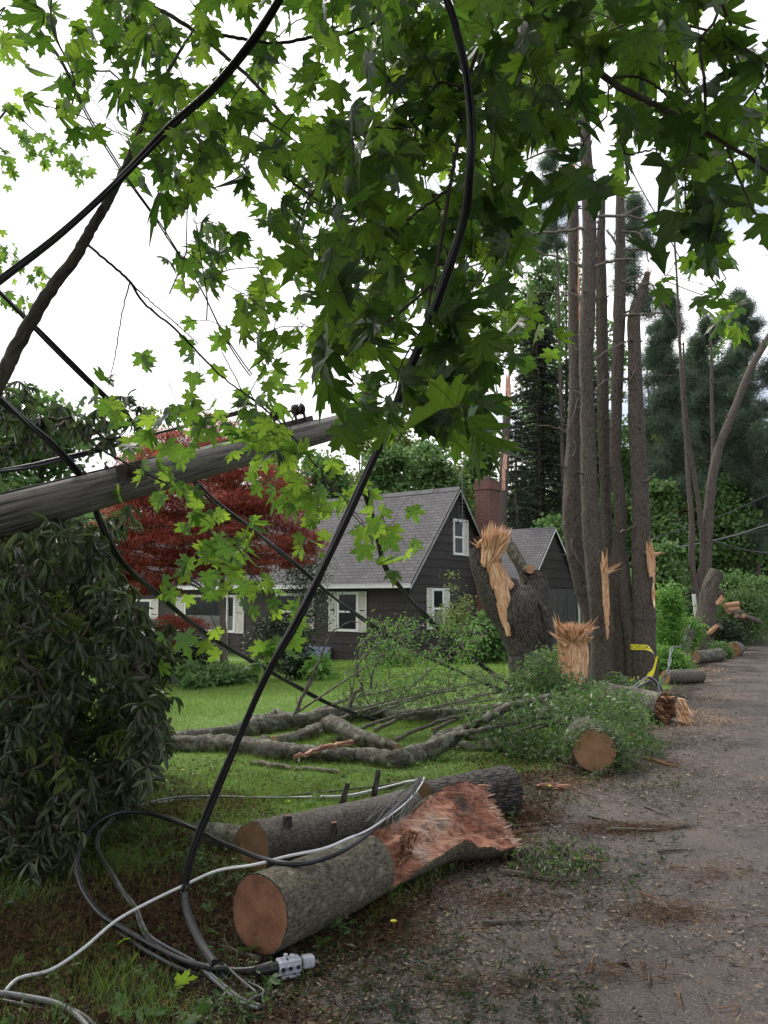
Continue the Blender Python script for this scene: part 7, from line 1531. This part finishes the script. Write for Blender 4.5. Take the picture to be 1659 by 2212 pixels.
gx3, gy3 = field(9000, 2.6, 5.4, view_l, lambda y: xedge(y) - .02, lambda x, y: np.clip(vnoise(x, y, 2.2, 4) * .8, 0, 1) * .8 + .04)
X = np.concatenate([gx_, gx2, gx3]); Y = np.concatenate([gy_, gy2, gy3]); Z = gz(X, Y); n = len(X); hh = np.where(Y < 10, rng.uniform(.03, .075, n), rng.uniform(.05, .10, n)) * (1 + .5 * np.clip(vnoise(X, Y, 2.5, 3), 0, 1)); ww = np.where(Y < 10, .0045, .0045 + (Y - 10) * .0011)
tag(scatter('grass', None, M['grass'], T_BLADE, np.stack([X, Y, Z - .004], 1), rdir(n, 2.2, .5), rdir(n, 0, .3), hh, wid=ww, rnd=np.clip(.5 + .25 * vnoise(X, Y, 1.1, 6) + rng.normal(size=n) * .2, 0, 1)), kind='stuff')
# weeds and low plants
gx_, gy_ = field(1300, 2.6, 9.5, view_l, lambda y: xedge(y) - .1, lambda x, y: np.clip(vnoise(x, y, 1.6, 8) * 1.1, 0.02, 1) * np.where(y > 6, .35, 1)); n = len(gx_); rep = 5
Xp = np.repeat(gx_, rep) + rng.normal(size=n * rep) * .05; Yp = np.repeat(gy_, rep) + rng.normal(size=n * rep) * .05; Zp = top_z(Xp, Yp) + rng.uniform(.01, .09, n * rep)
tag(scatter('ground_plants', None, M['elm'], T_STAR, np.stack([Xp, Yp, Zp], 1), rdir(n * rep, .1, .5), rdir(n * rep, 1.4, .6), rng.uniform(.03, .07, n * rep), wid=rng.uniform(.02, .06, n * rep), bend=rng.uniform(-.3, .8, n * rep)), kind='stuff')
# dandelions
for i, (px, py) in enumerate(((580, 1868 + 160), (520 + 330, 1990), (395, 1663), (1240, 1690), (1187, 1698), (352, 1640))):
    if i not in (1, 2, 4): continue
    c = G(px, py, .06); mb = MB(); nn = 10
    for k in range(nn): a_ = 6.283 * k / nn; mb.quad([c, c + Vector((math.cos(a_), math.sin(a_), .2)) * .016, c + Vector((math.cos(a_ + .5), math.sin(a_ + .5), .2)) * .016])
    fo = thing('dandelion', ('yellow dandelion at the road side of the front log', 'yellow dandelion on the lawn left of the lower limb', 'yellow dandelion beyond the torn end of the grey log')[(1, 2, 4).index(i)], 'flower', (c.x, c.y, c.z - .06)); mb.build('bloom', M['tape'], fo)
    mb = MB(); mb.tube([c - Vector((0, 0, .07)), c], .002, 5); mb.build('stem', M['grass'], fo)

# ------------------------------------------------------------------ storm litter
def w_lit(x, y): return np.clip(.35 + .6 * vnoise(x, y, 1.9, 3), .05, 1) * np.where(y > 5.5, np.clip(.35 + .6 * (vnoise(x, y, .9, 7) > .05), 0, 1), 1)
gx_, gy_ = field(46000, 2.2, 7.5, view_l, lambda y: xedge(y) + .25, w_lit, 1.2); n = len(gx_); d = rdir(n, .15, .35)
tag(scatter('needle_litter', None, M['needle'], T_BLADE, np.stack([gx_, gy_, top_z(gx_, gy_) + rng.uniform(.003, .03, n)], 1), d, rdir(n, 1), rng.uniform(.05, .13, n), wid=rng.uniform(.0018, .004, n)), kind='stuff')
def w_road(x, y):
    d = x - xedge(y); return np.clip(.25 + .9 * np.exp(-np.abs(d - .1) * 1.6) + .35 * vnoise(x, y, 1.3, 5), .08, 1) * np.clip(4 / y, .15, 1)
gx_, gy_ = field(85000, 2.3, 22, lambda y: np.maximum(xedge(y) - .5, view_l(y)), lambda y: np.minimum(view_r(y), xedge(y) + 6), w_road, 1.7); n = len(gx_)
q = np.stack([gx_, gy_, top_z(gx_, gy_) + rng.uniform(.002, .007, n)], 1); sz = rng.gamma(1.6, .0065, n) + .006
tag(scatter('road_grit', None, M['litter'], T_OVAL, q, rdir(n, .05, .15), rdir(n, 2.5, .4), sz, wid=sz * rng.uniform(.25, .8, n), rnd=rng.random(n) ** 1.4), kind='stuff')
gx_, gy_ = field(16000, 2.3, 14, lambda y: np.maximum(xedge(y) - 1.6, view_l(y)), lambda y: np.minimum(view_r(y), xedge(y) + 4), w_road, 1.5); n = len(gx_)
tag(scatter('road_needles', None, M['needle'], T_BLADE, np.stack([gx_, gy_, top_z(gx_, gy_) + rng.uniform(.003, .009, n)], 1), rdir(n, .03, .1), rdir(n, 2), rng.uniform(.03, .09, n), wid=rng.uniform(.002, .0045, n)), kind='stuff')
dr_ = []
for (px, py, rx, ry, k_) in ((1290, 1795, 30, 8, 300), (1350, 1800, 40, 7, 420), (1420, 1795, 45, 5, 360), (1250, 1690, 50, 8, 300), (1400, 1660, 60, 8, 260), (1440, 1985, 60, 12, 420), (1180, 1870, 60, 14, 420), (1100, 1950, 90, 18, 420), (760, 2040, 120, 14, 600), (1560, 1900, 60, 12, 200), (1330, 2110, 80, 20, 260), (1050, 2140, 90, 18, 260)):
    for _ in range(k_): v = flat(px + random.gauss(0, rx), py + random.gauss(0, ry)); dr_.append((v.x, v.y, float(top_z(v.x, v.y)) + random.uniform(.003, .02)))
dr_ = np.array(dr_); n = len(dr_)
tag(scatter('needle_drifts', None, M['needle'], T_BLADE, dr_, rdir(n, .06, .15), rdir(n, 2), rng.uniform(.04, .12, n), wid=rng.uniform(.002, .006, n)), kind='stuff')
# torn green leaf bits
gx_, gy_ = field(5200, 2.4, 9, view_l, lambda y: np.minimum(xedge(y) + 1.2, view_r(y)), lambda x, y: np.clip(np.exp(-np.abs(x - xedge(y)) * .3) * (.3 + .7 * vnoise(x, y, 2.1, 12)), .05, 1)); n = len(gx_)
tag(scatter('torn_leaves', None, M['maple'], T_STAR, np.stack([gx_, gy_, top_z(gx_, gy_) + rng.uniform(.006, .025, n)], 1), rdir(n, 0, .2), rdir(n, 2, .5), rng.uniform(.02, .06, n), bend=rng.uniform(-.5, .8, n)), kind='stuff')
gx_, gy_ = field(150, 2.4, 6.5, view_l, lambda y: np.minimum(xedge(y) - .1, view_r(y)), lambda x, y: np.clip(.2 + .8 * vnoise(x, y, 1.1, 14), .03, 1)); n = len(gx_)
tag(scatter('fallen_leaves', None, M['maple_lit'], T_MAPLE, np.stack([gx_, gy_, top_z(gx_, gy_) + rng.uniform(.01, .04, n)], 1), rdir(n, 0, .25), rdir(n, 1.6, .6), rng.uniform(.05, .09, n), bend=rng.uniform(-.3, 1.2, n), fold=rng.normal(size=n) * .3), kind='stuff')
gx_, gy_ = field(42000, 2.2, 8.5, view_l, lambda y: xedge(y) + .1, w_lit, 1.3); n = len(gx_)
tag(scatter('leaf_litter', None, leafmat('dry_litter', (.018, .011, .007), (.14, .085, .045), (.1, .05, .02), .1, .85, spec=.1), T_BROAD, np.stack([gx_, gy_, top_z(gx_, gy_) + rng.uniform(.002, .022, n)], 1), rdir(n, .05, .25), rdir(n, 1.8, .6), rng.uniform(.010, .032, n), rnd=rng.random(n) ** 1.5), kind='stuff')
# sawdust
SD = [(1500, 1468, 60, 6), (1530, 1446, 40, 4), (1590, 1410, 50, 4), (1540, 1510, 60, 8), (1470, 1566, 60, 8), (1560, 1560, 50, 8), (1490, 1540, 60, 5), (1420, 1500, 30, 5), (1330, 1660, 60, 10), (1240, 1690, 60, 10)]
pp_ = []
for (px, py, rx, ry) in SD:
    for _ in range(420): q = flat(px + random.gauss(0, rx * .55), py + random.gauss(0, ry * .8)); pp_.append((q.x, q.y, float(top_z(q.x, q.y)) + .004))
pp_ = np.array(pp_); n = len(pp_); sz = rng.uniform(.012, .035, n) * np.clip(pp_[:, 1] / 12, .5, 1.6)
tag(scatter('sawdust', None, M['chip'], T_OVAL, pp_, rdir(n, 0, .1), rdir(n, 3, .3), sz, wid=sz), kind='stuff')
# twigs and sticks that can be told one by one
tw_src = []
for k in range(6):
    mb = MB(); L_ = 1.0; p_ = [Vector((0, 0, 0))]
    a_ = 0
    for i in range(6): a_ += random.uniform(-.35, .35); p_.append(p_[-1] + Vector((math.cos(a_), math.sin(a_), 0)) * L_ / 6)
    p_ = [v - Vector((.5, 0, 0)) for v in p_]; mb.tube(p_, [.022, .024, .021, .019, .016, .012, .007], 6, wob=.3, cap=(1, 1), capmi=0, seed=k)
    if k % 2:
        q = p_[3]; mb.tube([q, q + Vector((.15, .12 * (1 if k > 2 else -1), .02)), q + Vector((.3, .16 * (1 if k > 2 else -1), .0))], [.012, .010, .005], 5)
    tw_src.append(mb)
tmeshes = {}
def stick(px, py, px2, py2, k, m, label, group, thick=1.0, name='stick', cat='stick'):
    a_, b_ = flat(px, py, .01), flat(px2, py2, .01); L_ = (b_ - a_).length; key = (k, m)
    if key not in tmeshes:
        o = tw_src[k].build(name, M[m], None, (0, 0, 0)); tmeshes[key] = o.data
    else:
        o = bpy.data.objects.new(name, tmeshes[key]); sc.collection.objects.link(o)
    c = (a_ + b_) / 2; o.location = (c.x, c.y, max(float(top_z(c.x, c.y)), .004) + .012 * L_ + .006); o.scale = (L_, L_ * .8, L_ * thick); o.rotation_euler = (0, 0, math.atan2(b_.y - a_.y, b_.x - a_.x))
    return tag(o, label, cat, group)
named = [(1110, 1788, 1210, 1774, 1, 'bark_dead', 'stout dark stick beside the torn flare end'), (1183, 1778, 1196, 1806, 0, 'bark_dead', 'short pale forked stick standing out near the flare'), (1092, 1808, 1140, 1783, 2, 'chip', 'pale split sliver at the lower tip of the flare'),
 (1388, 1640, 1480, 1660, 3, 'chip', 'long pale peeled stick right of the round log'), (1270, 1765, 1320, 1785, 0, 'bark_dead', 'crooked brown stick near the middle of the road edge'), (1320, 1775, 1360, 1790, 4, 'bark_dead', 'branching stick left of the needle drift'),
 (1390, 1745, 1460, 1772, 1, 'bark_dead', 'thin crooked stick above the needle drift'), (1310, 1800, 1440, 1792, 3, 'bark_dead', 'long dark twig inside the needle drift'), (1448, 1795, 1500, 1785, 5, 'bark_dead', 'pale angled twig at the right end of the needle drift'),
 (1420, 1848, 1480, 1832, 2, 'bark_dead', 'curved stick on the open road below the drift'), (1445, 1880, 1495, 1886, 0, 'chip', 'short thick tan stick on the right half of the road'), (1380, 1935, 1420, 1960, 4, 'chip', 'pale stick at the start of the right hand twig trail'),
 (1385, 1955, 1430, 1970, 0, 'bark_dead', 'dark thick stick in the right hand twig trail'), (1435, 1970, 1490, 1996, 1, 'bark_dead', 'long dark stick at the end of the twig trail'), (1430, 2000, 1455, 2020, 2, 'chip', 'small pale double splinter below the twig trail'),
 (1525, 1984, 1570, 1998, 3, 'bark_dead', 'thin stick near the right edge of the road'), (1290, 2050, 1320, 2062, 0, 'chip', 'short pale stick left of the twig trail'), (1283, 2080, 1290, 2120, 5, 'chip', 'upright looking pale curled splinter in the lower road'),
 (1140, 2115, 1170, 2160, 2, 'bark_dead', 'curved dark twig in the lower middle of the road'), (1190, 2125, 1222, 2146, 0, 'chip', 'straight bright stick in the lower middle of the road'), (1400, 2140, 1425, 2100, 4, 'bark_dead', 'bent dark twig in the lower right of the road'),
 (1465, 2150, 1480, 2195, 1, 'chip', 'forked bark sliver near the bottom right'), (1510, 2155, 1540, 2190, 3, 'bark_dead', 'curled bark piece near the bottom right corner'), (1570, 2100, 1580, 2130, 0, 'bark_dead', 'thick bark chunk at the right edge'), (1590, 2180, 1610, 2212, 2, 'chip', 'pale stick cut by the bottom edge at right'),
 (1040, 2000, 1180, 1990, 1, 'bark_dead', 'long thin twig on the road below the front log'), (1010, 2010, 1060, 2016, 0, 'chip', 'broad tan wood sliver below the front log'), (1080, 1890, 1260, 1905, 3, 'bark_dead', 'dark twig lying across the green leaf spray'),
 (1200, 1650, 1240, 1665, 4, 'bark_dead', 'forked grey stick below the round sawn face'), (1245, 1655, 1290, 1680, 0, 'bark_lichen', 'lichen grey stub under the round sawn face'), (1250, 1715, 1300, 1722, 2, 'bark_dead', 'stick lying on sawdust below the round log'),
 (560, 2080, 420, 2040, 1, 'bark_dead', 'twig under the front sawn end'), (420, 2185, 620, 2160, 3, 'bark_lichen', 'long mossy stick on the litter at the bottom'), (400, 1790, 250, 1752, 5, 'bark_dead', 'thin branch among litter left of the logs'),
 (240, 1740, 380, 1734, 1, 'bark_dead', 'stick with pale broken end by the rhododendron'), (1010, 1770 + 60, 1120, 1822, 3, 'bark_dead', 'dark twig leading away from the flare tip')]
for a_ in named: stick(a_[0], a_[1], a_[2], a_[3], a_[4], a_[5], a_[6], 'sticks on the road and verge', 1.5)
for i in range(170):
    py = 1480 + 730 * random.random() ** .8; e = flat(700, py); xe = (float(xedge(e.y))) / e.y * FOC * 1.0 + 829.5; px = random.uniform(max(xe - 60, 0), 1659)
    if py > 1700 and 500 < px < 1110 and py < 2060: continue
    l = random.uniform(14, 60) * (py - 1290) / 800; a_ = random.uniform(-.6, .6) * .5; m_ = random.choice(['bark_dead', 'bark_dead', 'chip'])
    stick(px, py, px + l * math.cos(a_), py + l * math.sin(a_) * .5, random.randrange(6), m_, 'small bare brown twig among many alike on the dark road' if m_ == 'bark_dead' else 'small pale splinter among many alike on the dark road', 'small twigs scattered on the road' if m_ == 'bark_dead' else 'small splinters scattered on the road', .8, 'twig' if m_ == 'bark_dead' else 'splinter', 'twig' if m_ == 'bark_dead' else 'splinter')
for (px, py, l) in ((1200, 1700, 'orange bark slab with dark underside past the grey log'), (1240, 1862, 'reddish wood fragment on the leaf spray'), (1068, 1830, 'flat tan bark flake below the flare tip'), (845, 1935, 'small bark flake')):
    if py == 1935: continue
    c = flat(px, py, .02); o = thing('bark_piece', l, 'bark', c); mb = MB()
    for i in range(9): d = Vector((random.uniform(-.16, .06), random.uniform(-.05, .05), random.uniform(-.005, .02))); mb.shard(c + d, c + d + Vector((random.uniform(.08, .2), random.uniform(-.02, .02), random.uniform(-.01, .03))), random.uniform(.03, .06), (0, 0, 1), seed=i)
    mb.build('slab', M['rot'] if px != 1068 else M['splinter'], o)
print('objects', len(bpy.data.objects))
